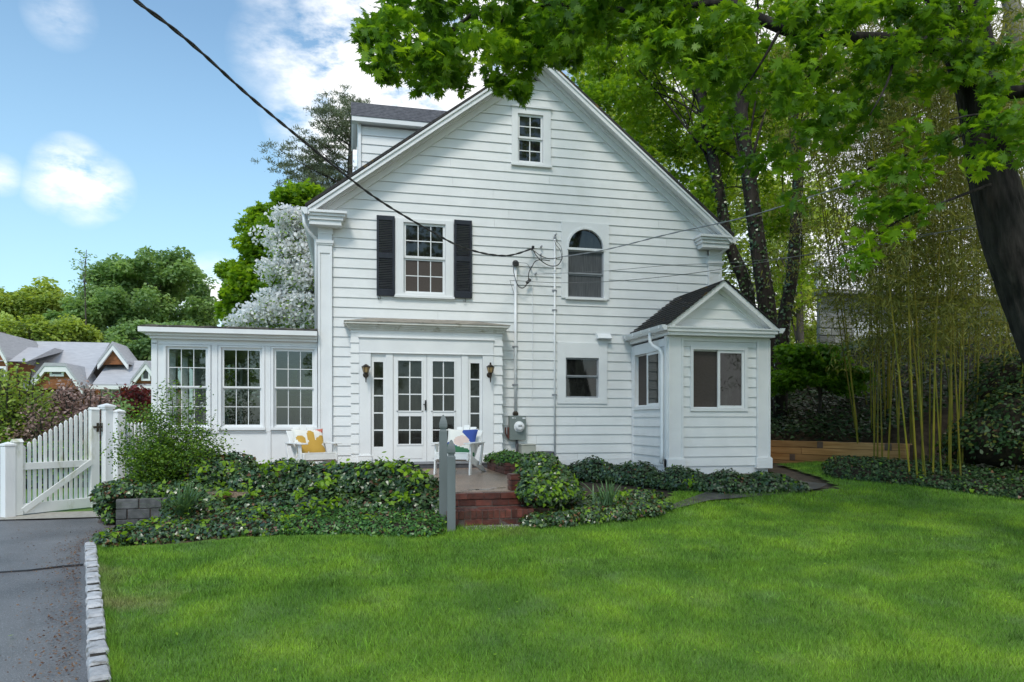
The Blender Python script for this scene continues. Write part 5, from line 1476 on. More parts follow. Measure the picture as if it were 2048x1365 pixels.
# ================================================================== DRIVE EDGE, GATE, FENCE
M_CORE0 = ramp_mat('dark_joint_soil', (.012, .010, .007), (.035, .027, .018), .95, 30, bump=.6)
edging = thing('cobble_edging', 'row of pale granite cobbles edging the drive beside the lawn', 'edging', (-1.8, 6.5, .05))
y = 3.2
while y < 8.95:
    Lc = random.uniform(.19, .27) if y > 4.4 else .24
    w_ = random.uniform(.108, .122); zc_ = drive_z(y) + random.uniform(.06, .078)
    cx = cob_x(y + Lc / 2); m = MB()
    a, b, e = w_ / 2, Lc / 2 - .008, .014
    def jt(v): return v + random.uniform(-.007, .007)
    rings = []
    for (sc_, z) in ((1.0, -.15), (1.0, zc_ - .040), (.93, zc_ - .012), (.74, zc_)):
        base = [(-a, -b), (0, -b * 1.02), (a, -b), (a * 1.02, 0), (a, b), (0, b * 1.02), (-a, b), (-a * 1.02, 0)]
        rings.append([(jt(x_ * sc_), jt(y_ * (sc_ if sc_ == 1 else sc_ + .03)), z + (random.uniform(-.003, .003) if z > 0 else 0)) for x_, y_ in base])
    vs = [v for r_ in rings for v in r_]; fs = [(l * 8 + i, l * 8 + (i + 1) % 8, (l + 1) * 8 + (i + 1) % 8, (l + 1) * 8 + i) for l in range(3) for i in range(8)]
    fs += [(24 + i, 24 + (i + 1) % 8, 32) for i in range(8)]; vs.append((0, 0, zc_ + .003))
    m.add(vs, fs)
    o = m.build('cobble', M_COBBLE, edging, loc=Vector((cx, y + Lc / 2, 0)) - edging.location, rz=math.atan(1.39 / 4.37) + random.uniform(-.04, .04), smooth=False)
    y += Lc * .955 + random.uniform(.030, .046)
m = MB()
for i in range(24):
    y0_, y1_ = 3.2 + i * .24, 3.2 + (i + 1) * .24
    p0_, p1_ = cob_x(y0_), cob_x(y1_)
    z0_, z1_ = drive_z(y0_) + .052, drive_z(y1_) + .052
    m.hexa([(p0_ - .045, y0_, -.1), (p0_ + .045, y0_, -.1), (p1_ + .045, y1_, -.1), (p1_ - .045, y1_, -.1), (p0_ - .045, y0_, z0_), (p0_ + .045, y0_, z0_), (p1_ + .045, y1_, z1_), (p1_ - .045, y1_, z1_)])
local(m, edging.location).build('soil_joint', M_CORE0, edging)
# soil and litter between
nm = NM()
GA, GB = ad(28, 1030, 10.35), ad(196, 1014, 11.4)
gd = (GB - GA); gd.z = 0; gl = gd.length; ga = math.atan2(gd.y, gd.x)
gz = drive_z(GA.y)
gate = thing('picket_gate', 'white wooden picket gate across the drive with a rising row of pickets', 'gate', (GA.x, GA.y, gz), ga)
def gzt(px, py): return ad(px, py, 10.4 + (px - 28) / 168).z - gz
m = MB(); m.box(-.02, .10, -.045, .045, .02, gzt(60, 884)); m.prism_x([(-.055, gzt(60, 884)), (.055, gzt(60, 884)), (0, gzt(60, 884) + .05)], -.03, .11); m.build('stile', M_MOSSW, gate, bevel=.004)
m = MB(); m.box(gl - .13, gl, -.045, .045, .02, gzt(196, 820)); m.prism_x([(-.055, gzt(196, 820)), (.055, gzt(196, 820)), (0, gzt(196, 820) + .04)], gl - .14, gl + .01); m.build('stile', M_MOSSW, gate, bevel=.004)
zr = (gzt(60, 927) + gzt(190, 923)) / 2 - .03
for (z0_, z1_, y0_) in ((zr - .05, zr + .05, -.03), (.03, .18, -.035)):
    m = MB(); m.box(.101, gl - .131, y0_, .02, z0_, z1_); m.build('rail', M_MOSSW, gate, bevel=.004)
m = MB(); m.beam((.10, -.045, .08), (gl - .13, -.045, zr + .02), .02, .085, up=(0, 0, 1)); m.build('brace', M_MOSSW, gate, bevel=.003)
n = 13
for i in range(n):
    x = .145 + (gl - .32) * i / (n - 1); t_ = i / (n - 1)
    h = 1.02 + (1.555 - 1.02) * (t_ ** .92)
    m = MB(); a, b = .021, .012; m.box(-a, a, -b, b, .05, h - .03)
    m.add([(-a, -b, h - .03), (a, -b, h - .03), (a, b, h - .03), (-a, b, h - .03), (0, 0, h)], [(0, 1, 4), (1, 2, 4), (2, 3, 4), (3, 0, 4)])
    m.build('picket', M_MOSSW, gate, loc=(x, .035, 0))
m = MB(); m.box(gl - .10, gl + .10, -.06, -.046, 1.26, 1.29); m.tube([(gl + .005, -.06, 1.20), (gl + .005, -.06, 1.34)], .012, 6); m.box(gl - .05, gl - .02, -.058, -.046, 1.20, 1.34); m.box(gl + .03, gl + .06, -.058, -.046, 1.20, 1.34); m.build('hinge', M_IRON, gate)
for (px, D, top, w_, lab, cap) in ((214, 11.45, 809, .12, 'tall white fence post with a moulded cap between gate and fence', 1), (238, 11.5, 820, .13, 'white fence post just right of the tall capped post', 0), (16, 10.3, 886, .14, 'low white gate post on the left edge of the drive', 0)):
    p = ad(px, 1020, D); h = ad(px, top, D).z; z_ = drive_z(p.y)
    t = thing('fence_post', lab, 'post', (p.x, p.y, z_), ga)
    m = MB(); m.box(-w_ / 2, w_ / 2, -w_ / 2, w_ / 2, -.1, h - z_ - .05); m.build('shaft', M_TRIM, t, bevel=.005)
    m = MB(); e = w_ / 2 + (.035 if cap else .008)
    if cap: m.box(-e + .015, e - .015, -e + .015, e - .015, h - z_ - .075, h - z_ - .045)
    m.box(-e, e, -e, e, h - z_ - .045, h - z_ - .02); m.add([(-e, -e, h - z_ - .02), (e, -e, h - z_ - .02), (e, e, h - z_ - .02), (-e, e, h - z_ - .02), (0, 0, h - z_ + .015)], [(0, 1, 4), (1, 2, 4), (2, 3, 4), (3, 0, 4)])
    m.build('cap', M_TRIM, t)
# picket fence running on to the sunroom
FA, FB = ad(250, 1010, 11.7), ad(318, 1000, 13.2); fd = FB - FA; fd.z = 0
fence = thing('picket_fence', 'short white picket fence between the gate posts and the sunroom', 'fence', (FA.x, FA.y, .2), math.atan2(fd.y, fd.x))
nP = 11
for i in range(nP):
    x = .04 + i * fd.length / (nP - 1); h = 1.28
    m = MB(); a, b = .028, .012; m.box(-a, a, -b, b, .0, h); m.add([(-a, -b, h), (a, -b, h), (a, b, h), (-a, b, h), (0, 0, h + .035)], [(0, 1, 4), (1, 2, 4), (2, 3, 4), (3, 0, 4)])
    m.build('picket', M_TRIM, fence, loc=(x, -.03, 0))
for z in (.25, 1.02): m = MB(); m.box(0, fd.length + .1, -.005, .045, z, z + .09); m.build('rail', M_TRIM, fence)

# ---- block wall, rock, brick edging on the left
BA, BB = az_(231, 1050, .17), az_(345, 1046, .17)
bd_ = BB - BA; bl_ = .42 * 0 + bd_.length; 
bw_ = thing('block_wall', 'low grey concrete block wall holding the ivy bed beside the drive', 'wall', (BA.x, BA.y, .10), math.atan2(bd_.y, bd_.x))
def blk(x0, x1, y0, y1, z0, z1):
    key = ('b', round(x1 - x0, 2), round(y1 - y0, 2), round(z1 - z0, 2))
    cx, cy, cz_ = (x0 + x1) / 2, (y0 + y1) / 2, (z0 + z1) / 2
    if key not in _bm:
        m = MB(); m.box(-(x1 - x0) / 2, (x1 - x0) / 2, -(y1 - y0) / 2, (y1 - y0) / 2, -(z1 - z0) / 2, (z1 - z0) / 2)
        me = bpy.data.meshes.new('block'); me.from_pydata(m.v, [], m.f); me.update(); me.materials.append(M_BLOCK); _bm[key] = me
    o = bpy.data.objects.new('block', _bm[key]); link(o, bw_); o.location = (cx, cy + random.uniform(-.006, .006), cz_); o.rotation_euler = (0, 0, random.uniform(-.02, .02))
    b_ = o.modifiers.new('bevel', 'BEVEL'); b_.width = .008; b_.segments = 2
for r_ in range(3):
    z = .0 + r_ * .135; x = -(.14 if r_ % 2 else 0)
    while x < bl_ + .5:
        a = max(x, 0); b = x + .275
        if b - a > .06: blk(a + .004, b - .004, 0, .16, z + .004, z + .131)
        x += .28
    y = .165
    while y < 2.0: blk(0, .16, y, y + .272, z + .004, z + .131); y += .28
m = MB(); m.box(.02, bl_ + .5, .02, .14, -.1, .395); m.box(.02, .14, .14, 2.0, -.1, .395); m.build('mortar', M_MORTAR, bw_)
p = az_(219, 1049, .12)
t = thing('loose_rock', 'brown rock lying on the drive beside the block wall', 'rock', (p.x, p.y, p.z))
bmv = MB(); prof = [(.02, -.05), (.09, -.03), (.115, .03), (.095, .09), (.05, .12), (.01, .13)]
bmv.lathe(prof, 11); bmv.v = [(x * 1.25 + random.uniform(-.012, .012), y * .8 + random.uniform(-.012, .012), z + random.uniform(-.012, .012)) for x, y, z in bmv.v]
bmv.build('rock', M_ROCK, t)
ed = thing('brick_edging', 'slanting row of red bricks edging the bank below the ivy hedge', 'edging', az_(460, 990, .45))
ea, eb = ad(432, 1000, 9.3), ad(490, 972, 9.9)
for i in range(5):
    q = ea.lerp(eb, i / 4.0); o = brick(ed, q.x - .09, q.x + .09, q.y - .05, q.y + .05, q.z - .05, q.z + .02); o.rotation_euler = (0, -.30, .2)
    
# ---- timber retaining wall
ta, tb = Vector((9.35 - 1.3, 16.9 + 2.69, 0)), Vector((11.35, 12.75, 0))
tA = ad(1530, 925, 16.9); tB = ad(1822, 934, 14.3)
tdv = tB - tA; tdv.z = 0; tl = tdv.length
tz0 = .55
tw = thing('timber_retaining_wall', 'low wall of orange brown timbers holding back the ivy bank', 'wall', (tA.x, tA.y, tz0), math.atan2(tdv.y, tdv.x))
for r_ in range(4):
    z = -.06 + r_ * .147; x = -1.2 + (r_ * .83) % 1.4; cuts = [-1.2]
    while x < tl: cuts.append(x); x += random.choice((1.05, 1.45, 1.9))
    cuts.append(tl)
    for a, b in zip(cuts, cuts[1:]):
        if b - a < .1: continue
        m = MB(); m.box(a + .004, b - .004, -.07 + random.uniform(-.006, .006), .07, z + .003, z + .144); m.build('timber', M_TIMBER, tw, bevel=.008)
        if random.random() < .45 and r_ < 4:
            m = MB(); m.box(b - .006, b + .13, -.078, .05, z + .004, z + .143); m.build('timber_end', M_ENDGR, tw, bevel=.006)
m = MB(); m.box(-1.2, tl, -.04, .09, -.2, .50); m.build('backing', M_SOIL, tw)
def timber_y(x):
    if abs(tB.x - tA.x) < 1e-6: return tA.y
    t = (x - tA.x) / (tB.x - tA.x); return tA.y + (tB.y - tA.y) * t

# ================================================================== PLANTS
def ellip_core(nm, c, r, tint, mi, seg=14, rings=7, noise=.06):
    vs, fs = [], []
    for j in range(rings + 1):
        ph = -math.pi / 2 + math.pi * j / rings
        for i in range(seg):
            a = 2 * math.pi * i / seg; k = 1 + rng.uniform(-noise, noise)
            vs.append((c[0] + r[0] * math.cos(ph) * math.cos(a) * k, c[1] + r[1] * math.cos(ph) * math.sin(a) * k, c[2] + r[2] * math.sin(ph) * k))
    for j in range(rings):
        for i in range(seg):
            a, b, c_, d = j * seg + i, j * seg + (i + 1) % seg, (j + 1) * seg + (i + 1) % seg, (j + 1) * seg + i
            fs += [(a, b, c_), (a, c_, d)]
    nm.add(vs, fs, tint, mi)

def mound(name, blobs, n, size, leaf, mats, lime=.06, brown=.04, tpl=IVYL, core_tint=.2, parent=None, limetpl=None, zmin=-9, depth=.12):
    """leafy mound: leaves set over the surface of overlapping ellipsoids; mats = [leaf, lime, brown, core]"""
    nm = NM(); B = np.array(blobs, float)
    for b in blobs: ellip_core(nm, b[:3], (b[3] * .80, b[4] * .80, b[5] * .78), core_tint, 3)
    area = np.array([b[3] * b[4] + b[4] * b[5] + b[3] * b[5] for b in blobs]); pr = area / area.sum()
    k = rng.choice(len(B), size=n, p=pr)
    d = rng.normal(size=(n, 3)); d[:, 2] = np.abs(d[:, 2]) * 1.1 - .38; d /= np.linalg.norm(d, axis=1, keepdims=True)
    rad = 1 + rng.uniform(-depth, .05, n) + .05 * np.sin(d[:, 0] * 9 + k) * np.cos(d[:, 1] * 8)
    P = B[k, :3] + d * B[k, 3:] * rad[:, None]
    keep = P[:, 2] > zmin
    for q in range(len(B)):
        inside = (((P - B[q, :3]) / B[q, 3:]) ** 2).sum(1) < .80
        keep &= ~(inside & (k != q))
    P, d, k = P[keep], d[keep], k[keep]; n = len(P)
    nr = d * .8 + rng.normal(size=(n, 3)) * .42; nr[:, 2] += .35
    spin = rng.normal(size=(n, 3))
    typ = rng.random(n); patch = np.sin(P[:, 0] * 5.1 + 1.3) * np.sin(P[:, 1] * 6.3) * np.sin(P[:, 2] * 7 + P[:, 0] * 2)
    typ = typ - .09 * (patch > .45)
    R = frames(nr, spin); S = size * rng.uniform(.55, 1.25, n); T = np.clip(rng.normal(.42, .26, n), 0, 1)
    a = typ < lime; b = (typ > 1 - brown); c = ~(a | b)
    nm.leaves(*tpl, P[c], R[c], S[c], T[c], 0)
    nm.leaves(*(limetpl or tpl), P[a] + d[a] * .02, R[a], S[a] * 1.05, T[a], 1)
    nm.leaves(*tpl, P[b], R[b], S[b] * .9, T[b], 2)
    o = nm.build(name, mats, parent)
    return o
M_CORE = ramp_mat('leaf_litter', (.012, .010, .006), (.045, .032, .018), .95, 14, bump=.8, bscale=40)
IV = [L_IVY, L_LIME, L_BROWN, M_CORE]

def gzp(x, y): return ground_z(x, y)
def strip_blobs(pts, rx, ry, rz, n, jit=.12, zoff=0):
    """ellipsoids along a polyline of points (x, y, z-centre)"""
    out_ = []; pts = [Vector(p) for p in pts]
    seg = [(a, b, (b - a).length) for a, b in zip(pts, pts[1:])]; tot = sum(s[2] for s in seg)
    for i in range(n):
        l = tot * (i + .5) / n
        for a, b, L_ in seg:
            if l <= L_: q = a.lerp(b, l / L_); break
            l -= L_
        out_.append((q.x + random.uniform(-jit, jit), q.y + random.uniform(-jit, jit), q.z + zoff + random.uniform(-.3, .3) * jit, rx * random.uniform(.85, 1.2), ry * random.uniform(.85, 1.15), rz * random.uniform(.85, 1.15)))
    return out_

# --- the ivy hedge along the patio front
hl = [ad(500, 975, 9.9), ad(560, 968, 9.8), ad(640, 965, 9.75), ad(720, 966, 9.7), ad(790, 968, 9.65), ad(842, 985, 9.6)]
hb_ = strip_blobs(hl, .38, .36, .28, 12, .04)
hb_ += [(ad(862, 1010, 9.4).x, ad(862, 1010, 9.4).y, .42, .22, .3, .24)]
low = strip_blobs([ad(470, 1025, 9.35), ad(600, 1018, 9.3), ad(740, 1020, 9.3), ad(850, 1024, 9.3)], .36, .30, .22, 9, .05)
t = thing('ivy_hedge', 'clipped ivy hedge in front of the patio, between the gate shrub and the grey posts', 'hedge', hl[2])
o = mound('foliage', hb_ + low, 26000, .060, None, IV, lime=.02, brown=.05, depth=.2)
o.location = -t.location; o.parent = t
nm = NM()
# --- ivy and ground cover bed in front of it (nobody could count it)
bed = []
for px in range(235, 880, 34):
    for (py_, zz, D, rr, rz_) in ((1072, 0, 8.55, .30, .13), (1046, 0, 8.95, .32, .16)):
        q = ad(px, py_, D); z = ground_z(q.x, q.y)
        if py_ == 1046 and px < 300: continue
        if px > 855: rr *= .75
        bed.append((q.x + random.uniform(-.06, .06), q.y + random.uniform(-.05, .05), z + .03, rr, rr * .9, rz_ * random.uniform(.85, 1.2)))
bed += [(ad(222, 1086, 8.3).x, ad(222, 1086, 8.3).y, .14, .2, .2, .12), (ad(262, 1066, 8.6).x, ad(262, 1066, 8.6).y, .15, .26, .25, .16)]
left_bed = [b for b in bed if b[0] < ad(560, 1060, 8.8).x]; right_bed = [b for b in bed if b[0] >= ad(560, 1060, 8.8).x]
o = mound('ivy_ground_cover', left_bed, 15000, .050, None, [L_IVY, L_LIME, L_BROWN, M_CORE], lime=.07, brown=.15, depth=.25)
tag(o, 'low ivy ground cover spilling towards the drive and cobbles', 'ground cover', kind='stuff')
o = mound('leafy_ground_cover', right_bed, 18000, .045, None, [L_PACHY, L_LIME, L_BROWN, M_CORE], lime=.03, brown=.03, tpl=OVAL, depth=.25)
tag(o, 'bright green leafy ground cover below the ivy hedge', 'ground cover', kind='stuff')
# upper bed behind the block wall and under the shrub
ub = []
for (px, py, D, rx, rz_) in ((232, 990, 10.0, .30, .20), (262, 985, 9.9, .34, .16), (300, 985, 10.0, .35, .16), (345, 985, 10.1, .35, .17), (395, 985, 10.1, .35, .2), (430, 960, 10.4, .4, .32), (470, 945, 10.5, .36, .28), (400, 945, 10.9, .45, .35), (215, 1012, 9.8, .16, .22), (222, 1035, 9.7, .10, .2), (450, 1000, 9.7, .3, .16), (385, 1010, 9.4, .35, .16), (420, 1020, 9.2, .3, .15), (360, 1022, 9.15, .22, .13), (300, 975, 10.6, .5, .2)):
    q = ad(px, py, D); ub.append((q.x, q.y, q.z, rx, rx * .9, rz_))
o = mound('upper_ivy_bed', ub, 17000, .056, None, IV, lime=.05, brown=.07, depth=.2)
tag(o, 'ivy bed above the grey block wall, round the foot of the twiggy shrub', 'ground cover', kind='stuff')
# soil bank carrying those beds
nmb = MB()
xs_ = [-2.88 + .24 * i for i in range(17)]; ys_b = [8.8 + .2 * i for i in range(16)]
def bank_z(x, y):
    g = ground_z(x, y); f_ = sstep(8.7, 9.8, y)
    left = 1.0 if y > 10.62 else sstep(-2.15, -1.7, x)
    top = .42 if x < -1.2 else .5
    return max(g, g + (top - g) * f_ * left) - .02
bank_vs = [(x, y, bank_z(x, y)) for y in ys_b for x in xs_]; nx_ = len(xs_)
bank_fs = [(j * nx_ + i, j * nx_ + i + 1, (j + 1) * nx_ + i + 1, (j + 1) * nx_ + i) for j in range(len(ys_b) - 1) for i in range(nx_ - 1) if xs_[i] < SX_0 - .3]
nmb.add(bank_vs, bank_fs)
nmb.build('bank', M_SOIL)['kind'] = 'structure'

# --- right of the steps
rb = []
for (px, py, D, rx, ry, rz_) in ((1078, 945, 9.9, .30, .35, .27), (1110, 965, 9.7, .26, .3, .22), (1060, 985, 9.35, .16, .25, .22), (1092, 990, 9.4, .30, .3, .22), (1130, 985, 9.6, .22, .25, .18)):
    q = ad(px, py, D); rb.append((q.x, q.y, q.z, rx, ry, rz_))
t = thing('ivy_bush', 'rounded ivy bush right beside the brick steps', 'bush', (rb[0][0], rb[0][1], .4))
o = mound('foliage', rb, 10500, .054, None, IV, lime=.10, brown=.03, depth=.2); o.parent = t; o.location = -t.location
rc = []
for (px, py, D, rx, rz_) in ((1075, 1024, 9.0, .22, .12), (1120, 1022, 9.15, .30, .13), (1170, 1016, 9.4, .34, .13), (1225, 1012, 9.6, .34, .13), (1280, 1006, 9.85, .32, .13), (1318, 1000, 10.1, .20, .09), (1160, 995, 10.0, .34, .10), (1220, 990, 10.4, .36, .10), (1280, 985, 10.7, .34, .09)):
    q = ad(px, py, D); rc.append((q.x, q.y, ground_z(q.x, q.y) + .05, rx, rx, rz_))
o = mound('low_ivy_bed', rc, 11500, .046, None, IV, lime=.05, brown=.10, depth=.25)
tag(o, 'low ivy bed jutting into the lawn right of the ivy bush', 'ground cover', kind='stuff')
rd = []
for i, px in enumerate(range(1165, 1590, 24)):
    f_ = (px - 1165) / 425
    D = 12.9 - 1.0 * math.sin(f_ * math.pi * .7)
    q = ad(px, 950, 12.6 - 1.1 * min(1, f_ * 1.6) + (.7 * max(0, f_ - .6)))
    hgt = .17 + .08 * math.sin(i * 1.7); 
    if px > 1530: hgt *= .7
    rd.append((q.x, q.y, ground_z(q.x, q.y) + .03, .30, .42, hgt + .06))
for (px, py, D) in ((1120, 935, 12.6), (1140, 945, 12.4)):
    q = ad(px, py, D); rd.append((q.x, q.y, q.z - .05, .17, .15, .12))
o = mound('ivy_border', rd, 19000, .05, None, IV, lime=.01, brown=.02, depth=.2)
tag(o, 'dark ivy border along the foot of the gabled bay', 'ground cover', kind='stuff')
# plants in the brick planter
pb_ = [(PLX0 + .18, 12.5, PZ + .22, .22, .22, .14), (PLX0 + .2, 12.85, PZ + .22, .24, .25, .16), (PLX0 + .25, 13.3, PZ + .22, .26, .3, .15), (PLX0 + .45, 12.6, PZ + .22, .2, .25, .12), (PLX0 + .1, 13.65, PZ + .2, .2, .2, .12)]
t = thing('planter_plants', 'bushy green plants filling the brick planter', 'plants', (PLX0 + .3, 13.0, PZ + .2))
o = mound('foliage', pb_, 2600, .055, None, [L_PACHY, L_LIME, L_BROWN, M_CORE], lime=.05, brown=0, tpl=OVAL); o.parent = t; o.location = -t.location

# lime shoots of virginia creeper standing out of the hedge
def shoots(name, label, spots):
    nm = NM()
    for (px, py, D) in spots:
        q = ad(px, py, D); m = 16
        P = np.array(q)[None] + rng.normal(size=(m, 3)) * (.055, .05, .035)
        nm.leaves(*OVAL, P, droop_frames(m, .9, .8), rng.uniform(.06, .10, m), rng.uniform(.3, 1, m), 0)
    o = nm.build(name, [L_LIME]); tag(o, label, 'creeper', kind='stuff')
shoots('creeper_shoots', 'lime green creeper shoots scattered over the ivy hedge and bed', [(530, 928, 9.5), (548, 935, 9.4), (575, 932, 9.4), (680, 928, 9.3), (730, 935, 9.25), (775, 922, 9.3), (790, 928, 9.2), (815, 935, 9.1), (838, 945, 9.1), (500, 965, 9.4), (505, 985, 9.2), (645, 965, 9.0), (655, 958, 9.0), (600, 985, 8.9), (615, 1010, 8.8), (640, 1012, 8.8), (665, 1005, 8.8), (802, 990, 8.9), (815, 985, 8.9), (520, 1020, 8.7), (575, 1030, 8.6), (300, 1040, 8.7), (262, 1055, 8.5), (215, 1075, 8.2), (240, 1072, 8.3), (330, 1045, 8.6), (450, 985, 9.3), (742, 1040, 8.6), (410, 935, 9.9), (455, 930, 9.8), (1100, 985, 9.1), (1110, 975, 9.2), (1250, 985, 10.1), (1275, 960, 12.0), (1380, 960, 11.3)])

# strappy bulb leaves
def bulbs(label, px, py, D, n, L_, spread):
    q = ad(px, py, D); t = thing('bulb_clump', label, 'plant', q)
    for part_n in range(1):
        m = NM()
        V, F, T = [], [], []; kk = 0
        for i in range(n):
            a = rng.uniform(0, 2 * math.pi); lean = abs(rng.normal(0, spread)); ln = L_ * rng.uniform(.6, 1.1); w_ = rng.uniform(.008, .013)
            bx, by = rng.normal(0, .06), rng.normal(0, .05); prev = []
            for s_ in range(6):
                u = s_ / 5; x = bx + math.cos(a) * (lean * u + .35 * lean * u ** 3) * ln; y = by + math.sin(a) * (lean * u + .35 * lean * u ** 3) * ln
                z = ln * (u - .35 * min(lean, 1.3) * u ** 2.4); ww = w_ * (1 - u ** 3)
                V += [(x - math.sin(a) * ww, y + math.cos(a) * ww, z), (x + math.sin(a) * ww, y - math.cos(a) * ww, z)]
                if s_: b = kk + 2 * (s_ - 1); F += [(b, b + 1, b + 3), (b, b + 3, b + 2)]
                T.append(.2 + .6 * u); T.append(.2 + .6 * u)
            kk += 12
        T = np.array(T) + np.repeat(rng.uniform(-.2, .2, n), 12)
        m.add(V, F, T, 0); m.build('leaves', [L_DAFF], t)
bulbs('clump of strappy blue green bulb leaves in front of the block wall', 372, 1035, 9.0, 95, .48, .75)
bulbs('clump of pale strappy bulb leaves in the low ivy bed right of the steps', 1218, 1010, 9.55, 40, .36, .5)
bulbs('single broad upright tuft of bulb leaves below the ivy hedge', 677, 1030, 8.85, 7, .22, .25)

# --- twiggy shrub by the gate
def twig_shrub(name, label, cat, base, tips, leafmat, n_leaf, size, twig_r=.012, tpl=OVAL, stem_mat=None, per_tip=None, tmean=.5, spread=.10, mix=None):
    t = thing(name, label, cat, base); b = Vector(base)
    sm_, nm = MB(), NM()
    allP = []
    for tip in tips:
        tip = Vector(tip); mid = b.lerp(tip, .5) + Vector((random.uniform(-.2, .2), random.uniform(-.2, .2), random.uniform(-.05, .2))) * (tip - b).length * .5
        c_ = bez(b, mid, tip, 8); sm_.tube([p - b for p in c_], [twig_r * (1 - .8 * i / 8) for i in range(9)], 5)
        for _ in range(4):
            i = random.randint(3, 7); p0_ = c_[i]; p1_ = p0_ + Vector((random.uniform(-1, 1), random.uniform(-1, 1), random.uniform(-.1, .9))) * (tip - b).length * .22
            sm_.tube([p0_ - b, p1_ - b], [twig_r * .4, twig_r * .1], 4, cap=False)
            for u in (.3, .6, 1): allP.append(p0_.lerp(p1_, u))
        for i in range(3, 9): allP.append(c_[i])
    A_ = np.array([list(p) for p in allP]); k = rng.integers(0, len(A_), n_leaf)
    P = A_[k] + rng.normal(size=(n_leaf, 3)) * spread - np.array(b)
    T = np.clip(rng.normal(tmean, .22, n_leaf) + rng.normal(0, .15, len(A_))[k], 0, 1)
    mi = (rng.random(n_leaf) < (mix or 0)).astype(int)
    R = droop_frames(n_leaf, .7, .2)
    S = size * rng.uniform(.6, 1.3, n_leaf)
    nm.leaves(*tpl, P[mi == 0], R[mi == 0], S[mi == 0], T[mi == 0], 0)
    nm.leaves(*tpl, P[mi == 1], R[mi == 1], S[mi == 1], T[mi == 1], 1)
    sm_.build('stems', stem_mat or M_BARK2, t)
    nm.build('foliage', [leafmat, L_LIME if mix else leafmat], t)
    return t
b0 = ad(325, 985, 10.6)
tips = [ad(px, py, D) for px, py, D in ((330, 785, 10.7), (345, 790, 10.6), (300, 830, 10.4), (285, 825, 10.6), (270, 860, 10.5), (250, 880, 10.4), (240, 905, 10.4), (255, 930, 10.2), (360, 830, 10.8), (395, 790, 10.9), (412, 840, 10.8), (385, 860, 10.7), (405, 880, 10.6), (420, 860, 11.0), (440, 915, 10.8), (350, 870, 10.3), (320, 860, 10.2), (300, 890, 10.1), (340, 920, 10.0), (380, 925, 10.1), (290, 940, 10.0), (320, 830, 10.9), (365, 895, 10.4), (275, 905, 10.2), (310, 915, 10.0), (410, 905, 10.3), (455, 890, 11.0))]
twig_shrub('garden_shrub', 'loose twiggy green shrub with lime new leaves beside the sunroom', 'shrub', b0, tips, L_SHRUB, 17000, .040, mix=.22, tmean=.4, spread=.10)

# ---- trees
def frond(nm, centers, radii, n_per, size, tpl, mi=0, flat=.75, tmean=.45, tvar=.16, up=.9, droop=.7, shell=.35):
    C = np.array([list(c) for c in centers]); r = np.array(radii)
    n = len(C) * n_per; k = np.repeat(np.arange(len(C)), n_per)
    d = rng.normal(size=(n, 3)); d /= np.linalg.norm(d, axis=1, keepdims=True)
    rr = rng.uniform(0, 1, n) ** shell
    P = C[k] + d * (rr * r[k])[:, None] * np.array([1, 1, flat])
    ct = rng.normal(0, tvar, len(C))
    T = np.clip(tmean + ct[k] + rng.normal(0, .13, n), 0, 1)
    nm.leaves(*tpl, P, droop_frames(n, up, droop), size * rng.uniform(.65, 1.2, n), T, mi)
def ellipsoid_clusters(c, R, n, lo=.35):
    out_ = []
    for _ in range(n):
        d = Vector((random.gauss(0, 1), random.gauss(0, 1), random.gauss(0, 1))).normalized(); rr = random.uniform(lo, 1) ** .6
        out_.append(Vector(c) + Vector((d.x * R[0], d.y * R[1], d.z * R[2])) * rr)
    return out_
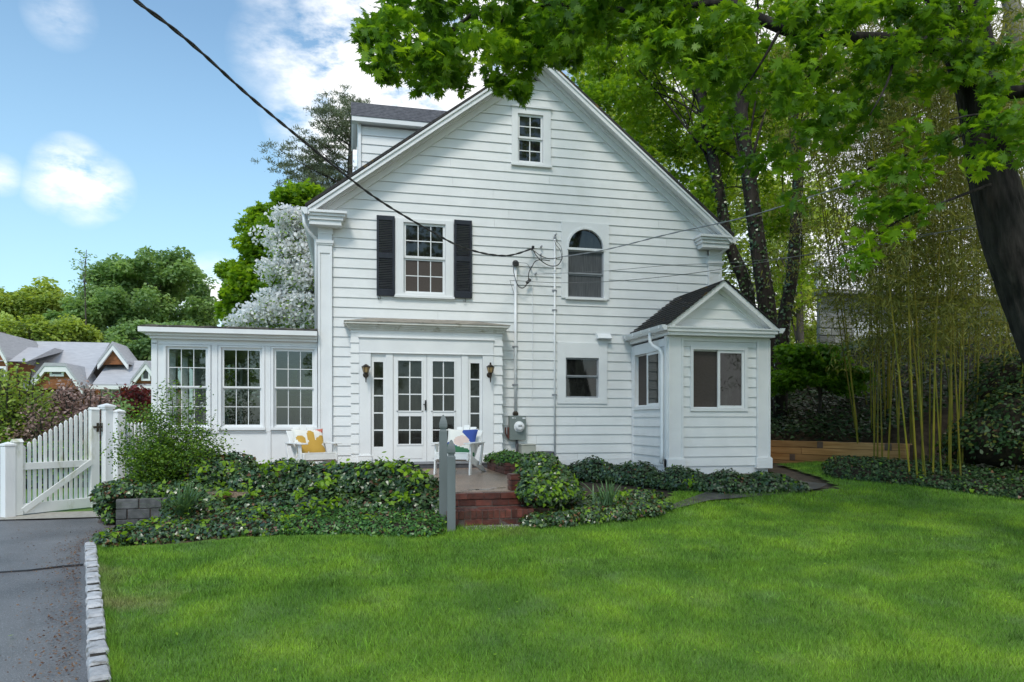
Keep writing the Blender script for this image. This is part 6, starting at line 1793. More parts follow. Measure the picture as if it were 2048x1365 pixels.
def tree(name, label, cat, base, trunk, tr, clusters, cr_, n_per, size, leafm, bark=None, tpl=MAPLE_S, branches=10, group=None, flat=.75, tmean=.45, tvar=.16, up=.9, droop=.6, ivy=False, from_frac=.35, brr=.35):
    base = Vector(base); t = thing(name, label, cat, base, 0, group)
    m = MB(); pts = smooth_path([Vector(p) for p in trunk], 5); n = len(pts)
    rad = [tr[0] + (tr[1] - tr[0]) * (i / (n - 1)) for i in range(n)]
    rad[0] *= 1.35
    m.tube([p - base for p in pts], rad, 12)
    tk = m.build('trunk', bark or M_BARK2, t, smooth=True)
    if branches:
        bm_ = MB(); sel = random.sample(range(len(clusters)), min(branches, len(clusters)))
        for q in sel:
            i = random.randint(int(n * from_frac), n - 2); a = pts[i]; b = Vector(clusters[q])
            mid = a.lerp(b, .45) + Vector((random.uniform(-.1, .1), random.uniform(-.1, .1), random.uniform(.0, .18))) * (b - a).length
            r0 = min(rad[i] * brr * random.uniform(.7, 1.3), .14 + tr[0] * .2)
            bz = bez(a, mid, b, 7); bm_.tube([p - base for p in bz], [r0 * (1 - .85 * j / 7) for j in range(8)], 6)
            for _ in range(3):
                j = random.randint(3, 6); c = random.choice(clusters); c = Vector(c)
                e = bz[j] + (c - bz[j]).normalized() * min((c - bz[j]).length, (b - a).length * .4)
                bm_.tube([bz[j] - base, bz[j].lerp(e, .5) - base + Vector((0, 0, .05 * (e - bz[j]).length)), e - base], [r0 * .35, r0 * .25, r0 * .08], 5, cap=False)
        bm_.build('branches', bark or M_BARK2, t, smooth=True)
    nm = NM(); rl = [cr_ * random.uniform(.7, 1.3) for _ in clusters]
    frond(nm, [Vector(c) - base for c in clusters], rl, n_per, size, tpl, flat=flat, tmean=tmean, tvar=tvar, up=up, droop=droop)
    nm.build('crown', [leafm], t)
    if ivy:
        nm = NM(); k = 900; idx = rng.integers(0, int(n * .75), k)
        Q = np.array([list(pts[i] - base) for i in idx]); d = rng.normal(size=(k, 3)); d[:, 2] = 0; d /= np.linalg.norm(d, axis=1, keepdims=True)
        rr_ = np.array([rad[i] for i in idx]) * 1.08
        nm.leaves(*IVYL, Q + d * rr_[:, None] + np.column_stack([np.zeros(k), np.zeros(k), rng.uniform(-.3, .3, k)]), frames(d + rng.normal(size=(k, 3)) * .3), rng.uniform(.05, .09, k), rng.uniform(.2, .8, k), 0)
        nm.build('climbing_ivy', [L_IVY], t)
    return t
def pxc(c, D, rx, ry, rd=None):   # ellipsoid from its outline in the view
    q = ad(c[0], c[1], D); k = D / FPX
    return q, (rx * k, (rd or (rx + ry) / 2) * k, ry * k)

# far trees on the left
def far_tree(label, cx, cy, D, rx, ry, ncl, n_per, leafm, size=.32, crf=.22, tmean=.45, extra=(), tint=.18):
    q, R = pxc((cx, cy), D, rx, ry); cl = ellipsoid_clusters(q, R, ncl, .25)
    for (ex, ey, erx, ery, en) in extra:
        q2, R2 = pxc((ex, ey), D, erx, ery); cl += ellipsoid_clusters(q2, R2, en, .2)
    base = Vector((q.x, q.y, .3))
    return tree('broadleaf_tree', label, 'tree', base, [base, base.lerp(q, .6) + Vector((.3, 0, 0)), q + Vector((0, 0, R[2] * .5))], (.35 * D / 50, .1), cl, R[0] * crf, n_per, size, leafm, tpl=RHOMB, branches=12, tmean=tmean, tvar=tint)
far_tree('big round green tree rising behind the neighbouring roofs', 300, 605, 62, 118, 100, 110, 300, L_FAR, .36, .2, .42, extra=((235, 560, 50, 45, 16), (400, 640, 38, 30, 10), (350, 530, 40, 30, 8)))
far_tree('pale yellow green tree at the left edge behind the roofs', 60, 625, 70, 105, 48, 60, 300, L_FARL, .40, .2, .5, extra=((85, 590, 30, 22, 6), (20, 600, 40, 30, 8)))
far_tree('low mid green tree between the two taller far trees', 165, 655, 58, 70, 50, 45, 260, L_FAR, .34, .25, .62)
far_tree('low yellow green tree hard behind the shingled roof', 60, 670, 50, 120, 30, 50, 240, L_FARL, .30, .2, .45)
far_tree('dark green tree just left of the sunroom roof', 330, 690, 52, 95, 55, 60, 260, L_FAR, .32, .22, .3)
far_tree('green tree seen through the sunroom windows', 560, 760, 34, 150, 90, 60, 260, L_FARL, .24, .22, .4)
# thin sapling tips
tree('sapling', 'thin sparse sapling sticking up left of the big round tree', 'tree', ad(172, 660, 55), [ad(172, 660, 55), ad(170, 560, 55), ad(173, 500, 55)], (.06, .02), [ad(160 + random.uniform(-8, 24), 505 + i * 7, 55) for i in range(14)], .45, 14, .26, L_FAR, tpl=RHOMB, branches=14, from_frac=.3, brr=.5)
# maple behind the sunroom
cl = []
for (cx, cy, rx, ry, n_) in ((560, 500, 70, 95, 36), (500, 540, 45, 60, 20), (480, 620, 35, 40, 12), (560, 430, 45, 45, 14), (600, 400, 45, 30, 10), (540, 610, 80, 60, 24), (640, 430, 50, 50, 10)):
    q, R = pxc((cx, cy), 31, rx, ry); cl += ellipsoid_clusters(q, R, n_, .2)
q = ad(570, 600, 31); tree('broadleaf_tree', 'green maple tree standing behind the sunroom and the white dogwood', 'tree', (q.x, q.y, .3), [(q.x, q.y, .3), ad(570, 600, 31), ad(575, 450, 31)], (.3, .1), cl, .62, 260, .22, L_BACK, tpl=MAPLE_S, branches=16, tmean=.4, tvar=.2)
# dogwood
cl = []
for (cx, cy, rx, ry, n_) in ((592, 440, 24, 16, 10), (575, 475, 38, 14, 12), (600, 505, 45, 14, 12), (575, 540, 45, 14, 16), (605, 565, 42, 16, 14), (575, 600, 60, 16, 18), (545, 628, 55, 14, 18), (590, 640, 60, 18, 18), (515, 650, 50, 12, 14), (620, 500, 25, 60, 12), (605, 600, 30, 40, 12)):
    q, R = pxc((cx, cy), 23, rx, ry, 45); cl += ellipsoid_clusters(q, R, n_, .1)
q = ad(600, 640, 23); dg = tree('dogwood_tree', 'white flowering dogwood rising behind the sunroom roof', 'tree', (q.x, q.y, .4), [(q.x, q.y, .4), ad(602, 600, 23), ad(605, 470, 23)], (.13, .04), cl, .52, 150, .10, L_WHITE, tpl=BRACT, branches=50, flat=.55, tmean=.7, up=.35, droop=.2, brr=.45)
nm = NM(); frond(nm, [Vector(c) - dg.location - Vector((0, 0, .12)) for c in cl], [.5] * len(cl), 46, .11, OVAL, flat=.5, tmean=.4); nm.build('leaves', [L_BACK], dg)
# pine
PB = Vector(ad(700, 420, 42)); PB.z = .3
tips = [((545, 325), (690, 400)), ((560, 300), (690, 370)), ((575, 345), (690, 405)), ((590, 290), (693, 350)), ((600, 380), (690, 420)), ((585, 400), (690, 440)), ((620, 270), (695, 320)), ((640, 235), (698, 290)), ((650, 205), (700, 262)), ((665, 262), (697, 300)), ((610, 320), (692, 372)), ((640, 300), (695, 345)), ((655, 340), (695, 380)), ((640, 385), (692, 410)), ((575, 372), (690, 415)), ((690, 195), (702, 240)), ((560, 420), (688, 450)), ((630, 415), (690, 440)), ((715, 210), (702, 250)), ((660, 225), (700, 275)), ((605, 345), (692, 390))]
t = thing('pine_tree', 'tall grey green pine with long level boughs behind the dormer', 'tree', PB)
m = MB(); m.tube([Vector((0, 0, 0)), ad(698, 430, 42) - PB, ad(700, 330, 42) - PB, ad(706, 195, 42) - PB], [.35, .2, .15, .04], 10); m.build('trunk', M_BARK2, t, smooth=True)
m = MB(); nm = NM(); NC = []
for (tip, root) in tips:
    dd = random.uniform(-2.5, 2.5); a, b = ad(*root, 42), ad(*tip, 42 + dd)
    mid = a.lerp(b, .5) - Vector((0, 0, .25)); bz = bez(a, mid, b, 8); m.tube([p - PB for p in bz], [.06 * (1 - .8 * j / 8) for j in range(9)], 5)
    for j in range(2, 9):
        for _ in range(5): NC.append(bz[j] + Vector((random.gauss(0, .42), random.gauss(0, .42), random.gauss(.12, .14))) - PB)
m.build('boughs', M_BARK2, t, smooth=True)
NC = np.array([list(c) for c in NC]); k = np.repeat(np.arange(len(NC)), 38); n = len(k)
fr = rng.normal(size=(n, 3)); fr[:, 2] = np.abs(fr[:, 2]) + .2
y_ = fr / np.linalg.norm(fr, axis=1, keepdims=True); x_ = np.cross(y_, rng.normal(size=(n, 3))); x_ /= np.linalg.norm(x_, axis=1, keepdims=True); z_ = np.cross(x_, y_)
nm.leaves(*NEEDLE, NC[k] + rng.normal(size=(n, 3)) * (.13, .13, .05), np.stack([x_, y_, z_], axis=2), rng.uniform(.14, .26, n), np.clip(rng.normal(.45, .25, n), 0, 1), 0)
nm.build('needles', [L_PINE], t)

# shrubs and small trees left, behind the gate
def shrub_at(name, label, cat, cx, cy, D, rx, ry, n_tip, leafm, n, size, base_py, tmean=.5, tpl=OVAL, mix=None):
    q, R = pxc((cx, cy), D, rx, ry); tips = ellipsoid_clusters(q, R, n_tip, .5); b = ad(cx, base_py, D); 
    return twig_shrub(name, label, cat, (b.x, b.y, min(b.z, .3)), tips, leafm, n, size, twig_r=.05, tpl=tpl, tmean=tmean, spread=R[0] * .13, mix=mix)
shrub_at('green_shrub', 'green and yellow shrub at the left edge behind the gate', 'shrub', 25, 810, 17, 75, 85, 50, L_FARL, 7000, .10, 900, .35)
shrub_at('pink_shrub', 'dusty pink flowering shrub behind the tall end of the gate', 'shrub', 150, 820, 18, 72, 55, 55, L_PINK, 7500, .085, 900, .5)
shrub_at('pink_shrub', 'darker pink and green shrub low behind the middle of the gate', 'shrub', 85, 850, 16.5, 60, 40, 36, L_PINK, 4200, .075, 905, .25, mix=.15)
shrub_at('red_maple', 'small dark red maple in front of the shingled house', 'tree', 268, 795, 24, 38, 36, 36, L_RED, 3800, .13, 880, .5, tpl=MAPLE_S)
shrub_at('green_shrub', 'rounded green shrub half hidden between pink shrub and white fence post', 'shrub', 215, 850, 20, 50, 60, 36, L_FAR, 4200, .11, 900, .4)
hd = []
for i in range(8):
    q = ad(20 + i * 30, 925, 14.3 + .1 * i); hd.append((q.x, q.y, q.z, .42, .4, .42)); hd.append((q.x, q.y, q.z - .32, .4, .4, .3))
t = thing('green_hedge', 'bright green leafy hedge seen between the pickets of the gate', 'hedge', hd[3][:3])
o = mound('foliage', hd, 6500, .085, None, [L_PACHY, L_LIME, L_BROWN, M_CORE], lime=.3, brown=.0, tpl=OVAL); o.parent = t; o.location = -t.location
# strip of grass and far lawn behind the gate
m = MB(); m.add([(-40, 12.0, .172), (-2.9, 12.0, .172), (-4.0, 60, .40), (-60, 60, .40)], [(0, 1, 2, 3)]); m.build('far_lawn', M_LAWN)['kind'] = 'structure'
M_PAVE = ramp_mat('pale_threshold', (.28, .26, .22), (.40, .38, .33), .8, 12, bump=.3)
m = MB(); m.add([(-8, 11.34, .172), (-3.0, 11.34, .172), (-3.0, 12.05, .178), (-8, 12.05, .178)], [(0, 1, 2, 3)]); m.build('stone_threshold', M_PAVE)['kind'] = 'structure'

# ---- neighbouring shingled house, far left
ND = 44.0
n0 = ad(150, 800, ND); NY = n0.y
nh = thing('shingled_house', 'brown shingled neighbouring house with long grey roofs beyond the gate', 'house', (n0.x, NY, .3))
def nb(mb, name, mat, **k): return local(mb, nh.location).build(name, mat, nh, **k)
def P_(px, py, Y): return at(px, py, Y)
xl, xr = P_(-60, 700, NY).x, P_(318, 700, NY).x
ez = P_(150, 775, NY).z; rz_ = P_(120, 690, NY + 4.5).z
m = MB(); m.box(xl, xr, NY + .4, NY + 9, .2, ez + .1); nb(m, 'wall', M_SHAKE)
m = MB(); m.prism_x([(NY - .4, ez), (NY + 4.5, rz_), (NY + 9.4, ez), (NY + 9.4, ez + .18), (NY + 4.5, rz_ + .2), (NY - .4, ez + .18)], xl, P_(205, 700, NY + 3).x); nb(m, 'roof', M_FARROOF)
rz2 = P_(280, 728, NY + 3).z
m = MB(); m.prism_x([(NY - .5, ez), (NY + 3, rz2), (NY + 7, ez), (NY + 7, ez + .18), (NY + 3, rz2 + .2), (NY - .5, ez + .18)], P_(190, 700, NY).x, xr); nb(m, 'roof', M_FARROOF)
m = MB(); m.box(xl, xr, NY - .52, NY - .42, ez - .12, ez + .1); nb(m, 'eave_board', M_TRIM)
def far_gable(pl, pa, pr, Y, win=None, clip_top=None, depth=5, lo=None):
    a, b, c_ = P_(*pl, Y), P_(*pa, Y), P_(*pr, Y)
    zb = min(a.z, c_.z)
    poly = [(a.x, a.z), (c_.x, c_.z), (b.x, b.z)]
    if clip_top:
        t_ = clip_top; poly = [(a.x, a.z), (c_.x, c_.z), (c_.x + (b.x - c_.x) * t_, c_.z + (b.z - c_.z) * t_), (a.x + (b.x - a.x) * t_, a.z + (b.z - a.z) * t_)]
    m = MB(); m.prism_y(poly, Y + .15, Y + .4); nb(m, 'gable_wall', M_SHAKE)
    up = [poly[0]] + poly[:1:-1] + [poly[1]]       # left foot, over the top, right foot
    for (off0, off1, y0_, y1_, nm_, mt_) in ((-.32, 0, Y - .12, Y + .14, 'rake_trim', M_TRIM), (.005, .2, Y - .16, Y + depth, 'roof', M_FARROOF)):
        m = MB(); m.prism_y([(x, z + off1) for x, z in up] + [(x, z + off0) for x, z in reversed(up)], y0_, y1_); nb(m, nm_, mt_)
    if win:
        w0, w1 = P_(win[0], win[2], Y), P_(win[1], win[3], Y)
        m = MB(); t_ = .12
        m.box(w0.x - t_, w0.x, Y + .05, Y + .14, w1.z - t_, w0.z + t_); m.box(w1.x, w1.x + t_, Y + .05, Y + .14, w1.z - t_, w0.z + t_); m.box(w0.x, w1.x, Y + .05, Y + .14, w0.z, w0.z + t_); m.box(w0.x, w1.x, Y + .05, Y + .14, w1.z - t_, w1.z)
        wo = nb(m, 'window', M_TRIM)
        g = MB(); g.box(w0.x, w1.x, Y + .10, Y + .13, w1.z, w0.z); local(g, nh.location).build('pane', M_GLASS, wo)
far_gable((196, 729), (226, 690), (256, 729), NY + 1.2, depth=3)
far_gable((262, 767), (292, 728), (322, 767), NY - .6, win=(286, 296, 742, 758), depth=3)
far_gable((55, 778), (112, 706), (165, 778), NY - 1.6, win=(103, 122, 738, 749), clip_top=.62, depth=4)
far_gable((-70, 722), (-15, 668), (15, 722), NY - 2.0, depth=6)
m = MB(); a, b = P_(-70, 722, NY - 2), P_(50, 722, NY - 2); m.box(a.x, P_(36, 722, NY - 1).x, NY - 1.9, NY + 3, .3, a.z); nb(m, 'wing_wall', M_SHAKE)
a = P_(-60, 700, NY - 1.6); m = MB(); m.prism_x([(NY - 2.1, P_(0, 722, NY - 2.1).z - .02), (NY + 2, P_(0, 694, NY + 2).z), (NY + 4, P_(0, 694, NY + 2).z)], a.x, P_(70, 722, NY - 1).x); nb(m, 'roof', M_FARROOF)
m = MB(); a, b = P_(0, 733, NY - 2.2), P_(12, 762, NY - 2.2); m.box(a.x - .6, b.x, NY - 2.2, NY - 2.0, b.z, a.z); 
wo = nb(m, 'window', M_TRIM); g = MB(); g.box(a.x - .5, b.x - .12, NY - 2.24, NY - 2.21, b.z + .12, a.z - .12); local(g, nh.location).build('pane', M_GLASS, wo)
for i, px in enumerate((206, 226, 272, 287)):
    a, b = P_(px, 783, NY + .3), P_(px + 11, 810, NY + .3); m = MB(); m.box(a.x - .1, b.x + .1, NY + .2, NY + .38, b.z - .1, a.z + .12); wo = nb(m, 'window', M_TRIM)
    g = MB(); g.box(a.x, b.x, NY + .15, NY + .19, b.z, a.z); local(g, nh.location).build('pane', M_GLASS, wo)
m = MB(); a = P_(2, 675, NY + 5); m.box(a.x - .5, a.x + .4, NY + 4.6, NY + 5.6, a.z - 1.5, a.z + .3); nb(m, 'chimney', M_MORTAR)

# ================================================================== THE RIGHT SIDE
# neighbouring grey house with a white deck rail
GD = 25.0
g0 = ad(1640, 760, GD); gY = g0.y
gh = thing('grey_house', 'grey house with pale stone foot and a white deck rail, half hidden by the bamboo', 'house', (g0.x, gY, 2.6))
xa = g0.x; zt = at(1640, 590, gY).z; zm_ = at(1800, 648, gY).z; zb_ = at(1800, 765, gY).z
m = MB(); m.box(xa, xa + 16, gY, gY + .18, zb_ - 1.0, zt); local(m, gh.location).build('wall', M_GREYSIDING, gh)
k = 0; z = zm_
while z < zt - .1:
    o = clap_course(z, z + .16, z, z + .16, xa - .02, xa + 16, xa - .02, xa + 16, core=.02); o.v = [(x, y + gY - .022, zz) for x, y, zz in o.v]; local(o, gh.location).build('clapboard', M_GREYSIDING, gh); z += .161
M_PALE = ramp_mat('pale_stucco_foot', (.55, .56, .55), (.70, .71, .70), .8, 5, bump=.3, c3=(.35, .35, .32), c3scale=3, c3amt=(.5, .7))
m = MB(); m.box(xa + 1.2, xa + 16, gY - .10, gY - .004, zb_, zm_ - .01); local(m, gh.location).build('pale_foot', M_PALE, gh)
M_STONE = ramp_mat('grey_stone', (.20, .20, .18), (.36, .36, .33), .85, 3, bump=.6, objvar=.3)
zz = zb_
row = 0
while zz < zm_ - .05:
    x = xa - .1
    while x < xa + 1.25:
        w_ = random.uniform(.3, .6); m = MB(); m.box(x + .01, min(x + w_, xa + 1.3) - .01, gY - .12, gY - .004, zz + .01, zz + .25); local(m, gh.location).build('stone', M_STONE, gh, bevel=.03); x += w_
    zz += .26
m = MB(); m.box(xa - .1, xa + 16.2, gY - .5, gY + .3, zt + .002, zt + .12); local(m, gh.location).build('deck', M_GREYSIDING, gh)
xr0 = at(1634, 560, gY - .4).x
zr0, zr1 = zt + .12, at(1640, 533, gY - .4).z
for (z0_, z1_) in ((zr0 + .08, zr0 + .14), (zr1 - .08, zr1)):
    m = MB(); m.box(xr0, xr0 + 9, gY - .46, gY - .40, z0_, z1_); local(m, gh.location).build('rail', M_TRIM, gh)
for i in range(46):
    x = xr0 + .1 + i * .19
    m = MB(); m.box(-.028, .028, -.02, .02, zr0 + .14 - 2.6, zr1 - .08 - 2.6); m.build('baluster', M_TRIM, gh, loc=(x - gh.location.x, -.43, 0))
for i in range(5):
    x = xr0 + i * 2.1; m = MB(); m.box(x - .07, x + .07, gY - .50, gY - .36, zr0, zr1 + .08); m.box(x - .09, x + .09, gY - .52, gY - .34, zr1 + .08, zr1 + .12); local(m, gh.location).build('rail_post', M_TRIM, gh)

# ivy on the bank
nmI = NM(); n = 62000
X = rng.uniform(8.2, 22, n); Yv = rng.uniform(10.4, 24, n)
ok = np.array([((y > timber_y(x) + .15) if x < 11.3 else True) and y > lawn_far(x) - .1 and (y < 21 - 0 or True) for x, y in zip(X, Yv)])
X, Yv = X[ok], Yv[ok]; Zv = np.array([ground_z(x, y) for x, y in zip(X, Yv)]) + np.abs(rng.normal(0, .07, len(X))) + .03
ok = ((Yv < 22.5)); X, Yv, Zv = X[ok], Yv[ok], Zv[ok]; n = len(X)
nmI.leaves(*IVYL, np.column_stack([X, Yv, Zv]), frames(np.column_stack([rng.normal(0, .4, n), rng.normal(-.25, .4, n), np.ones(n)])), rng.uniform(.06, .11, n), np.clip(rng.normal(.35, .25, n), 0, 1), 0)
o = nmI.build('bank_ivy', [L_IVYD]); tag(o, 'dark glossy ivy covering the shaded bank above the timbers', 'ground cover', kind='stuff')
fb = []
for i, px in enumerate(range(1690, 2130, 26)):
    py = 932 + 20 * min(1, (px - 1690) / 200.0); D = 13.0 - 1.4 * min(1, (px - 1690) / 350.0)
    q = ad(px, py, D); fb.append((q.x, q.y, ground_z(q.x, q.y) + .02, .34, .38, .20 + .05 * math.sin(i * 2.1))); q = ad(px, py - 18, D + .6); fb.append((q.x, q.y, ground_z(q.x, q.y) + .06, .38, .4, .26))
o = mound('front_ivy_bed', fb, 22000, .052, None, [L_IVYD, L_LIME, L_BROWN, M_CORE], lime=.012, brown=.02)
tag(o, 'dark ivy bed edging the lawn at the foot of the bamboo', 'ground cover', kind='stuff')
# dark mounds of evergreen shrub at the right edge
eb_ = []
for (px, py, D, rx, rz__) in ((2000, 880, 12.8, .8, .6), (2060, 860, 12.6, .9, .8), (1950, 895, 13.4, .6, .4), (2040, 800, 13.6, .9, .9), (2120, 830, 12.9, .9, 1.2)):
    q = ad(px, py, D); eb_.append((q.x, q.y, q.z, rx, rx, rz__))
t = thing('evergreen_shrub', 'dark spreading evergreen shrub at the right edge behind the bamboo', 'shrub', eb_[0][:3])
o = mound('foliage', eb_, 11000, .085, None, [L_IVYD, L_BAMB, L_BROWN, M_CORE], lime=.12, brown=.01, tpl=OVAL); o.parent = t; o.location = -t.location

# small spreading maple at the foot of the trunks
tp = []
for (cx, cy, rx, ry, n_) in ((1610, 740, 45, 28, 14), (1675, 745, 50, 22, 14), (1650, 715, 40, 20, 9), (1590, 700, 22, 20, 5), (1570, 770, 20, 25, 5), (1700, 770, 30, 14, 6)):
    q, R = pxc((cx, cy), 17.2, rx, ry); tp += ellipsoid_clusters(q, R, n_, .3)
q = ad(1640, 850, 17.5); tree('low_maple', 'small spreading green maple on the bank beside the bay', 'tree', (q.x, q.y, 1.0), [(q.x, q.y, 1.0), ad(1640, 790, 17.4), ad(1635, 750, 17.3)], (.05, .03), tp, .34, 110, .13, L_JMAPLE, branches=24, flat=.5, tmean=.5, droop=.5)

M_WOOD = ramp_mat('woodland_bark', (.014, .012, .010), (.050, .042, .034), .9, 7, bump=1.0, bscale=14, bdist=.04, stretch=(1, 1, .25), c3=(.035, .045, .022), c3scale=1.0, c3amt=(.55, .75), spec=.2)
# the three ivy-clad trunks and their bright crowns
def crown_clusters(spec, D, dj):
    cl = []
    for (cx, cy, rx, ry, n_) in spec:
        for _ in range(n_):
            a = random.uniform(0, 2 * math.pi); r_ = random.random() ** .5
            cl.append(ad(cx + rx * r_ * math.cos(a), cy + ry * r_ * math.sin(a), D + .9 + random.uniform(-.35, 1.1) * dj))
    return cl
c1 = crown_clusters(((1230, 140, 90, 60, 22), (1320, 250, 80, 70, 22), (1400, 340, 60, 70, 14), (1250, 60, 120, 60, 20), (1200, -60, 150, 80, 18), (1180, 190, 40, 30, 6)), 21, 2.6)
base = ad(1510, 800, 20.0); base.z = 1.2
tree('woodland_tree', 'leftmost dark trunk behind the house, leaning left into a bright crown', 'tree', base, [base, ad(1500, 640, 20), ad(1488, 560, 20), ad(1455, 480, 20), ad(1440, 390, 20), ad(1412, 240, 20), ad(1392, 120, 20), ad(1375, -60, 20)], (.20, .10), c1, .62, 140, .15, L_BACK, bark=M_WOOD, tpl=MAPLE_S, branches=18, tmean=.5, tvar=.2, ivy=True, from_frac=.55, brr=.22)
c2 = crown_clusters(((1500, 160, 100, 90, 26), (1400, 60, 120, 80, 22), (1530, 320, 60, 60, 10), (1450, 250, 70, 70, 14), (1500, -60, 150, 80, 20), (1420, 430, 40, 50, 7), (1545, 430, 30, 45, 5)), 19.5, 2.4)
base = ad(1555, 860, 19.0); base.z = 1.1
tree('woodland_tree', 'thickest middle trunk behind the bay roof, climbed by ivy', 'tree', base, [base, ad(1548, 740, 19), ad(1532, 600, 19), ad(1520, 520, 19), ad(1505, 410, 19), ad(1490, 300, 19), ad(1478, 180, 19), ad(1470, 0, 19)], (.25, .15), c2, .60, 150, .14, L_BACK, bark=M_WOOD, tpl=MAPLE_S, branches=18, tmean=.45, tvar=.2, ivy=True, from_frac=.55, brr=.22)
c3 = crown_clusters(((1620, 150, 90, 90, 22), (1650, 300, 60, 60, 8), (1600, -20, 130, 90, 20), (1590, 450, 60, 50, 8), (1610, 560, 40, 40, 5)), 18.5, 2.2)
base = ad(1560, 880, 18.2); base.z = 1.1
tree('woodland_tree', 'rightmost slimmer trunk beside the bay, bending right then up', 'tree', base, [base, ad(1562, 740, 18.2), ad(1568, 640, 18.2), ad(1583, 560, 18.2), ad(1590, 470, 18.2), ad(1596, 330, 18.2), ad(1588, 230, 18.2), ad(1640, 100, 18.2), ad(1655, -20, 18.2)], (.18, .09), c3, .55, 120, .13, L_BACK, bark=M_WOOD, tpl=MAPLE_S, branches=16, tmean=.5, tvar=.2, ivy=True, from_frac=.5, brr=.25)
# brighter foliage further back
c4 = crown_clusters(((1600, 640, 60, 90, 26), (1560, 520, 60, 90, 24), (1480, 420, 90, 110, 34), (1440, 560, 40, 60, 10), (1620, 420, 60, 60, 12), (1330, 220, 130, 110, 40), (1500, 240, 110, 120, 36), (1250, 120, 90, 80, 18)), 30, 3)
base = ad(1600, 800, 30); base.z = 2.2
tree('sunlit_tree', 'bright yellow green tree glowing far behind the three trunks', 'tree', base, [base, ad(1600, 640, 30), ad(1590, 400, 30)], (.2, .08), c4, .9, 170, .19, L_FARL, tpl=MAPLE_S, branches=20, tmean=.62, tvar=.2)
# tree trunk and branches at the upper right edge
base = ad(2075, 700, 22); base.z = 3.0
M_PALEB = ramp_mat('pale_bark', (.16, .145, .12), (.27, .25, .21), .9, 5, bump=.6, stretch=(1, 1, .3))
c5 = crown_clusters(((2010, 230, 60, 90, 14), (2100, 100, 80, 90, 14)), 22, 1.5)
tree('pale_tree', 'pale barked tree with thin yellowing leaves at the upper right edge', 'tree', base, [base, ad(2080, 400, 22), ad(2050, 130, 22), ad(2015, -20, 22)], (.35, .22), c5, .6, 60, .12, L_BAMB, bark=M_PALEB, branches=14, tmean=.6)

# ---- bamboo
bam_var = []
for v in range(6):
    H = 7.6 + .5 * v; st, lf = MB(), NM()
    lean = Vector((random.uniform(-.6, .6), random.uniform(-.4, .4), 0)) * .9
    def cpos(u, H=H, lean=lean): return Vector((lean.x * u ** 2.2 * 1.6, lean.y * u ** 2.2 * 1.6, H * (u - .06 * u ** 5)))
    P = []; Rr = []; nn = 26
    for i in range(nn + 1):
        u = i / nn; p = cpos(u); r0 = .0165 * (1 - .75 * u)
        P += [p, p + Vector((0, 0, .012)), p + Vector((0, 0, .024))]; Rr += [r0, r0 * 1.18, r0]
    st.tube(P, Rr, 7, cap=False)
    LP = []
    for i in range(8, nn + 1):
        p = cpos(i / nn)
        for _ in range(3):
            a = random.uniform(0, 2 * math.pi); L_ = random.uniform(.5, 1.1) * (1.1 - .3 * i / nn)
            e = p + Vector((math.cos(a) * L_, math.sin(a) * L_, random.uniform(.05, .45)))
            tipd = e + Vector((math.cos(a) * .3, math.sin(a) * .3, -.22))
            bz = bez(p, e, tipd, 5); st.tube(bz, [.005, .004, .003, .003, .002, .001], 3, cap=False)
            LP += bz[1:]
    LA = np.array([list(p) for p in LP]); n = 1700; k = rng.integers(0, len(LA), n)
    Pq = LA[k] + rng.normal(size=(n, 3)) * (.12, .12, .09)
    y_ = rng.normal(size=(n, 3)) * .7; y_[:, 2] -= .75; y_ /= np.linalg.norm(y_, axis=1, keepdims=True); x_ = np.cross(y_, rng.normal(size=(n, 3))); x_ /= np.linalg.norm(x_, axis=1, keepdims=True)
    lf.leaves(*SLIM, Pq, np.stack([x_, y_, np.cross(x_, y_)], axis=2), rng.uniform(.09, .16, n), np.clip(rng.normal(.45, .25, n), 0, 1), 0)
    so = st.build('culm', M_BAMBOO, None); lo = lf.build('leaves', [L_BAMB], None)
    bam_var.append((so.data, lo.data))
    bpy.data.objects.remove(so); bpy.data.objects.remove(lo)
spots = [(1765, 905, 13.6, 0), (1775, 905, 13.5, 1), (1755, 900, 13.7, 2), (1822, 940, 12.4, -6), (1836, 942, 12.3, -5), (1848, 938, 12.5, -3), (1852, 945, 12.2, -2), (1866, 944, 12.3, -1), (1868, 930, 12.9, -2), (1884, 938, 12.5, -1), (1898, 935, 12.7, 1), (1901, 938, 12.5, 2), (1923, 945, 12.1, -4), (1924, 930, 12.9, 0), (1915, 925, 13.2, -1), (1880, 920, 13.4, 0), (1893, 918, 13.5, 1), (1906, 915, 13.6, 0), (1948, 915, 13.6, 1), (1845, 915, 13.6, -2), (1860, 910, 13.8, 0), (1990, 905, 13.4, 5), (2030, 915, 12.8, 6), (2075, 920, 12.4, 5), (1800, 895, 14.3, -1)]
spots += [(random.uniform(1740, 2100), 0, random.uniform(14.2, 17.2), random.uniform(-4, 4)) for _ in range(26)]
spots += [(random.uniform(1690, 1790), 0, random.uniform(15.0, 17.5), random.uniform(-9, -1)) for _ in range(6)]
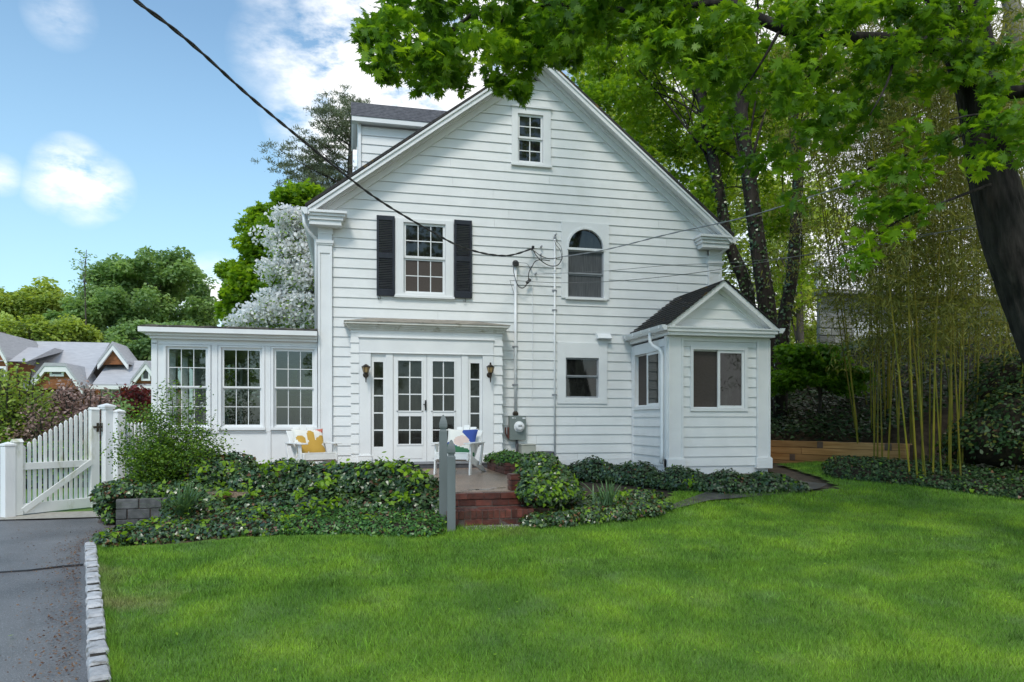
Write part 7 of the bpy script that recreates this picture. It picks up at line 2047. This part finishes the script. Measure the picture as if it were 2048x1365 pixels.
for i, (px, py, D, tilt) in enumerate(spots):
    q = ad(px, py or 900, D); z = ground_z(q.x, q.y) - .03
    o = bpy.data.objects.new('bamboo', None); o.empty_display_size = .1; COL.objects.link(o)
    o.location = (q.x, q.y, z); o.rotation_euler = (math.radians(random.uniform(-3, 3)), math.radians(tilt), random.uniform(0, 6.28)) if False else (0, 0, 0)
    rot = Matrix.Rotation(math.radians(tilt), 3, 'Y') @ Matrix.Rotation(math.radians(random.uniform(-3, 3)), 3, 'X') @ Matrix.Rotation(random.uniform(0, 6.28), 3, 'Z')
    o.rotation_euler = rot.to_euler(); s_ = random.uniform(.85, 1.15); o.scale = (s_, s_, s_)
    tag(o, 'slender yellow green bamboo cane with thin drooping leaves in the grove', 'bamboo', 'bamboo canes in the grove on the right')
    sd_, ld_ = bam_var[i % 6]
    for nme, dt in (('culm', sd_), ('leaves', ld_)):
        c_ = bpy.data.objects.new(nme, dt); COL.objects.link(c_); c_.parent = o

# ---- the great maple over the lawn
MBASE = ad(2230, 1040, 7.6); MBASE.z = .45
t = thing('great_maple', 'great dark trunked maple whose leafy limbs hang over the lawn and gable peak', 'tree', MBASE)
tp_ = [MBASE, ad(2150, 780, 7.8), ad(2075, 610, 8.0), ad(2020, 480, 8.05), ad(1990, 381, 8.1), ad(1964, 267, 8.15), ad(1943, 170, 8.2), ad(1912, 95, 8.2), ad(1892, 20, 8.2), ad(1870, -120, 8.3), ad(1840, -320, 8.5), ad(1780, -600, 8.8)]
pts = smooth_path(tp_, 12); n = len(pts); rad = []
rk_ = [(0, .50), (.04, .40), (.10, .34), (.2, .285), (.28, .255), (.36, .225), (.45, .19), (.54, .17), (.62, .145), (.75, .12), (1, .07)]
for i in range(n):
    u = i / (n - 1)
    for (a_, ra_), (b_, rb_) in zip(rk_, rk_[1:]):
        if a_ <= u <= b_: rad.append(ra_ + (rb_ - ra_) * (u - a_) / (b_ - a_)); break
def rough_trunk(pts, rad, seg, amp):
    vs = []; ref = Vector((1, 0, 0)); fs = []; n = len(pts)
    ph = [random.uniform(0, 6.28) for _ in range(6)]
    for i, p in enumerate(pts):
        d = (pts[min(i + 1, n - 1)] - pts[max(i - 1, 0)]).normalized(); u = (ref - d * ref.dot(d)).normalized(); v = d.cross(u); ref = u; h = p.z
        for k in range(seg):
            a = 2 * math.pi * k / seg
            rdg = abs(math.sin(9 * a + 1.4 * math.sin(h * 3.1 + ph[0]) + ph[1])) * .5 + abs(math.sin(17 * a + 1.8 * math.sin(h * 5.3 + ph[2]) + ph[3])) * .35 + .25 * math.sin(3 * a + h * 1.3 + ph[4]) + random.uniform(-.12, .12)
            bump = .5 * max(0, math.sin(h * 2.3 + 2 * a + ph[5])) ** 6
            r_ = rad[i] * (1 + amp * (rdg - .4 + bump))
            vs.append(p + (u * math.cos(a) + v * math.sin(a)) * r_)
    fs = [(i * seg + k, i * seg + (k + 1) % seg, (i + 1) * seg + (k + 1) % seg, (i + 1) * seg + k) for i in range(n - 1) for k in range(seg)]
    m_ = MB(); m_.add(vs, fs); return m_
m = rough_trunk([p - MBASE for p in pts], rad, 72, .10); tk = m.build('trunk', M_BARK, t, smooth=True)
m = rough_trunk([p - MBASE for p in smooth_path([ad(1948, 190, 8.15), ad(1962, 120, 8.25), ad(1955, 50, 8.3), ad(1945, -20, 8.4), ad(1950, -200, 8.6), ad(1990, -450, 8.9)], 9)], [.15 - .08 * i / 45 for i in range(46)], 48, .09); m.build('stem', M_BARK, t, smooth=True)
tex = None
m = MB()
def limb(P_, r0, r1):
    q = smooth_path([Vector(p) for p in P_], 5); k = len(q)
    m.tube([p - MBASE for p in q], [r0 + (r1 - r0) * (i / (k - 1)) ** .8 for i in range(k)], 10); return q
limbs = []
limbs.append(limb([ad(1925, 95, 8.2), ad(1850, 88, 8.1), ad(1760, 82, 8.0), ad(1680, 78, 7.9), ad(1600, 70, 7.9), ad(1500, 30, 7.9), ad(1400, -10, 8.0), ad(1250, -60, 8.2), ad(1100, -70, 8.4)], .115, .03))
limbs.append(limb([ad(1900, 30, 8.2), ad(1850, -20, 8.4), ad(1700, -120, 8.8), ad(1500, -200, 9.2)], .13, .04))
limbs.append(limb([ad(1450, 5, 7.9), ad(1250, 20, 8.0), ad(1080, 10, 8.1), ad(950, 30, 8.2), ad(860, 90, 8.2), ad(780, 95, 8.1)], .04, .01))
limbs.append(limb([ad(1960, 240, 8.1), ad(1980, 190, 7.9), ad(2060, 180, 7.6), ad(2200, 120, 7.3)], .10, .05))
limbs.append(limb([ad(1880, -100, 8.3), ad(1950, -300, 8.0), ad(2100, -500, 7.8)], .12, .05))
limbs.append(limb([ad(1790, -500, 8.7), ad(1500, -700, 8.4), ad(1200, -800, 8.2)], .11, .04))
for P_ in ([ad(1700, 75, 7.9), ad(1660, 110, 7.7), ad(1610, 160, 7.5)], [ad(1850, 85, 8.1), ad(1800, 50, 7.8), ad(1740, -10, 7.6)], [ad(1950, 260, 7.9), ad(1850, 300, 7.6), ad(1750, 330, 7.5), ad(1700, 380, 7.5)], [ad(1980, 370, 7.8), ad(1900, 400, 7.5), ad(1800, 440, 7.4), ad(1720, 500, 7.4)], [ad(1100, -20, 8.2), ad(1070, 60, 8.2), ad(1045, 130, 8.2)], [ad(950, 20, 8.2), ad(900, 70, 8.1), ad(850, 130, 8.1)],
           [ad(1010, 10, 8.1), ad(1000, 60, 8.0), ad(980, 120, 8.0)], [ad(1350, 0, 8.0), ad(1330, 60, 7.9), ad(1300, 90, 7.9)], [ad(1560, 60, 7.9), ad(1520, 130, 7.7), ad(1480, 190, 7.6)], [ad(2000, 250, 7.5), ad(1960, 230, 7.2), ad(1900, 240, 7.0)], [ad(1800, 30, 7.5), ad(1780, 150, 7.2), ad(1740, 230, 7.1)]):
    limb(P_, .020, .006)
m.build('limbs', M_BARK, t, smooth=True)
edge = [(705, 60), (720, 100), (745, 150), (790, 170), (850, 185), (900, 180), (940, 150), (985, 165), (1040, 150), (1060, 140), (1100, 135), (1150, 128), (1180, 90), (1300, 80), (1350, 110), (1420, 170), (1500, 215), (1560, 235), (1620, 290), (1660, 310), (1700, 290), (1760, 250), (1830, 215), (1900, 175), (1960, 180), (2010, 260), (2060, 330), (2130, 380)]
def edge_y(px):
    for (a, ya), (b, yb) in zip(edge, edge[1:]):
        if a <= px <= b: return ya + (yb - ya) * (px - a) / (b - a)
    return 60
cl = []; rl = []
def addc(px, py, D, r): cl.append(ad(px, py, D)); rl.append(r)
for i in range(285):
    px = random.uniform(735, 2140) if random.random() < .72 else random.uniform(735, 1350); r_ = random.uniform(.12, .24); yb = edge_y(px) - r_ * 150
    py = yb - abs(random.gauss(0, 95)) if random.random() < .75 else random.uniform(-260, yb)
    if px < 800: py = max(py, 25 + (800 - px) * .6) if random.random() < .9 else py
    addc(px, py, random.uniform(7.2, 9.2), r_)
for (px, py) in ((725, 82), (740, 60), (765, 40), (800, 20), (745, 120), (770, 145), (790, 155), (835, 150), (850, 172), (880, 165), (905, 150), (920, 170), (985, 150), (1000, 165), (1038, 165), (1045, 180), (1052, 150), (1028, 182), (1060, 120), (1120, 115), (1145, 120), (1070, 90), (1090, 105), (1110, 80), (1085, 65), (1140, 90), (1165, 70), (1035, 95), (1015, 120), (830, 30), (860, 8)):
    addc(px, py, random.uniform(7.9, 8.3), .12)
for _ in range(62):
    px = random.uniform(1180, 1900); addc(px, random.uniform(-10, 60 + 120 * math.sin(max(0, (px - 1180) / 720) * 3.1)), random.uniform(7.1, 7.7), random.uniform(.12, .20))
for (px, py, D) in ((1790, 330, 7.4), (1760, 345, 7.4), (1720, 360, 7.4), (1850, 305, 7.5), (1880, 285, 7.5), (1830, 350, 7.3), (1740, 420, 7.3), (1770, 410, 7.3), (1800, 400, 7.3), (1715, 480, 7.3), (1725, 520, 7.3), (1780, 470, 7.3), (1840, 420, 7.3), (1955, 245, 7.2), (1975, 300, 7.2), (1960, 330, 7.2), (1990, 210, 7.2), (2020, 240, 7.0), (2040, 300, 7.0), (1940, 60, 7.5), (1965, 20, 7.5), (1935, 140, 7.4), (1690, 210, 7.3), (1650, 230, 7.3), (1620, 260, 7.4), (1580, 330, 7.6), (1550, 300, 7.6), (1470, 250, 7.6), (1440, 200, 7.6), (1350, 130, 7.8), (1820, 260, 7.3), (1500, 330, 7.8), (1590, 400, 7.8)):
    addc(px + random.uniform(-5, 5), py, D, .17)
nm = NM()
C = np.array([list(c - MBASE) for c in cl]); r = np.array(rl); n_per = 36
n = len(C) * n_per; k = np.repeat(np.arange(len(C)), n_per); d = rng.normal(size=(n, 3)); d /= np.linalg.norm(d, axis=1, keepdims=True)
P = C[k] + d * (rng.uniform(0, 1, n) ** .4 * r[k])[:, None] * np.array([1.15, 1.15, .8])
T = np.clip(.45 + rng.normal(0, .2, len(C))[k] + rng.normal(0, .14, n), 0, 1)
nm.leaves(*MAPLE, P, droop_frames(n, .75, 1.0), rng.uniform(.055, .130, n), T, 0)
# the crown goes on above the frame and shades the right of the garden
C2 = np.array([(random.uniform(1.5, 11.5), random.uniform(3.5, 13.0), random.uniform(7.6, 11.5)) for _ in range(230)]) - np.array(MBASE)
keep = []
for c in C2 + np.array(MBASE):
    dpt = c[0] * SA + c[1] * CA; py = HY - (c[2] - ZC) * FPX / dpt
    keep.append(py < -90 and (c[0] - 6.5) ** 2 / 28 + (c[1] - 8) ** 2 / 26 < 1)
C2 = C2[np.array(keep)]
n_per = 34; n = len(C2) * n_per; k = np.repeat(np.arange(len(C2)), n_per); d = rng.normal(size=(n, 3)); d /= np.linalg.norm(d, axis=1, keepdims=True)
nm.leaves(*MAPLE_S, C2[k] + d * (rng.uniform(0, 1, n) ** .4 * .45)[:, None], droop_frames(n, .8, .9), rng.uniform(.13, .2, n), rng.uniform(.2, .8, n), 0)
nm.build('crown', [L_MAPLE], t)

# ---- unseen trees added behind the camera to give the panes something to mirror
nm, sm_ = NM(), MB()
for (x, y, h, r_) in ((-9, -20, 5.5, 3.6), (1, -24, 6.5, 4.2), (11, -19, 5.8, 3.8)):
    cl = ellipsoid_clusters((x, y, h), (r_, r_, r_ * .9), 46, .2)
    frond(nm, cl, [random.uniform(.7, 1.3) for _ in cl], 110, .3, RHOMB)
    sm_.tube([(x, y, 0), (x + .1, y, h * .5), (x, y, h)], [.3, .2, .1], 10)
nm.mb(sm_, .4, 1)
o = nm.build('reflection_trees', [L_FAR, M_WOOD]); tag(o, 'unseen trees added behind the camera, mirrored faintly in the panes', 'trees', kind='stuff')

# ================================================================== GRASS AND LITTER
nm = NM()
def grass(n, x0, x1, y0, y1, h, wd):
    X, Y_ = rng.uniform(x0, x1, n), rng.uniform(y0, y1, n)
    lat_ = X * CA - Y_ * SA; dep = X * SA + Y_ * CA
    vis = (np.abs(lat_) < dep * .73 + .3) & (dep > 3.6)
    X, Y_ = X[vis], Y_[vis]
    jitter = rng.normal(0, .035, len(X))
    ok = np.array([on_lawn(x, y + j) for x, y, j in zip(X, Y_, jitter)])
    X, Y_ = X[ok], Y_[ok]; n = len(X)
    Z = np.array([lawn_z(x, y) for x, y in zip(X, Y_)])
    a = rng.uniform(0, 2 * math.pi, n); hh = h * rng.uniform(.5, 1.25, n) * (1 + .25 * np.sin(X * 3.1) * np.sin(Y_ * 2.7)); w_ = wd * rng.uniform(.7, 1.3, n)
    ln = rng.normal(0, .45, n) * hh; lt = rng.normal(0, .45, n) * hh
    V = np.empty((n, 3, 3), np.float32)
    V[:, 0] = np.column_stack([X - np.cos(a) * w_, Y_ - np.sin(a) * w_, Z - .004]); V[:, 1] = np.column_stack([X + np.cos(a) * w_, Y_ + np.sin(a) * w_, Z - .004])
    V[:, 2] = np.column_stack([X + ln, Y_ + lt, Z + hh])
    F = np.arange(n * 3).reshape(n, 3)
    nm.add(V.reshape(-1, 3), F, np.repeat(rng.uniform(0, 1, n), 3).astype(np.float32), 0)
grass(260000, -2.6, 7.5, 3.0, 6.6, .038, .0022)
grass(215000, -2.9, 12.5, 6.4, 9.4, .042, .0032)
grass(190000, 0, 15.5, 9.2, 14.2, .05, .005)
# scattered coarser tufts and clover-like rosettes
for _ in range(420):
    x, y = rng.uniform(-2.2, 8), rng.uniform(3.6, 12)
    if not on_lawn(x, y): continue
    k_ = 26; sp = rng.uniform(.03, .09); X, Y_ = x + rng.normal(0, sp, k_), y + rng.normal(0, sp, k_); Z = np.full(k_, lawn_z(x, y)); a = rng.uniform(0, 6.28, k_); hh = rng.uniform(.04, .075, k_)
    V = np.empty((k_, 3, 3), np.float32)
    V[:, 0] = np.column_stack([X - np.cos(a) * .004, Y_ - np.sin(a) * .004, Z]); V[:, 1] = np.column_stack([X + np.cos(a) * .004, Y_ + np.sin(a) * .004, Z]); V[:, 2] = np.column_stack([X + rng.normal(0, .03, k_), Y_ + rng.normal(0, .03, k_), Z + hh])
    nm.add(V.reshape(-1, 3), np.arange(k_ * 3).reshape(k_, 3), np.full(k_ * 3, rng.uniform(0, 1.0), np.float32), 0)
# longer tufts along the edges
for _ in range(1):
    n = 9000; Yt = rng.uniform(3.5, 8.9, n); Xt = np.array([cob_x(y) for y in Yt]) + .07 + np.abs(rng.normal(0, .03, n)); Zt = np.array([lawn_z(x, y) for x, y in zip(Xt, Yt)])
    V = np.empty((n, 3, 3), np.float32); a = rng.uniform(0, 6.28, n); hh = rng.uniform(.03, .075, n)
    V[:, 0] = np.column_stack([Xt - np.cos(a) * .003, Yt - np.sin(a) * .003, Zt]); V[:, 1] = np.column_stack([Xt + np.cos(a) * .003, Yt + np.sin(a) * .003, Zt]); V[:, 2] = np.column_stack([Xt + rng.normal(-.01, .02, n), Yt + rng.normal(0, .02, n), Zt + hh])
    nm.add(V.reshape(-1, 3), np.arange(n * 3).reshape(n, 3), np.repeat(rng.uniform(0, 1, n), 3).astype(np.float32), 0)
o = nm.build('grass', [M_BLADE]); tag(o, 'short mown green grass of the lawn', 'grass', kind='stuff')
# fallen seed wings and leaf scraps on the drive, the patio and the bay roof
nm = NM()
n = 5200; X = rng.uniform(-8, -1.2, n); Y_ = rng.uniform(3.8, 10.5, n); dd = rng.random(n)
X = np.where(dd < .45, np.array([cob_x(min(y, 9)) for y in Y_]) - .10 - np.abs(rng.normal(0, .16, n)), X)
ok = X < np.array([cob_x(min(y, 9)) for y in Y_]) - .085; X, Y_ = X[ok], Y_[ok]; n = len(X)
Z = np.array([drive_z(y) for y in Y_]) + .03
nm.leaves(*RHOMB, np.column_stack([X, Y_, Z]), frames(np.tile([0, 0, 1.0], (n, 1)) + rng.normal(size=(n, 3)) * .25), rng.uniform(.008, .026, n), rng.uniform(0, 1, n), 0)
n = 30; X = rng.uniform(-6, -2.2, n); Y_ = rng.uniform(4, 9, n)
nm.leaves(*RHOMB, np.column_stack([X, Y_, np.array([drive_z(y) for y in Y_]) + .035]), frames(np.tile([0, 0, 1.0], (n, 1))), rng.uniform(.03, .06, n), rng.uniform(.5, 1, n), 1)
n = 260; X = rng.uniform(-1.5, 9, n); Y_ = rng.uniform(4, 12, n); ok = np.array([on_lawn(x, y) for x, y in zip(X, Y_)]); X, Y_ = X[ok], Y_[ok]; n = len(X)
nm.leaves(*OVAL, np.column_stack([X, Y_, np.array([lawn_z(x, y) for x, y in zip(X, Y_)]) + .04]), frames(np.tile([0, 0, 1.0], (n, 1)) + rng.normal(size=(n, 3)) * .3), rng.uniform(.018, .035, n), rng.uniform(.3, 1, n), 1)
o = nm.build('leaf_litter', [L_BROWN, L_LIME]); tag(o, 'fallen brown and pale leaf scraps scattered on the drive and lawn', 'leaf litter', kind='stuff')
